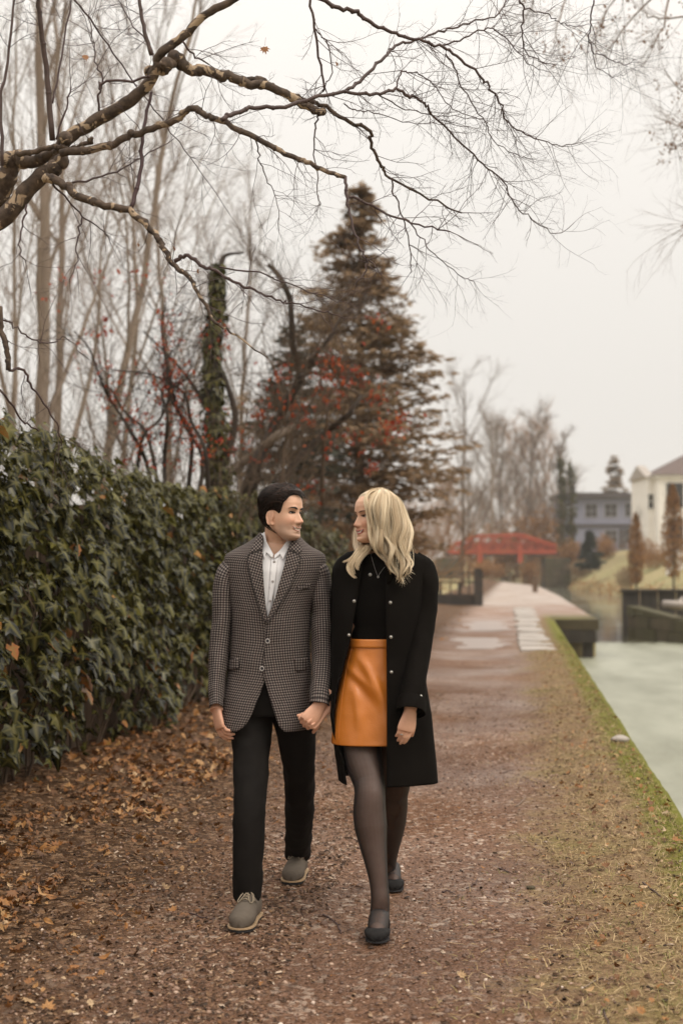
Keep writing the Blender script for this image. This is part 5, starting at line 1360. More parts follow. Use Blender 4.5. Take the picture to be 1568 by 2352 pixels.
def sleeve(rows, k=28, e=1.0, fine=5, wr=.004, seed=0.0, wfreq=30):
    """rows: (px, py, r_px, Y, depth factor) -> grid of rings with wrinkles and uv"""
    P = [at(x, y, Y) for x, y, r, Y, f in rows]; R = [r / FPX * Y for x, y, r, Y, f in rows]; E = [f for *_, f in rows]
    C = np.array(catmull(P, fine)); n = len(C); t = np.linspace(0, len(rows) - 1, n)
    R = np.interp(t, range(len(rows)), R); E = np.interp(t, range(len(rows)), E)
    T = np.gradient(C, axis=0); T /= np.linalg.norm(T, axis=1, keepdims=True)
    G, U = [], []; L = 0
    for i in range(n):
        if i: L += np.linalg.norm(C[i] - C[i - 1])
        X = np.array([1, 0, 0]) - T[i] * T[i][0]; X /= np.linalg.norm(X); Yv = np.cross(T[i], X)
        if Yv[1] < 0: Yv = -Yv
        row, ur = [], []
        for j in range(k):
            a = 2 * math.pi * j / k; w = 1 + (wr / max(R[i], .01)) * (nz(math.cos(a) * 1.1 + seed, math.sin(a) * 1.1, L * wfreq) + .5 * nz(math.cos(a) * 2 + seed, math.sin(a) * 2 + 7, L * wfreq * 2))
            row.append(C[i] + X * math.cos(a) * R[i] * w + Yv * math.sin(a) * R[i] * E[i] * w); ur.append((a * R.mean(), L))
        G.append(row); U.append(ur)
    return np.array(G), np.array(U)
def tubegrid(m, G, U=None, cap=True, a=.5):
    k = G.shape[1]
    n0 = np.cross(G[0, 1] - G[0, 0], G[1, 0] - G[0, 0]); c = G[0].mean(0); flip = np.dot(n0, G[0, 0] - c) < 0
    if U is not None:      # seam column so the cloth pattern does not fold back
        G = np.concatenate([G, G[:, :1]], 1); per = U[:, 1:2, 0] * k; U = np.concatenate([U, np.stack([per, U[:, :1, 1]], -1)], 1)
        m.grid(G, U, a, flip=bool(flip))
    else: loft(m, G, cap, None, a, flip=bool(flip))

# ---- hands
def hand(m, wrist, d, n, side, L=.185, curls=(20, 25, 30, 35), spread=4.0, thumb=(35, 20), tcurl=15):
    """wrist point, direction to the fingers, back-of-hand normal, side = +1/-1 puts the thumb on +s / -s"""
    d = Vector(d).normalized(); n = Vector(n); n = (n - d * n.dot(d)).normalized(); s = d.cross(n).normalized() * side; k = L / .185
    w = Vector(wrist)
    rings = []
    for t, wd, th, off in ((-.35, .029, .020, 0), (0, .028, .018, 0), (.03, .033, .017, .002), (.06, .040, .0155, .003), (.085, .041, .0135, .001), (.098, .037, .010, 0)):
        c = w + d * t * k if t > 0 else w + d * t * .2 * k
        rings.append([c + s * (math.cos(a) * wd * k + off * k) + n * math.sin(a) * th * k for a in np.linspace(0, 2 * math.pi, 16, endpoint=False)])
    loft(m, rings)
    tips = []
    for i, (o_, l, r) in enumerate(((.0295, .070, .0088), (.0100, .079, .0092), (-.0095, .073, .0088), (-.0275, .057, .0078))):
        c = w + d * .088 * k + s * o_ * k - n * .001; dd = d.copy(); rot_s = Matrix.Rotation(math.radians((1.5 - i) * spread) * side, 3, n); dd = rot_s @ dd
        ax = dd.cross(n).normalized(); pts = [c - dd * .02 * k, c]; q = c.copy(); cu = curls[i]
        for j, (fr, cf) in enumerate(((.45, .8), (.32, 1.1), (.23, .7))):
            dd = Matrix.Rotation(-math.radians(cu * cf), 3, ax) @ dd
            for h in (.5, 1.0): q = q + dd * l * k * fr * .5; pts.append(q.copy())
        rr = [r, r * 1.05, r * .98, r * 1.04, r * .92, r * .94, r * .84, r * .62]
        m.tube(pts, np.array(rr) * k, 10); m.ball(pts[-1], r * k * .64, 8, 6); tips.append(pts)
    th = math.radians(thumb[0]); c = w + d * .022 * k + s * .024 * k - n * .006 * k
    dd = (d * math.cos(th) + s * math.sin(th) - n * math.sin(math.radians(thumb[1]))).normalized(); ax = dd.cross(n).normalized(); pts = [c - dd * .01 * k]; q = c.copy()
    for j, l in enumerate((.040, .032, .026)):
        pts.append(q.copy()); q = q + dd * l * k; dd = Matrix.Rotation(-math.radians(tcurl) , 3, ax) @ dd; dd = (dd + d * .18).normalized()
    pts.append(q.copy()); m.tube(catmull(pts, 2), np.linspace(.0145, .0078, len(pts) * 2 - 1) * k, 10); m.ball(q, .0082 * k, 8, 6)
    return tips

# ---- heads
class Head:
    """parametric head: heights z above its middle, forward profile, back profile, half width"""
    Z = np.array([-.118, -.110, -.098, -.086, -.074, -.060, -.045, -.025, 0, .022, .045, .066, .084, .098, .108, .1145, .117])
    def __init__(self, c, yaw, scale, roll=0.0, pitch=0.0, male=True):
        self.c = Vector(c); self.s = scale; self.male = male
        self.Mx = Matrix.Rotation(math.radians(roll), 3, 'Y') @ Matrix.Rotation(math.radians(yaw), 3, 'Z') @ Matrix.Rotation(math.radians(pitch), 3, 'X')
        self.F = np.array([.062, .080, .0855, .0815, .0800, .0835, .0850, .0835, .0815, .0880, .0895, .0835, .069, .051, .033, .016, 0])
        self.FC = np.array([.038, .036, .032, .026, .016, .006, 0, 0, 0, 0, 0, 0, 0, 0, 0, 0, 0])
        self.B = np.array([-.018, -.012, -.002, .012, .032, .056, .074, .090, .0985, .103, .1035, .098, .085, .067, .046, .024, 0])
        if male: self.Wd = np.array([.026, .041, .0505, .056, .059, .0615, .0645, .068, .0710, .0725, .0735, .0715, .064, .051, .0365, .019, 0])
        else: self.Wd = np.array([.016, .030, .041, .0485, .0535, .058, .062, .066, .069, .0705, .0715, .0695, .062, .0495, .0355, .0185, 0])
    def prm(self, z):
        return (np.interp(z, self.Z, self.F), np.interp(z, self.Z, self.B), np.interp(z, self.Z, self.Wd))
    def bumps(self, x, z):
        g = lambda u, s: math.exp(-(u / s) ** 2)
        k = 1 if self.male else .86
        t = (0.012 - z) / .052            # nose: 0 at the bridge, 1 at the tip
        b = 0.0
        if -.25 < t < 1.45:
            prot = .027 * k * max(0, min(1, t + .1)) ** 1.15 * (1 if t <= 1 else max(0, 1 - (t - 1) / .22) ** .7); wd = .0075 + .0055 * max(0, min(1, t)) ** 2
            b += prot * math.exp(-(abs(x) / wd) ** 2.2)
        b += .006 * k * g(abs(x) - .0145, .0065) * g(z + .041, .008)                            # nostril wings
        b -= .0095 * g(abs(x) - .032, .0155) * g(z - .002, .0125)                               # eye sockets
        b += .0050 * (1 if self.male else .55) * g(abs(x) - .030, .018) * g(z - .0225, .0085)   # brow ridge
        b += .0065 * g(abs(x) - .041, .017) * g(z + .033, .017)                                 # smiling cheeks
        b -= .0040 * g(abs(x) - (.030 + .15 * max(0, -.05 - z)), .006) * g(z + .055, .013)      # smile folds
        b += .0040 * g(x, .024) * g(z + .060, .007) + .0040 * g(x, .020) * g(z + .081, .0065)   # lips
        b -= .0050 * g(x, .022) * g(z + .070, .0045)                                            # parted mouth
        b -= .0035 * g(x, .020) * g(z + .0905, .006)
        b += .0050 * g(x, .016) * g(z + .104, .010)                                             # chin
        return b
    def fwd(self, x, z):
        f, b, w = self.prm(z); s = min(.995, abs(x) / max(w, 1e-4)); n = 2.35; fc = np.interp(z, self.Z, self.FC)
        return fc + (f - fc) * (1 - s ** n) ** (1 / n) + self.bumps(x, z)
    def world(self, x, f, z):
        return self.c + self.Mx @ Vector((x, -f, z)) * self.s      # x lateral, f forward
    def surf(self, x, z, out=0.0):
        return self.world(x, self.fwd(x, z) + out, z)
    def side_pt(self, th, z, out=0.0):
        """th: 0 front, pi/2 = +x side, pi back"""
        f, b, w = self.prm(z); n = 2.35 if abs(th) < math.pi / 2 else 2.0
        sx, sf = se(math.sin(th), n), se(math.cos(th), n)
        fc = np.interp(z, self.Z, self.FC); x = w * sx; y = fc + ((f - fc) if sf > 0 else (b + fc)) * sf
        if sf > 0: y += self.bumps(x, z) * min(1, sf * 3)
        l = math.hypot(math.sin(th), math.cos(th)); up = max(0, (z - .04) / .077)
        nrm = Vector((math.sin(th) * (1 - up * .6), math.cos(th) * (1 - up * .6), up)).normalized()
        return self.world(x + nrm.x * out, y + nrm.y * out, z + nrm.z * out)
    def mesh(self, m, nz_=110, nth=120):
        zs = np.concatenate([np.linspace(-.118, .085, nz_), .085 + .0318 * np.sin(np.linspace(0.08, 1, 14) * math.pi / 2)])
        ths = np.linspace(-math.pi, math.pi, nth, endpoint=False)
        loft(m, [[self.side_pt(t, z) for t in ths] for z in zs], True, flip=True)
        for sgn in (-1, 1):      # ears
            w = self.prm(-.02)[2]
            pts = []
            for i in range(17):
                a = math.pi * (.18 + 1.62 * i / 16); pts.append(self.world(sgn * (w + .004 + .007 * max(0, math.sin(a * .5))), -.010 - .016 * math.sin(a) * (1 if math.cos(a) > -.2 else .8) - .004, -.020 + .030 * math.cos(a)))
            m.tube(catmull(pts, 2), .0034 * self.s, 8)
            E = MB(); E.ball((0, 0, 0), (1, 1, 1), 12, 8); V = E.v[0]
            m.add([self.world(sgn * (w + .002 + v[0] * .0055), -.015 + v[1] * .014, -.020 + v[2] * .028) for v in V], E.f if True else [])
            m.ball(self.world(sgn * (w + .003), -.006, -.049), .008 * self.s, 8, 6)
    def local(self, V):
        Mi = np.array(self.Mx.inverted()); q = (np.asarray(V) - np.array(self.c)) @ Mi.T / self.s
        return q[:, 0], -q[:, 1], q[:, 2]
    def decal(self, m, rows, out):
        """rows of (x, z) lists -> quad strip on the face"""
        m.grid([[self.surf(x, z, out(i, j) if callable(out) else out) for j, (x, z) in enumerate(r)] for i, r in enumerate(rows)], flip=False)
def face_parts(H, par, M):
    ms = 1 if H.male else -1
    for sgn in (-1, 1):
        m = MB()      # eye: almond with iris
        ex, ez = sgn * .0315, .0005
        xs = np.linspace(-.0135, .0135, 13); hh = .0040 if H.male else .0046
        up = [ez + hh * (1 - (x / .0135) ** 2) ** .8 for x in xs]; lo = [ez - hh * .62 * (1 - (x / .0135) ** 2) ** .9 for x in xs]
        G = [[H.surf(ex + x, lerp(l, u, t), .0016 + .0022 * (1 - (x / .0135) ** 2)) for x, l, u in zip(xs, lo, up)] for t in np.linspace(0, 1, 5)]
        m.grid(G); e = m.build('eye', M['eye'], par)
        m = MB(); ix = ex + M['gaze'] * .0045; N = 14
        c = H.surf(ix, ez + .0006, .0046); ring = [H.surf(ix + .0064 * math.cos(a), ez + .0004 + min(hh * 1.0, .0060) * math.sin(a) * (.95 if math.sin(a) > 0 else .62), .0044) for a in np.linspace(0, 2 * math.pi, N, endpoint=False)]
        m.add([c] + ring, [(0, 1 + i, 1 + (i + 1) % N) for i in range(N)]); m.build('iris', M['iris'], e)
        m = MB(); m.tube([H.surf(ex + x * 1.08, u + .0007, .0032) for x, u in zip(xs, up)], [.0010] + [.0023] * 11 + [.0016], 6)
        if not H.male:
            for x, u in list(zip(xs, up))[1::2]: m.tube([H.surf(ex + x, u, .0035), H.surf(ex + x * 1.15, u + .004, .0085)], [.0005, .0002], 3)
        m.build('eyelash', M['brow'], par)
        m = MB(); m.tube([H.surf(ex + x, l - .0006, .0022) for x, l in zip(xs, lo)], .0009, 5); m.build('eyelid', M['lid'], par)
        m = MB(); bx = np.linspace(.0115, .053, 12); th = [.0022, .0034, .0040, .0043, .0043, .0040, .0036, .0031, .0026, .0020, .0014, .0007]; kb = 1 if H.male else .62
        pts = [H.surf(sgn * x, .0168 + .0062 * math.sin(min(1, (x - .0115) / .032) * 1.75) - max(0, x - .044) * .42, .0014) for x in bx]
        m.tube(pts, np.array(th) * kb * H.s, 8, ell=.55, up=tuple(H.Mx @ Vector((0, -1, 0)))); m.build('eyebrow', M['brow'], par)
    m = MB()
    for sgn in (-1, 1): m.ball(H.surf(sgn * .0085, -.0475, -.0005), (.0032 * H.s, .0028 * H.s, .0016 * H.s), 8, 6)
    tag(m.build('nostrils', M['lid'], par), kind='stuff')
    # mouth
    mw = .0305
    xs = np.linspace(-mw, mw, 17); q = 1 - (xs / mw) ** 2; cz = -.0600 - .0
    zu = -.0585 - .0070 * q ; zl = -.0585 - .0168 * q ** .75
    m = MB(); H.decal(m, [[(x, lerp(a, b, t)) for x, a, b in zip(xs, zl, zu)] for t in np.linspace(0, 1, 4)], .0022); m.build('mouth', M['mouth'], par)
    m = MB(); xt = xs * .95; H.decal(m, [[(x, lerp(lerp(a, b, .10), lerp(a, b, .98), t)) for x, a, b in zip(xt, zl, zu)] for t in np.linspace(0, 1, 4)], lambda i, j: .0034); m.build('teeth', M['teeth'], par)
    m = MB(); m.tube([H.surf(x, z + .0014, .0012) for x, z in zip(xs, zu)], [.0009] + [.0027 * (.55 + .45 * c) for c in q[1:-1]] + [.0009], 8); m.tube([H.surf(x, z - .0018, .0010) for x, z in zip(xs, zl)], [.0009] + [.0034 * (.4 + .6 * c) for c in q[1:-1]] + [.0009], 8)
    m.build('lips', M['lip'], par)

# ---- cloth, skin and hair materials
def skinmat(name, c, c2, stub=(.25, .17, .13)):
    t = NT(name); co = t.coord(); n = t.noise(co, 40, 4)
    col = t.mix(t.ramp(n, [(.35, 0.), (.7, .5)]), c, c2)
    col = t.mix(t.math('MULTIPLY', t.attr('blush'), .55), col, (c[0] * .92, c[1] * .62, c[2] * .56))
    col = t.mix(t.math('MULTIPLY', t.attr('stub'), .62), col, stub)
    p = t.pbr(col, .48, t.bump(t.noise(co, 260, 3), .08, .002), .4)
    p.inputs['Subsurface Weight'].default_value = .05; p.inputs['Subsurface Radius'].default_value = (.012, .005, .003); p.inputs['Subsurface Scale'].default_value = 1.0
    return t.m
def checkmat(name, rot=0.0, per=.0110):
    t = NT(name); u = t.n('UVMap').outputs[0]
    mp_ = t.mapping(u, (1 / per, 1 / per, 1), rot=(0, 0, rot)); s = t.n('SeparateXYZ'); t.l(mp_, s.inputs[0])
    wob = t.noise(u, 130, 2)
    def band(x): 
        fr = t.math('FRACT', t.math('ADD', x, t.math('MULTIPLY_ADD', wob, .16, -.08)))
        o = t.n('MapRange', interpolation_type='SMOOTHSTEP'); t.l(t.math('ABSOLUTE', t.math('SUBTRACT', fr, .5)), o.inputs[0]); o.inputs[1].default_value = .20; o.inputs[2].default_value = .30
        return o.outputs[0]
    a, b = band(s.outputs[0]), band(s.outputs[1])
    both = t.math('MULTIPLY', a, b); none = t.math('MULTIPLY', t.math('SUBTRACT', 1.0, a), t.math('SUBTRACT', 1.0, b))
    fib = t.noise(u, 420, 3)
    col = t.mix(both, t.mix(fib, (0.048, 0.039, 0.037), (0.09, 0.075, 0.070)), (0.014, 0.010, 0.010))
    col = t.mix(none, col, t.mix(fib, (0.175, 0.143, 0.126), (0.29, 0.24, 0.212)))
    # thin rust overcheck
    fr = t.math('ABSOLUTE', t.math('SUBTRACT', t.math('FRACT', t.math('MULTIPLY', s.outputs[0], .25)), .5)); o = t.n('MapRange'); t.l(fr, o.inputs[0]); o.inputs[1].default_value = .03; o.inputs[2].default_value = .015
    col = t.mix(t.math('MULTIPLY', o.outputs[0], .25), col, (.12, .05, .045))
    t.pbr(col, .9, t.bump(fib, .35, .002), .15); return t.m
def hairmat(name, stops, rough=.36, spec=.4):
    t = NT(name); col = t.ramp(t.attr('rnd'), stops); p = t.pbr(col, rough, None, spec); return t.m
MM = {}
MM['skin_m'] = skinmat('skin_light_warm', (.67, .405, .275), (.56, .315, .20))
MM['skin_w'] = skinmat('skin_tanned', (.66, .395, .265), (.56, .31, .20))
MM['check'] = checkmat('grey_check_wool'); MM['check_lapel'] = checkmat('grey_check_wool_lapel', .30); MM['check_lapel_r'] = checkmat('grey_check_wool_lapel_mirrored', -.30)
MM['edge'] = simple('lapel_shadow_tone', (.03, .024, .022), (.05, .04, .036), 60, .9, 0)  # dark tone for the shadow line modelled along the lapels
MM['shirt'] = simple('white_cotton', (.80, .78, .78), (.76, .74, .74), 9, .8, .15, 60, .002, .2)
MM['trouser'] = simple('black_trouser_cloth', (.0085, .0070, .0060), (.012, .010, .0085), 12, .85, .2, 160, .002, .10)
MM['coat'] = simple('black_wool', (.0055, .0043, .0034), (.008, .0064, .0052), 9, .95, .3, 220, .002, .06)
MM['sweater'] = simple('black_knit', (.0045, .0036, .003), (.0068, .0056, .0046), 9, .95, .3, 200, .002, .06)
t = NT('tan_leather'); co = t.coord(); col = t.mix(t.noise(co, 7, 4), (.47, .140, .016), (.55, .175, .022)); p = t.pbr(col, .34, t.bump(t.math('ADD', t.noise(co, 210, 3), t.math('MULTIPLY', t.noise(co, 26, 4), 1.8)), .22, .005), .5); MM['leather'] = t.m
t = NT('suede_grey'); co = t.coord(); t.pbr(t.mix(t.noise(co, 30, 4), (.092, .073, .056), (.135, .110, .086)), .9, t.bump(t.noise(co, 300, 3), .2, .002), .2); MM['suede'] = t.m
MM['lace'] = simple('shoe_lace', (.30, .24, .17), (.24, .19, .13), 90, .85, 0); MM['sole_tan'] = simple('tan_welt', (.42, .29, .17), (.34, .23, .13), 30, .7, 0); MM['sole_dark'] = simple('dark_rubber', (.016, .015, .016), (.03, .028, .028), 12, .7, .1)
MM['pump'] = simple('black_suede_pump', (.010, .009, .0085), (.017, .015, .014), 40, .85, .15, 250, .002, .25)
MM['metal'] = simple('silver_metal', (.50, .47, .43), (.44, .41, .37), 20, .3, 0); MM['metal'].node_tree.nodes['Principled BSDF'].inputs['Metallic'].default_value = 1.0
MM['horn'] = simple('dark_horn_button', (.012, .011, .014), (.03, .028, .03), 60, .3, 0); MM['button_rim'] = simple('pale_button_rim', (.42, .38, .35), (.34, .31, .29), 30, .35, 0)
MM['hair_m'] = hairmat('dark_brown_hair', [(0, (.006, .0035, .0024)), (.5, (.018, .0095, .006)), (1, (.075, .036, .021))], .42, .25)
MM['hair_w'] = hairmat('blonde_hair', [(0, (.20, .125, .062)), (.35, (.44, .315, .185)), (.7, (.66, .52, .345)), (1, (.82, .70, .51))], .36)
MM['white'] = simple('eye_white', (.62, .56, .52), (.58, .52, .48), 40, .2, 0); MM['teeth'] = simple('teeth_enamel', (.80, .74, .66), (.74, .68, .60), 60, .25, 0)
MM['iris'] = simple('dark_brown_iris', (.018, .010, .007), (.03, .017, .01), 80, .1, 0); MM['mouth'] = simple('mouth_inside', (.10, .022, .018), (.07, .015, .012), 50, .5, 0)
MM['lip_m'] = simple('lips_natural', (.50, .26, .19), (.45, .22, .16), 60, .42, 0); MM['lip_w'] = simple('lips_rosy', (.42, .135, .115), (.37, .11, .095), 60, .35, 0)
MM['brow_m'] = simple('dark_brow', (.014, .009, .007), (.026, .017, .012), 200, .6, .3, 300, .001); MM['brow_w'] = simple('light_brown_brow', (.17, .10, .058), (.13, .075, .042), 200, .6, 0); MM['lash'] = simple('black_lash', (.008, .006, .005), None, 50, .6, 0)
MM['lid'] = simple('lower_lid', (.34, .18, .12), (.30, .15, .10), 50, .5, 0); MM['nail'] = simple('finger_nail', (.66, .42, .32), (.62, .38, .29), 50, .3, 0)

# ---- hair of many thin strands
def strand(m, pts, r, k=3, a=.5):
    n = len(pts); t = np.linspace(0, 1, n); m.tube(pts, r * (1 - .75 * t ** 3) * np.minimum(1, .5 + t * 8), k, cap=False, a=a)
# ================================================================== the man
MY = 6.22
man_o = at(600, 2040, 6.2); man_o.z = 0
man = None
HM = Head(at(648, 1180, 6.15), 58, .99, roll=3, pitch=-3, male=True)
# body (one continuous figure; mostly under the clothes)
m = MB()
HM.mesh(m)
nk = [at(637, 1268, MY), at(636, 1240, MY - .005), at(637, 1205, MY - .03)]
m.tube(catmull([tuple(p) for p in nk], 4), np.linspace(.058, .0525, 9), 20)
TM_BODY = Torso([(1240, 612, 664, .05, MY), (1262, 580, 700, .07, MY), (1285, 545, 720, .075, MY), (1320, 545, 715, .09, MY), (1400, 542, 704, .10, MY), (1470, 538, 706, .10, MY), (1560, 530, 708, .11, MY), (1630, 532, 712, .10, MY)])
loft(m, [TM_BODY.ring(z, 32) for z in TM_BODY.zs(24)], True, flip=False)
for pts, r in (([(565,1300),(524,1325),(511,1427),(502,1510),(497,1600),(497,1632)], [.035,.036,.034,.032,.030,.029]), ([(705,1300),(733,1325),(740,1427),(742,1510),(738,1590),(733,1622)], [.035,.036,.034,.032,.030,.029])):
    Ys_ = [6.22, 6.22, 6.21, 6.19, 6.15, 6.12]
    m.tube(catmull([tuple(at(x, y, Y)) for (x, y), Y in zip(pts, Ys_)], 3), np.interp(np.linspace(0, 5, 16), range(6), r), 12)
for pts, r in (([(575,1600,6.25),(577,1752,6.14),(573,1866,6.01),(569,1980,5.95),(567,2095,6.00),(558,2125,5.90)], [.05,.05,.045,.036,.024,.014]), ([(668,1600,6.28),(686,1752,6.38),(687,1850,6.52),(686,1940,6.72),(684,1998,6.87),(675,2018,6.76)], [.05,.05,.045,.036,.024,.014])):
    m.tube(catmull([tuple(at(x, y, Y)) for x, y, Y in pts], 3), np.interp(np.linspace(0, 5, 16), range(6), r), 12)
# hands: the right hangs behind the jacket skirt, the left holds hers
hand(m, at(496, 1622, 6.13), (.22, -.25, -1), (-1, -.55, 0), +1, .19, (22, 28, 34, 40), 3, (28, 25), 14)
LHW = at(736, 1617, 6.03)
tipsL = hand(m, LHW, (-.62, -.30, -.80), (.25, -1, -.15), -1, .185, (62, 66, 70, 74), 2, (30, 4), 22)
body = remeshed(m, .0026, 2, .42, 'person')
V = mverts(body); hx_, hf, hz_ = HM.local(V)
g = lambda u, s: np.exp(-(u / s) ** 2)
stub = np.clip((-.030 - hz_) / .03, 0, 1) * np.clip((hf - .0) / .03, 0, 1) * np.clip((hz_ + .135) / .02, 0, 1) * (1 - .7 * g(np.abs(hx_) - .0, .02) * g(hz_ + .068, .012))
stub = np.maximum(stub * .85, .5 * np.clip((-.045 - hz_) / .02, 0, 1) * np.clip(1 - np.abs(hf - .02) / .06, 0, 1) * (hz_ > -.12))
blush = .8 * g(np.abs(hx_) - .042, .022) * g(hz_ + .035, .02) * (hf > .02) + .9 * g(np.abs(hx_), .012) * g(hz_ + .036, .012) * (hf > .08) + .25 * ((np.abs(hx_) > .068) & (hf < .012) & (np.abs(hz_ + .02) < .04)) + .55 * (V[:, 2] < 1.05)
setattr_f(body, 'stub', stub); setattr_f(body, 'blush', np.clip(blush, 0, 1))
body.materials.append(MM['skin_m'])
man = link('person', body, None, man_o)
tag(man, 'dark-haired man in a grey check blazer and black trousers, holding hands with the blonde woman', 'person', 'couple walking along the towpath')
face_parts(HM, man, dict(eye=MM['white'], iris=MM['iris'], brow=MM['brow_m'], lid=MM['lid'], mouth=MM['mouth'], teeth=MM['teeth'], lip=MM['lip_m'], gaze=.6))

# hair: short, dark, swept off the forehead
def hairline_m(th):
    a = abs(math.degrees(th)); return interp(a, [0, 20, 38, 52, 61, 66, 73, 79, 95, 111, 118, 130, 180], [.080, .079, .070, .052, .042, .004, -.004, .014, .016, .006, -.048, -.080, -.088])
def hair_thick(th, z):
    a = abs(math.degrees(th)); top = sstep(.03, .095, z); return .0055 + .008 * top + (.007 * sstep(70, 0, a) * top) + .004 * sstep(90, 150, a)
NTH, NZZ = 110, 60
G, keep = [], []
for i in range(NZZ):
    row = []
    for j in range(NTH):
        th = -math.pi + 2 * math.pi * j / NTH; z0 = hairline_m(th); z = lerp(z0, .1166, (i / (NZZ - 1)) ** .8)
        e_ = sstep(0, .16, i / (NZZ - 1)); th_ = hair_thick(th, z) * (.15 + .85 * e_)
        th_ += .0016 * e_ * nz(th * 9 + z * 40, z * 25, 3.3)
        row.append(HM.side_pt(th, z, th_))
    G.append(row)
m = MB(); loft(m, G, True, flip=True); m.a = [np.full(m.n, .05)]
hair = m.build('hair', MM['hair_m'], man)
m = MB()
for _ in range(3600):
    th = rng.uniform(-math.pi, math.pi); z0 = hairline_m(th); z = lerp(z0 + .001, .115, rng.random() ** .75)
    a = abs(math.degrees(th)); pts = []; L_ = rng.uniform(.016, .040) * (.6 + .9 * sstep(.02, .09, z))
    # combing: top and fringe sweep up and toward +x side/back, sides go back and down
    t_, z_ = th, z
    lift = rng.uniform(.3, 3.4) * .001
    for s in range(6):
        f_ = s / 5
        ed = sstep(0, .02, z_ - hairline_m(t_) + .004)
        pts.append(HM.side_pt(t_, min(z_, .1165), hair_thick(t_, z_) * (.15 + .85 * ed) + lift * (1 + 1.5 * f_ * (1 - f_))))
        fF, bB, wW = HM.prm(z_); lx, lf = wW * math.sin(t_), (fF if math.cos(t_) > 0 else bB) * math.cos(t_)
        if z > .058: lx += .25 * L_ / 5; lf -= L_ / 5
        else: lf -= .8 * L_ / 5; z_ -= .62 * L_ / 5
        if z > .058: z_ += (.45 if lf > .03 else -.35 if lf < -.04 else 0) * L_ / 5
        t_ = math.atan2(lx / max(wW, .01), lf / max(fF if lf > 0 else bB, .01)); z_ = min(max(z_, hairline_m(t_) - .003), .1165)
        continue
        rad_ = max(.02, .075 * math.sqrt(max(.05, 1 - (z_ / .118) ** 2 if z_ > 0 else 1)))
        sg = 1 if th >= 0 else -1
        if z > .062 and a < 75: t_ += -.55 * L_ / 5 / rad_; z_ += .35 * L_ / 5 * (1 if z_ < .11 else 0)
        else: t_ += sg * .75 * L_ / 5 / rad_; z_ -= .60 * L_ / 5
        if abs(t_) > math.pi: t_ = math.copysign(math.pi, t_)
        z_ = max(z_, hairline_m(t_) - .004)
    strand(m, pts, rng.uniform(.0007, .0012), 3, rng.random() ** 1.6)
# fringe falling over the brow side
for _ in range(420):
    th0 = math.radians(rng.uniform(-62, 45)); z = hairline_m(th0) + rng.uniform(-.002, .018); pts = []
    for s in range(7):
        f_ = s / 6; th = th0 - f_ * .62 + .05 * math.sin(f_ * 3 + th0 * 5); zz = z + .010 * math.sin(f_ * 2.2) - .012 * f_ * f_
        pts.append(HM.side_pt(th, zz, .009 + .013 * math.sin(min(1, f_ + .25) * math.pi * .72)))
    strand(m, pts, rng.uniform(.0008, .0014), 3, rng.random() ** 1.4)
tag(m.build('strands', MM['hair_m'], hair), kind='stuff')

# ---- shirt
TS = Torso([(1222, 604, 667, .062, MY - .012), (1240, 600, 671, .066, MY - .008), (1256, 586, 690, .075, MY), (1275, 560, 712, .095, MY), (1310, 535, 730, .112, MY), (1400, 536, 712, .117, MY), (1472, 535, 708, .112, MY), (1580, 530, 710, .115, MY)])
SHL = [(1215, 603), (1245, 610), (1262, 618), (1282, 627.5), (1560, 628)]; SHR = [(1215, 669), (1245, 657), (1262, 645), (1282, 629.5), (1560, 629)]
def sx_(tab, py): return at(interp(py, [p[0] for p in tab], [p[1] for p in tab]), py, MY - .08).x
m = MB(); m.grid([TS.arc(at(630, py, MY - .08).z, sx_(SHL, py), sx_(SHR, py), 72) for py in np.linspace(1500, 1232, 60)]); solid(m.build('shirt', MM['shirt'], man), .003)
m = MB(); G = []
for py in np.linspace(1262, 1226, 8):      # collar stand, open at the throat
    z = at(640, py, MY).z; xl, xr = sx_(SHL, py), sx_(SHR, py)
    G.append(TS.arc(z, xl, xr, 48, .004 + .004 * (1262 - py) / 43))
m.grid(G); solid(m.build('collar_stand', MM['shirt'], man), .003, 1)
for nm, poly in (('collar_wing', [(598,1228),(605,1221),(611,1243),(628,1273),(626,1283),(611,1268),(607,1285),(600,1262)]), ('collar_wing', [(668,1242),(657,1246),(642,1264),(630,1275),(629,1285),(643,1272),(650,1286),(662,1262)])):
    m = MB(); patch(m, poly, TS, .010, 3, .0015); solid(m.build(nm, MM['shirt'], man), .003)
m = MB(); patch(m, [(623,1282),(638,1282),(631,1350),(617,1425),(612,1425),(619,1350)], TS, .0035, 3); solid(m.build('placket', MM['shirt'], man), .002)
for (x, y) in ((630,1290),(627,1335),(621,1380)):
    p = at(x, y, MY - .1); m = MB(); m.ball((p.x, TS.front(p.x, p.z) - .006, p.z), (.0055, .002, .0055), 8, 6); m.build('shirt_button', MM['button_rim'], man)

# ---- blazer
TJ = Torso([(1222, 597, 678, .072, MY), (1232, 590, 688, .082, MY), (1247, 568, 702, .095, MY), (1256, 550, 714, .102, MY), (1266, 531, 736, .108, MY), (1275, 518, 747, .113, MY), (1287, 515, 750, .119, MY), (1310, 516, 748, .125, MY), (1340, 523, 736, .130, MY), (1400, 531, 715, .132, MY), (1472, 531, 711, .128, MY), (1540, 523, 713, .131, MY), (1600, 511, 716, .142, MY), (1650, 504, 714, .152, MY), (1684, 502, 712, .156, MY)])
LE = [(1222, 600), (1240, 603), (1262, 602), (1300, 603), (1350, 606), (1400, 611), (1424, 615), (1472, 618), (1552, 612), (1575, 604), (1600, 595), (1630, 583), (1655, 571), (1668, 562), (1680, 545)]
RE = [(1222, 676), (1240, 670), (1262, 662), (1300, 652), (1350, 640), (1400, 622), (1424, 611), (1472, 608), (1540, 604), (1560, 608), (1600, 619), (1630, 629), (1655, 637), (1668, 642), (1680, 655)]
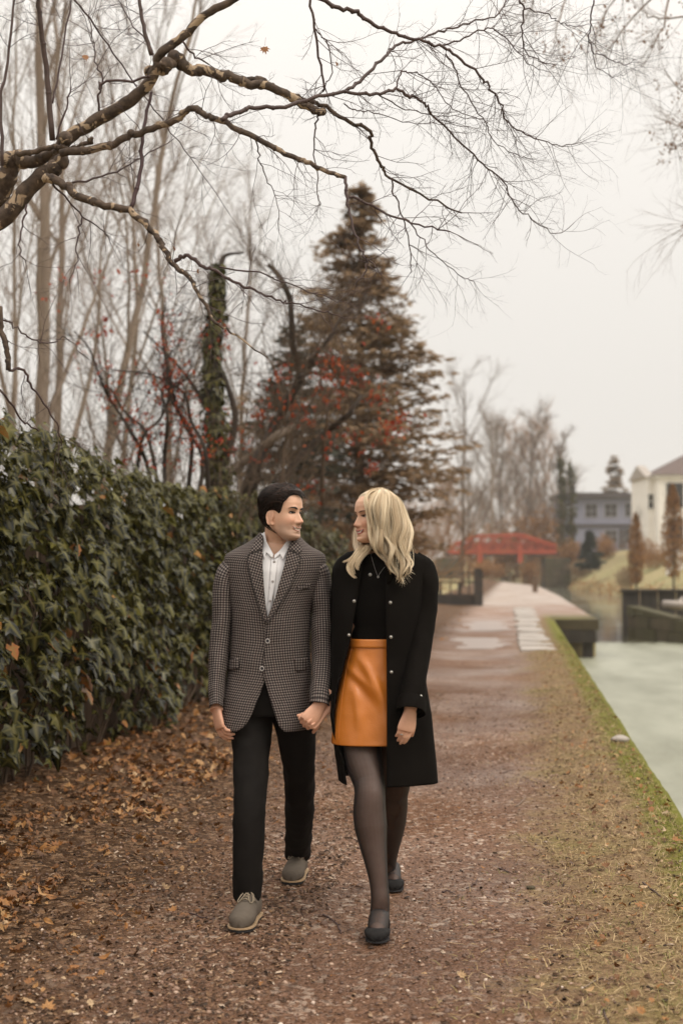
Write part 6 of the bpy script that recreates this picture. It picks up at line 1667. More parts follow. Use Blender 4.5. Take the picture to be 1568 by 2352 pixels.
def xe(tab, py): return at(interp(py, [p[0] for p in tab], [p[1] for p in tab]), py, MY - .13).x
pys = np.concatenate([np.linspace(1680, 1560, 26), np.linspace(1556, 1222, 60)])
G = []
for py in pys:
    z = at(630, py, MY - .13).z
    row = TJ.arc(z, xe(LE, py), xe(RE, py), 90)
    k = len(row); R2 = []
    for j, p in enumerate(row):
        f = j / (k - 1); over = .006 * sstep(.10, 0, f) * (1 if py > 1420 else 0)      # left panel laps over the right
        w = .0035 * nz(p[0] * 11, p[1] * 11, z * 7) + .0022 * nz(p[0] * 25, z * 16, 4) * (1 if py > 1440 else .5)
        if py > 1440: w += .004 * math.sin((p[0] - row[0][0]) * 26 + z * 9) * sstep(1440, 1490, py) * sstep(1620, 1520, py) * (1 if p[1] < MY else 0)
        flare = .010 * sstep(1560, 1680, py)
        d = Vector((p[0] - at(632, py, MY).x, (p[1] - MY), 0)).normalized()
        zz = z - (.012 * sstep(1640, 1680, py) * (1 if p[1] < MY else 0)) * (1 - min(1, abs(f - .5) * 2.2)) * -1
        R2.append((p[0] + d.x * (w + flare * .4), p[1] - over + d.y * (w + flare), zz))
    G.append(R2)
U = arclen_uv(G); m = MB(); m.grid(G, U); jk = solid(m.build('blazer', MM['check'], man), .006, -1)
# set-in sleeves
for rows, sd in (([(552,1292,21,6.22,1.4),(525,1310,24,6.22,1.6),(514,1350,24.5,6.22,1.75),(511,1427,23.5,6.21,1.7),(503,1500,22,6.19,1.7),(498,1570,19.5,6.16,1.8),(497,1612,17.5,6.13,2.0),(497,1626,17,6.12,2.0)], 1.3), ([(710,1292,21,6.22,1.4),(732,1310,24,6.22,1.6),(738,1350,23.5,6.22,1.75),(741,1427,26,6.20,1.6),(743,1500,26,6.16,1.6),(740,1560,26,6.11,1.5),(735,1606,24.5,6.06,1.5),(733,1620,24,6.05,1.5)], 5.7)):
    Gs, Us = sleeve(rows, 34, wr=.0065, seed=sd, wfreq=14); m = MB(); tubegrid(m, Gs, Us, False); s_ = solid(m.build('sleeve', MM['check'], man), .005, -1)
    # shoulder end closed under the jacket
    for q in ((.0, -.012), (.022, -.010), (.044, -.008)) if False else ():
        pass
def lapel_out(x, z): return .014 + .002 * nz(x * 14, z * 14)
LAP = [('lapel', [(603,1262),(571,1273),(568,1283),(583,1350),(608,1427),(614,1424),(611,1400),(606,1350),(604,1300)], MM['check_lapel'], -.0), ('lapel', [(661,1262),(685,1272),(691,1283),(666,1350),(617,1430),(612,1426),(622,1402),(641,1350),(653,1300)], MM['check_lapel_r'], .0)]
for nm, poly, mt, ur in LAP:
    m = MB(); patch(m, poly, TJ, lapel_out, 4, .001, ur); lo_ = solid(m.build(nm, mt, man), .004)
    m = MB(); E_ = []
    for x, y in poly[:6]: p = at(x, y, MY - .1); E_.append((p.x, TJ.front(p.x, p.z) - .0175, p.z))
    m.tube([q for a, b in zip(E_, E_[1:]) for q in (a, tuple((np.array(a) + np.array(b)) / 2))] + [E_[-1]], .0017, 5); m.build('lapel_shadow_line', MM['edge'], lo_)  # dark tube along the outline: the lapel's shadow line put into the shape
for nm, poly in (('collar', [(597,1224),(590,1232),(583,1248),(574,1270),(603,1260),(604,1245),(602,1230)]), ('collar', [(677,1243),(683,1246),(691,1252),(693,1264),(686,1271),(662,1260),(667,1250),(672,1240)])):
    m = MB(); patch(m, poly, TJ, .014, 4, .001, .5); solid(m.build(nm, MM['check_lapel'], man), .005)
for poly in ([(513,1520),(547,1511),(549,1534),(514,1541)], [(678,1513),(712,1511),(713,1540),(682,1541)]):
    m = MB(); patch(m, poly, TJ, .011, 3, .001); solid(m.build('pocket_flap', MM['check'], man), .005)
m = MB(); patch(m, [(683,1347),(712,1341),(713,1350),(684,1356)], TJ, .008, 3); solid(m.build('breast_pocket', MM['check'], man), .003)
for (x, y) in ((615, 1472), (602, 1535)):
    p = at(x, y, MY - .13); yy = TJ.front(p.x, p.z) - .016
    m = MB(); N = 20; m.tube([(p.x + .0085 * math.cos(a), yy, p.z + .0085 * math.sin(a)) for a in np.linspace(0, 2 * math.pi, N)], .0022, 6, cap=False); b_ = m.build('button', MM['button_rim'], man)
    m = MB(); m.ball((p.x, yy + .001, p.z), (.0085, .0018, .0085), 16, 6); m.build('button_centre', MM['horn'], b_)

# ---- trousers
m = MB()
TP = Torso([(1500, 536, 706, .105, MY), (1560, 524, 712, .112, MY), (1610, 521, 722, .116, MY), (1640, 523, 724, .112, MY)])
loft(m, [TP.ring(z, 40) for z in TP.zs(14)], True)
for rows, sd in (([(572,1600,52,6.22,.95),(576,1672,48,6.20,.95),(577,1752,41,6.12,1.05),(573,1866,37,6.00,1.1),(569,1980,34.5,5.97,1.0),(568.5,2036,33.5,5.975,1.0),(568,2057,33.5,5.99,1.05)], 2.2), ([(668,1590,54,6.23,1.0),(677,1653,49,6.28,1.05),(686,1752,37,6.38,1.2),(688,1828,33.5,6.50,1.2),(686,1904,31,6.65,1.15),(684,1945,29.5,6.80,1.05),(684,1960,29.5,6.84,1.1)], 8.1)):
    Gs, _ = sleeve(rows, 40, fine=9, wr=.0065, seed=sd, wfreq=13)
    loft(m, Gs, True, flip=bool(np.dot(np.cross(Gs[0, 1] - Gs[0, 0], Gs[1, 0] - Gs[0, 0]), Gs[0, 0] - Gs[0].mean(0)) < 0))
tr_me = remeshed(m, .005, 3, None, 'trousers'); tr_me.materials.append(MM['trouser']); link('trousers', tr_me, man)

# ---- suede shoes with laces
def shoe(par, toe, heel, W=.050, name='shoe'):
    """derby shoe on the ground from heel to toe point"""
    toe, heel = Vector(toe), Vector(heel); d = toe - heel; L_ = d.length; d.normalize(); s = Vector((-d.y, d.x, 0)).normalized(); up = Vector((0, 0, 1))
    #       t    half width  top h   lateral shift
    prof = [(.0, .022, .062), (.03, .032, .075), (.12, .036, .083), (.25, .036, .084), (.36, .036, .086), (.47, .039, .080), (.58, .044, .068), (.70, .0475, .056), (.82, .046, .050), (.91, .038, .045), (.965, .026, .038), (.993, .012, .028)]
    T_ = np.array([p[0] for p in prof]); Wp = np.array([p[1] for p in prof]) * W / .050; Hp = np.array([p[2] for p in prof])
    G = []
    for t_ in np.concatenate([np.linspace(0, .9, 26), np.linspace(.915, .993, 9)]):
        w, h = np.interp(t_, T_, Wp), np.interp(t_, T_, Hp); c = heel + d * (t_ * L_); row = []
        for a in np.linspace(0, 2 * math.pi, 28, endpoint=False):
            x = w * se(math.cos(a), 2.3); y = .5 * h + .5 * h * se(math.sin(a), 6.0 if math.sin(a) < 0 else 2.0)
            if math.sin(a) > 0: x *= 1 - .25 * math.sin(a) * (1 if t_ < .55 else .6)
            crease = -.002 * math.exp(-((t_ - .66) / .02) ** 2) - .002 * math.exp(-((t_ - .73) / .02) ** 2)
            row.append(c + s * x + up * (y * 1.25 + .016 + (crease if math.sin(a) > .3 else 0)))
        G.append(row)
    G = np.array([[tuple(p) for p in r] for r in G]); m = MB()
    fl_ = bool(np.dot(np.cross(G[5, 1] - G[5, 0], G[6, 0] - G[5, 0]), G[5, 0] - G[5].mean(0)) < 0)
    loft(m, G, True, flip=fl_); sh = m.build(name, MM['suede'], par)
    def slab(z0, z1, grow, mat, nm):
        ts = np.concatenate([[0.0], np.linspace(.0, 1, 30)]); left, right = [], []
        for t_ in np.linspace(0, 1, 40):
            w = np.interp(t_, list(T_[:-1]) + [1.0], list(Wp[:-1]) + [.004]) + grow * (1 if 0 < t_ < 1 else .2); c = heel + d * (-grow + t_ * (L_ + 2 * grow)); left.append(c + s * w); right.append(c - s * w)
        out = left + right[::-1]; n = len(out); mm = MB(); mm.add([(p.x, p.y, z0) for p in out] + [(p.x, p.y, z1) for p in out], [tuple(range(n))[::-1], tuple(range(n, 2 * n))] + [(i, (i + 1) % n, n + (i + 1) % n, n + i) for i in range(n)]); 
        # orient outward
        mm.build(nm, mat, sh, False)
    slab(.001, .012, .0015, MM['sole_dark'], 'sole'); slab(.0122, .0185, .0045, MM['sole_tan'], 'welt')
    def top(t_, x): w, h = np.interp(t_, T_, Wp), np.interp(t_, T_, Hp); return heel + d * (t_ * L_) + s * x + up * (.016 + .625 * h + .625 * h * max(0, 1 - (abs(x) / w) ** 2) ** .5 + .0025)
    m = MB(); m.add([], [])if False else None
    tg = MB(); tg.grid([[top(t_, x) + up * .001 for x in np.linspace(-.017, .017, 7)] for t_ in np.linspace(.36, .57, 9)]); 
    q = MB()
    for t_ in (.58, .60): pass
    # vamp seam
    q.tube([top(.60 - .9 * (x / .05) ** 2 * .25, x) for x in np.linspace(-.040, .040, 15)], .0012, 5); q.build('seam', MM['suede'], sh)
    l_ = MB()
    for i, t_ in enumerate((.40, .45, .50, .55)): l_.tube([top(t_, -.014), top(t_ + .012, 0) + up * .003, top(t_ + .02, .014)], .0019, 6); l_.tube([top(t_, .014), top(t_ + .012, 0) + up * .004, top(t_ + .02, -.014)], .0019, 6)
    k = top(.39, 0) + up * .006
    for sg in (-1, 1):
        loop = [k] + [top(tt, sg * xx) + up * zz for tt, xx, zz in ((.42, .014, .008), (.50, .028, .004), (.585, .031, .003), (.605, .022, .003), (.52, .010, .005))] + [k]
        l_.tube(catmull(loop, 5), .0021, 6); l_.tube(catmull([k] + [top(tt, sg * xx) + up * zz for tt, xx, zz in ((.42, .022, .006), (.47, .031, .003), (.53, .0345, .002))], 4), .0019, 6)
    l_.ball(k, .005, 8, 6); l_.build('lace', MM['lace'], sh)
    return sh
def gp(px, py): q = ground_D(px, py); q.z = 0; return q
ft = gp(546, 2134); shoe(man, ft, ft + Vector((.050, .280, 0)), .055)
ft = gp(667, 2026); shoe(man, ft, ft + Vector((.040, .285, 0)), .055)
# ================================================================== the woman
WY = 6.07
wo = at(880, 2080, 6.0); wo.z = 0
HW = Head(at(860, 1187, WY - .03), -60, .955, roll=-2, pitch=-2, male=False)
m = MB(); HW.mesh(m)
m.tube(catmull([tuple(at(868, 1272, WY)), tuple(at(866, 1245, WY)), tuple(at(864, 1212, WY - .015))], 4), np.linspace(.050, .047, 9), 18)
TW_B = Torso([(1255, 842, 894, .04, WY), (1272, 812, 930, .06, WY), (1292, 785, 972, .075, WY), (1340, 790, 956, .095, WY), (1400, 798, 945, .10, WY), (1470, 806, 925, .085, WY), (1560, 792, 940, .11, WY), (1640, 788, 955, .105, WY)])
loft(m, [TW_B.ring(z, 30) for z in TW_B.zs(22)], True)
m.tube(catmull([tuple(at(x, y, Y)) for x, y, Y in ((950,1300,6.08),(972,1345,6.08),(972,1400,6.07),(962,1480,6.02),(950,1560,5.93),(941,1634,5.86))], 3), np.interp(np.linspace(0, 5, 16), range(6), [.030,.034,.032,.030,.028,.025]), 12)
m.tube(catmull([tuple(at(x, y, Y)) for x, y, Y in ((808,1300,6.10),(786,1345,6.15),(776,1420,6.18),(770,1500,6.16),(762,1570,6.10),(752,1622,6.05))], 3), np.interp(np.linspace(0, 5, 16), range(6), [.030,.034,.032,.030,.028,.025]), 12)
LEGA = [(832,1640,6.08,42),(828,1714,6.03,43.5),(838,1760,5.97,37.5),(847,1800,5.92,32),(849,1828,5.88,31),(848,1860,5.87,34),(851,1900,5.855,33.5),(858,1950,5.83,26.5),(866,2000,5.80,20),(871,2040,5.78,17.8),(873,2072,5.765,18.5)]
LEGB = [(905,1640,6.08,48),(908,1714,6.14,42),(908,1790,6.22,31),(904,1825,6.27,28.5),(902,1862,6.34,30),(898,1900,6.42,28.5),(893,1945,6.50,21),(890,1985,6.57,16),(890,2012,6.60,17)]
def legpts(Lg): return catmull([tuple(at(x, y, Y)) for x, y, Y, r in Lg], 4), np.interp(np.linspace(0, len(Lg) - 1, (len(Lg) - 1) * 4 + 1), range(len(Lg)), [r / FPX * Y for x, y, Y, r in Lg])
def leg_foot(Lg, toe, heel):
    d = (toe - heel).normalized(); up = Vector((0, 0, 1)); P_, R_l = legpts(Lg)
    F_ = [tuple(p) for p in (heel + d * .070 + up * .078, heel + d * .110 + up * .060, heel + d * .145 + up * .045, heel + d * .175 + up * .034, heel + d * .195 + up * .026)]
    Q = catmull([tuple(p) for p in P_[::3]] + F_, 4); k = len(P_[::3]); n = k + 5
    return Q, np.interp(np.linspace(0, n - 1, len(Q)), range(n), list(R_l[::3]) + [.034, .036, .0355, .033, .024])
# feet inside the pumps
PUMPS = [(gp(862, 2158), gp(862, 2158) + Vector((.030, .235, 0))), (gp(905, 2042), gp(905, 2042) + Vector((-.010, .235, 0)))]
for (toe, heel), Lg in zip(PUMPS, (LEGA, LEGB)):
    d = (toe - heel).normalized(); up = Vector((0, 0, 1)); P_, R_l = leg_foot(Lg, toe, heel); m.tube(P_, R_l, 24, ell=1.06, up=(1, 0, 0))
    m.ball(heel + d * .03 + up * .04, (.026, .030, .034), 12, 8)
RHW = at(942, 1630, 5.86)
tw_t = hand(m, RHW, (-.26, -.10, -1), (.35, -1, .05), -1, .172, (16, 18, 22, 26), 5, (22, 15), 12)
tc_t = hand(m, at(744, 1634, 6.05), (-.72, -.22, -.62), (-.25, .6, -.75), -1, .165, (60, 62, 66, 70), 2, (24, 5), 20)
body = remeshed(m, .0026, 2, .42, 'person')
V = mverts(body); hx_, hf, hz_ = HW.local(V)
blush = .9 * g(np.abs(hx_) - .042, .024) * g(hz_ + .035, .022) * (hf > .02) + .6 * g(np.abs(hx_), .012) * g(hz_ + .036, .012) * (hf > .08) + .4 * ((V[:, 2] < 1.1) & (V[:, 2] > .75))
setattr_f(body, 'stub', np.zeros(len(V))); setattr_f(body, 'blush', np.clip(blush, 0, 1)); body.materials.append(MM['skin_w'])
woman = link('person', body, None, wo)
tag(woman, 'blonde woman in a long open black coat and orange leather skirt, smiling at the man', 'person', 'couple walking along the towpath')
face_parts(HW, woman, dict(eye=MM['white'], iris=MM['iris'], brow=MM['brow_w'], lid=MM['lid'], mouth=MM['mouth'], teeth=MM['teeth'], lip=MM['lip_w'], gaze=-.6))
# ring
p = Vector(tw_t[2][2]).lerp(Vector(tw_t[2][3]), .6); q = (Vector(tw_t[2][3]) - Vector(tw_t[2][2])).normalized(); a1 = q.cross(Vector((0, 1, 0))).normalized(); a2 = q.cross(a1)
m = MB(); m.tube([p + a1 * .0098 * math.cos(t_) + a2 * .0098 * math.sin(t_) for t_ in np.linspace(0, 2 * math.pi, 20)], .0014, 6, cap=False); m.ball(p + Vector((0, -.0115, 0)), .0035, 8, 6); m.build('ring', MM['metal'], woman)

# ---- sheer black tights over the legs
t = NT('sheer_black_nylon'); lw = t.n('LayerWeight'); lw.inputs['Blend'].default_value = .36
dif = t.n('BsdfPrincipled'); dif.inputs['Base Color'].default_value = (.014, .011, .010, 1); dif.inputs['Roughness'].default_value = .55
trn = t.n('BsdfTransparent'); trn.inputs[0].default_value = (.78, .77, .79, 1)
den = t.math('MINIMUM', t.math('ADD', t.math('MULTIPLY_ADD', lw.outputs['Facing'], 1.15, .40), t.math('MULTIPLY', t.noise(t.coord(), 14, 2), .08)), .97)
mx = t.n('MixShader'); t.l(den, mx.inputs[0]); t.l(trn.outputs[0], mx.inputs[1]); t.l(dif.outputs[0], mx.inputs[2]); t.l(mx.outputs[0], t.out.inputs[0])
m = MB()
for Lg, (toe, heel) in zip((LEGA, LEGB), PUMPS):
    P_, R_l = leg_foot(Lg, toe, heel); m.tube(P_[2:], (R_l + .003)[2:], 32, ell=1.06, cap=False, up=(1, 0, 0))
m.build('tights', t.m, woman)

# ---- pumps
def pump(par, toe, heel, W=.041):
    toe, heel = Vector(toe), Vector(heel); d = toe - heel; L_ = d.length; d.normalize(); s = Vector((-d.y, d.x, 0)).normalized(); up = Vector((0, 0, 1))
    T_ = [0, .04, .15, .35, .55, .72, .85, .94, .985, 1.0]; Wp = [.016, .026, .031, .033, .038, .041, .037, .028, .016, .0006]; Hp = [.058, .060, .054, .044, .040, .044, .043, .036, .026, .016]; OP = [.35, .55, .80, .90, .86, .62, .0, 0, 0, 0]
    G = []
    for t_ in np.concatenate([np.linspace(0, .72, 22), np.linspace(.745, 1, 14)]):
        w, h, op = (np.interp(t_, T_, q) for q in (Wp, Hp, OP)); op = op if t_ < .80 else 0; w *= W / .041
        c = heel + d * (t_ * L_); a0 = math.pi / 2 + op * math.pi / 2 * .95; row = []
        for a in np.linspace(a0, 2 * math.pi + math.pi - a0, 26): row.append(c + s * (w * se(math.cos(a), 2.4)) + up * (.007 + .5 * h + .5 * h * se(math.sin(a), 2.3)))
        G.append(row)
    m = MB(); m.grid([[tuple(p) for p in r] for r in G]); o = m.build('pump', MM['pump'], par)
    b_ = bmesh.new(); b_.from_mesh(o.data); bmesh.ops.remove_doubles(b_, verts=b_.verts[:], dist=.0012); b_.to_mesh(o.data); b_.free(); solid(o, .003, 0)
    left, right = [], []
    for t_ in np.linspace(0, 1, 36): w = np.interp(t_, T_, Wp) * W / .041 * .97; c = heel + d * (t_ * L_); left.append(c + s * w); right.append(c - s * w)
    out = left + right[::-1]; n = len(out); mm = MB(); mm.add([(p.x, p.y, .001) for p in out] + [(p.x, p.y, .0085) for p in out], [tuple(range(n))[::-1], tuple(range(n, 2 * n))] + [(i, (i + 1) % n, n + (i + 1) % n, n + i) for i in range(n)]); mm.build('sole', MM['sole_dark'], o, False)
    mm = MB(); mm.box(heel + d * .032 + up * .006, (.045, .05, .012), math.atan2(d.y, d.x) - math.pi / 2); mm.build('heel', MM['sole_dark'], o, False)
for toe, heel in PUMPS: pump(woman, toe, heel, .050)

# ---- sweater and skirt
TWS = Torso([(1246, 842, 893, .052, WY), (1268, 838, 897, .054, WY), (1280, 815, 922, .075, WY), (1300, 790, 950, .090, WY), (1350, 796, 948, .112, WY), (1390, 798, 946, .118, WY), (1440, 806, 930, .103, WY), (1500, 804, 925, .10, WY)])
m = MB(); G = []
for z in TWS.zs(46): G.append([(x + .002 * nz(x * 20, z * 22), y + .003 * nz(x * 16, z * 24, 3), z) for x, y, _ in TWS.ring(z, 64)])
loft(m, G, False); sw = m.build('sweater', MM['sweater'], woman)
m = MB(); z = at(868, 1247, WY).z; m.tube([(x, y, z) for x, y, _ in TWS.ring(z, 40)] + [TWS.ring(z, 40)[0]], .006, 8, cap=False); m.build('turtleneck_fold', MM['sweater'], sw)
TSK = Torso([(1468, 801, 916, .106, WY), (1488, 799, 922, .109, WY), (1541, 784, 938, .120, WY), (1600, 772, 945, .128, WY - .01), (1660, 764, 947, .136, WY - .015), (1712, 760, 945, .142, WY - .02)])
def skirt_w(x, z, y):
    """creases of the leather pulled across the hip and thigh"""
    u_ = (x - at(845, 1560, 5.95).x); w = 0.0
    for (x0, z0, dx, dz, amp, wd, ln) in ((.02, .0, .5, -.86, .011, .018, .12), (-.03, -.04, .62, -.78, -.010, .020, .10), (.05, -.10, .35, -.93, .008, .022, .14), (-.06, .02, .75, -.66, .007, .016, .08), (.0, -.16, .2, -.98, -.006, .02, .10), (-.045, -.12, .1, -1, .006, .016, .12)):
        a, b = u_ - x0, (z - at(845, 1560, 5.95).z) - z0; al = a * dx + b * dz; ac = a * -dz + b * dx
        w += 1.3 * amp * math.exp(-(ac / wd) ** 2 - (al / ln) ** 2)
    return w + .0045 * nz(x * 17, z * 13, 7)
m = MB(); G = []
for py in np.linspace(1712, 1486, 70):
    z = at(850, py, WY - .12).z
    G.append([(x, y - skirt_w(x, z, y) * (1 if y < WY else 0) * sstep(1490, 1530, py), z) for x, y, _ in TSK.ring(z, 110)])
loft(m, G, False); sk = solid(m.build('skirt', MM['leather'], woman), .003, -1)
m = MB(); zs_ = [at(850, py, WY - .12).z for py in np.linspace(1489, 1469, 5)]; loft(m, [TSK.ring(z, 90, .004) for z in zs_], False); solid(m.build('waistband', MM['leather'], sk), .003, -1)
def seam(pts, r=.0016, nm='seam'):
    m = MB(); Q = []
    for x, y in pts: p = at(x, y, WY - .12); Q.append((p.x, TSK.front(p.x, p.z) - skirt_w(p.x, p.z, 0) * sstep(1490, 1530, y) - .001, p.z))
    m.tube(catmull(Q, 4), r, 5); m.build(nm, MM['leather'], sk)
seam([(808,1490),(795,1540),(786,1600),(780,1660),(777,1708)])

# ---- long open coat
TC = Torso([(1252, 838, 902, .062, WY + .02), (1262, 826, 915, .075, WY + .02), (1272, 800, 950, .092, WY + .02), (1284, 780, 976, .106, WY + .02), (1305, 770, 984, .118, WY + .02), (1350, 768, 974, .130, WY + .01), (1420, 766, 966, .136, WY), (1500, 765, 962, .142, WY), (1560, 764, 974, .160, WY), (1640, 760, 988, .176, WY), (1700, 767, 994, .184, WY), (1760, 776, 1000, .186, WY), (1800, 781, 1003, .188, WY)])
CL = [(1252, 846), (1268, 840), (1300, 833), (1381, 819), (1474, 803), (1541, 787), (1579, 776), (1640, 768), (1690, 772), (1740, 790), (1800, 799)]
CR = [(1252, 890), (1268, 888), (1300, 886), (1350, 885), (1500, 887), (1640, 887), (1800, 886)]
def xc_(tab, py): return at(interp(py, [p[0] for p in tab], [p[1] for p in tab]), py, WY - .13).x
m = MB(); G = []
for py in np.linspace(1800, 1252, 90):
    z = at(870, py, WY - .10).z; row = TC.arc(z, xc_(CL, py), xc_(CR, py), 96); R2 = []
    for j, p in enumerate(row):
        f = j / 95; low = sstep(1500, 1800, py); w = .010 * low * math.sin(f * 31 + 1.3) + .004 * nz(p[0] * 10, p[1] * 10, z * 5)
        d = Vector((p[0] - at(875, py, WY).x, p[1] - WY, 0)).normalized(); R2.append((p[0] + d.x * w * .5, p[1] + d.y * w, z))
    G.append(R2)
m.grid(G); solid(m.build('coat', MM['coat'], woman), .006, 1)
for rows, sd in (([(946,1290,27,6.09,1.2),(968,1308,31,6.09,1.35),(979,1345,28,6.08,1.45),(976,1400,28,6.07,1.4),(965,1470,27,6.02,1.4),(954,1550,27,5.94,1.4),(947,1600,28,5.89,1.4),(943,1633,29.5,5.86,1.35)], 3.1), ([(812,1290,26,6.10,1.2),(789,1310,25,6.12,1.3),(783,1350,22,6.15,1.4),(777,1420,20,6.17,1.5),(771,1500,20,6.15,1.5),(764,1570,19,6.10,1.5),(757,1618,18,6.06,1.5)], 9.4)):
    Gs, Us = sleeve(rows, 34, wr=.0055, seed=sd, wfreq=14); m = MB(); tubegrid(m, Gs, Us, False); solid(m.build('sleeve', MM['coat'], woman), .005, -1)
Gs, Us = sleeve([(945.5,1610,30.5,5.882,1.36),(944,1622,31.5,5.871,1.36),(942.5,1637,32.5,5.86,1.36)], 34, wr=.002, seed=4); m = MB(); tubegrid(m, Gs, Us, False); solid(m.build('cuff', MM['coat'], woman), .004, 1)
m = MB(); patch(m, [(880,1262),(896,1262),(915,1300),(896,1338),(887,1342),(885,1300)], TC, .008, 3); solid(m.build('coat_lapel', MM['coat'], woman), .005)
for (x, y) in ((813,1381),(850,1320),(896,1384),(897,1463),(898,1543),(801,1459)):
    p = at(x, y, WY - .13); yy = (TC.front(p.x, p.z) if x != 850 else TWS.front(p.x, p.z)) - .010
    m = MB(); m.ball((p.x, yy, p.z), (.0052, .0035, .0052), 12, 8); m.tube([(p.x + .0058 * math.cos(a), yy + .002, p.z + .0058 * math.sin(a)) for a in np.linspace(0, 2 * math.pi, 16)], .0014, 5, cap=False); m.build('snap_button', MM['metal'], woman)
p = at(966, 1599, 5.835); m = MB(); m.ball(p, (.0062, .004, .0062), 12, 8); m.build('snap_button', MM['metal'], woman)
# necklace
Q = []
for x, y in ((850,1262),(853,1278),(859,1300),(865,1318),(868,1323),(872,1317),(880,1306),(888,1298)): p = at(x, y, WY - .11); Q.append((p.x, min(TWS.front(p.x, p.z), WY - .06) - .006, p.z))
m = MB(); m.tube(catmull(Q, 4), .00065, 5); nk_ = m.build('necklace', MM['metal'], woman); m = MB(); m.ball(Vector(Q[4]) + Vector((0, -.003, -.004)), .0052, 10, 8); m.build('pendant', MM['metal'], nk_)

# ---- long wavy blonde hair
def hairline_w(th):
    a = abs(math.degrees(th)); return interp(a, [0, 25, 45, 60, 75, 90, 110, 180], [.090, .088, .074, .050, .010, -.045, -.09, -.10])
G = []
for i in range(50):
    row = []
    for j in range(100):
        th = -math.pi + 2 * math.pi * j / 100; z = lerp(hairline_w(th), .1166, (i / 49) ** .8); e_ = sstep(0, .2, i / 49); row.append(HW.side_pt(th, z, (.003 + .003 * sstep(.02, .1, z)) * (.2 + .8 * e_)))
    G.append(row)
m = MB(); loft(m, G, True, flip=True); m.a = [np.full(m.n, .52)]; hw = m.build('hair', MM['hair_w'], woman)
# guide curves (photo pixels + depth offset from the head centre) from the face side round to the back
GD = [
 [(871,1129,-.03),(856,1138,-.075),(845,1160,-.115),(848,1190,-.125),(849,1215,-.125),(851,1240,-.125),(865,1262,-.14),(881,1285,-.150),(896,1306,-.152),(912,1318,-.150)],
 [(873,1127,-.03),(866,1136,-.085),(857,1160,-.130),(861,1195,-.142),(860,1222,-.142),(867,1248,-.145),(882,1272,-.155),(890,1298,-.158),(903,1320,-.155),(911,1336,-.15)],
 [(876,1126,-.02),(881,1136,-.085),(878,1160,-.135),(880,1195,-.148),(876,1225,-.15),(886,1252,-.155),(897,1278,-.16),(899,1305,-.16),(913,1328,-.155),(917,1353,-.15)],
 [(879,1126,-.01),(896,1138,-.075),(900,1165,-.125),(900,1200,-.14),(897,1232,-.145),(907,1260,-.152),(911,1286,-.16),(908,1312,-.16),(920,1335,-.152),(914,1350,-.15)],
 [(881,1127,0),(908,1143,-.05),(918,1170,-.09),(920,1205,-.11),(916,1236,-.122),(925,1262,-.135),(927,1288,-.145),(919,1312,-.148),(925,1330,-.142),(930,1340,-.14)],
 [(883,1128,.02),(917,1150,-.02),(932,1180,-.04),(938,1212,-.055),(935,1240,-.075),(941,1264,-.10),(940,1286,-.12),(931,1305,-.13),(934,1320,-.125),(939,1328,-.12)],
 [(884,1130,.04),(922,1160,.02),(938,1190,.01),(944,1220,0),(941,1248,-.02),(946,1270,-.05),(944,1290,-.08),(936,1303,-.10),(941,1312,-.10),(946,1316,-.10)]]
GD = [[np.array([x, y - (4 if i == 0 else 2.5 if i == 1 else 0), d - (.012 if i == 1 else 0)]) for i, (x, y, d) in enumerate(gq)] for gq in GD]
GDc = [np.array(catmull(gq, 4)) for gq in GD]
def guide(s):
    k = s * (len(GDc) - 1); i = min(len(GDc) - 2, int(k)); f = k - i; return GDc[i] * (1 - f) + GDc[i + 1] * f
def to_world(Q, Yc): return [at(x, y, Yc + d) for x, y, d in Q]
m = MB()
locks = 17
for lk in range(locks):
    s0 = (lk + .5 + rng.uniform(-.3, .3)) / locks; ph = .6 + 1.3 * math.sin(lk * .75) + rng.normal() * .35; tone = np.clip(rng.normal(.62, .17), .2, .95); ldep = (lk % 3 - 1) * .013 + rng.normal() * .004; lenf = rng.uniform(.86, 1.02)
    jitter = rng.uniform(-1, 1)
    for q in range(165):
        off = rng.normal() * .62; depth = abs(rng.normal()) * .011; Q = guide(np.clip(s0 + off / locks * .9, 0, 1)).copy(); n = len(Q); t_ = np.linspace(0, 1, n)
        cl = np.clip((t_ - .25) / .75, 0, 1) ** .8                   # strands gather into the lock toward the tip
        C_ = guide(s0); Q = Q * (1 - .68 * cl[:, None]) + C_ * (.68 * cl[:, None])
        amp = 12.5 * np.clip((t_ - .15) / .45, 0, 1)
        Q[:, 0] += amp * np.sin(t_ * 15.5 + ph + s0 * 2.0) * .75 + jitter * 1.6 * cl
        Q[:, 2] += .012 * np.clip((t_ - .12) / .5, 0, 1) * np.cos(t_ * 15.5 + ph + s0 * 2.0) + depth + ldep * np.clip(t_ * 3, 0, 1)
        Q[:, :2] += rng.normal(size=2) * .7; ne = max(8, int(n * lenf * rng.uniform(.9, 1.0))); Q = Q[:ne]
        strand(m, to_world(Q, WY - .02), rng.uniform(.0007, .0013), 3, float(np.clip(tone + rng.normal() * .13 - .18 * (depth > .014) + .12 * (t_[-1] > .5) - .10 * (rng.random() < .15), 0, 1)))  # deeper strands toned darker: shade between locks put into the colour
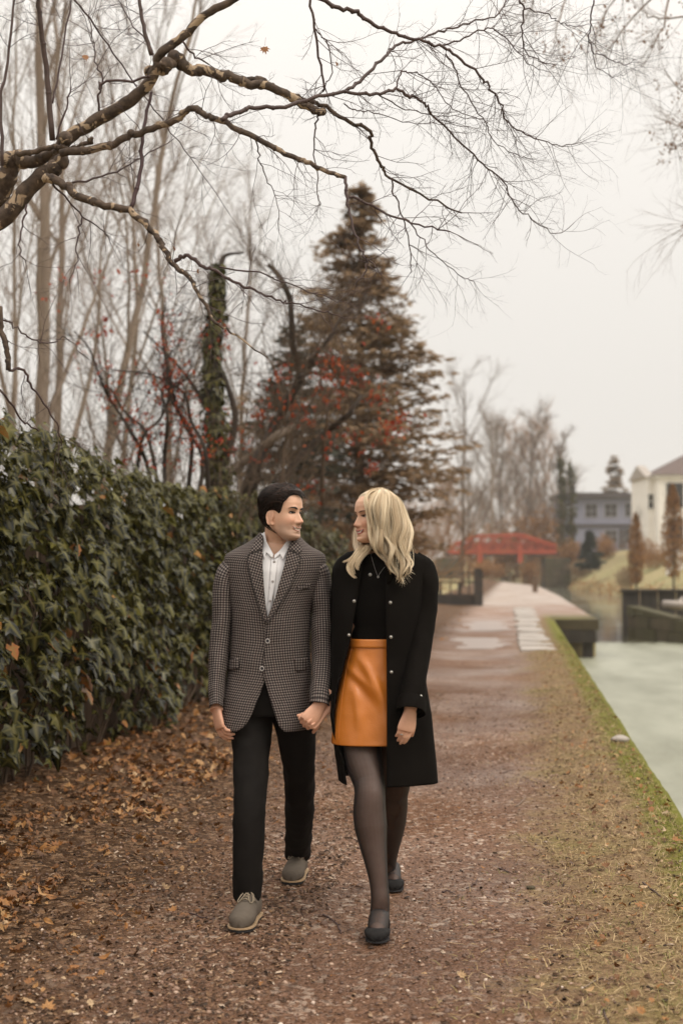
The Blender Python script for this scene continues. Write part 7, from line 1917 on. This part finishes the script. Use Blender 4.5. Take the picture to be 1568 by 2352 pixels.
# hair on the far side, showing behind the chin and falling on her right shoulder
G2 = [[(846,1205,.06),(838,1228,.05),(838,1246,.02),(828,1264,-.10),(813,1284,-.115),(801,1302,-.12),(804,1318,-.125),(818,1330,-.125)], [(850,1215,.05),(844,1240,.03),(836,1258,-.09),(822,1276,-.11),(808,1294,-.12),(806,1308,-.122),(815,1322,-.125)], [(836,1195,.07),(822,1222,.045),(821,1250,-.03),(822,1264,-.09),(812,1277,-.10),(800,1286,-.105),(788,1292,-.11)], [(852,1220,.04),(849,1243,.0),(844,1256,-.08),(834,1270,-.105),(824,1284,-.12),(821,1300,-.125),(826,1312,-.125)]]
for gi, g2 in enumerate(G2):
    C_ = np.array(catmull([np.array(p, float) for p in g2], 4)); n = len(C_); t_ = np.linspace(0, 1, n); tone = (.72, .6, .5, .66)[gi]
    for q in range(95):
        Q = C_.copy(); w = rng.normal() * 5.5; Q[:, 0] += w * (1 - .75 * t_) + 2.2 * np.sin(t_ * 9 + gi) * t_; Q[:, 1] += rng.normal() * 1.2; Q[:, 2] += abs(rng.normal()) * .008
        strand(m, to_world(Q[:max(8, int(n * rng.uniform(.85, 1)))], WY), rng.uniform(.0011, .0019), 4, float(np.clip(tone + rng.normal() * .15, 0, 1)))
# strands swept over the crown and the far temple
for q in range(1100):
    f_ = .32 + .68 * rng.random() ** .8; a = np.array([(874 + 6 * f_, 1123 + 2 * f_, -.03 + .03 * f_), (853 - 2 * f_, 1127 + 2 * f_, -.065), (841, 1139, -.10), (835 + 7 * f_, 1152, -.115), (837 + 9 * f_, 1168, -.12), (841 + 7 * f_, 1185, -.122)] + ([(844 + 5 * f_, 1205, -.128), (845 + 6 * f_, 1226, -.13), (850 + 6 * f_, 1246, -.135), (864, 1264, -.14)] if f_ > .3 else []))
    Q = np.array(catmull(list(a), 4)); Q[:, 1] += rng.normal() * 1.0; Q[:, 0] += rng.normal() * .9; Q = Q[:rng.integers(26, 38)] if f_ > .3 else Q[:rng.integers(9, 13)]
    strand(m, to_world(Q, WY - .02), rng.uniform(.0010, .0018), 4, float(np.clip(.6 + rng.normal() * .17, 0, 1)))
for q in range(700):      # back and side of the head
    th = math.radians(rng.uniform(75, 285)); th = th if th <= math.pi else th - 2 * math.pi; zt = rng.uniform(.06, .116); pts = []
    for s_ in range(9): z = lerp(zt, zt - .10 - .08 * rng.random(), s_ / 8); pts.append(HW.side_pt(th + .05 * math.sin(s_), max(z, -.09), .008 + .012 * rng.random()))
    strand(m, pts, rng.uniform(.0011, .0018), 4, float(np.clip(.5 + rng.normal() * .17, 0, 1)))
# loose fly-away hairs
for q in range(90):
    s = rng.random(); Q = guide(s).copy(); n = len(Q); k = rng.integers(2, n - 8); L_ = rng.integers(8, 16); Q = Q[k:k + L_]; t_ = np.linspace(0, 1, len(Q)); sg = 1 if s > .5 else rng.choice([-1, 1]); Q[:, 0] += sg * t_ ** 1.5 * rng.uniform(2, 9) + (2.5 if s > .7 else 0); Q[:, 1] -= t_ * rng.uniform(-3, 6) + 2.0 * (k < 6); Q[:, 2] -= .006
    strand(m, to_world(Q, WY - .02), .0005, 3, .9)
tag(m.build('strands', MM['hair_w'], hw), kind='stuff')
# ------------------------------------------------------------------ damp air
m = MB(); m.box((0, 300, 10.5), (1560, 2000, 27.2))
hz_o = m.mesh('haze', False); ht = NT('damp_air'); pv = ht.n('VolumePrincipled'); pv.inputs['Color'].default_value = (.97, .955, .94, 1); pv.inputs['Density'].default_value = .00042; pv.inputs['Anisotropy'].default_value = .15
ht.l(pv.outputs[0], ht.out.inputs['Volume']); hz_o.materials.append(ht.m)
tag(link('haze', hz_o), 'thin pale damp air', kind='stuff')
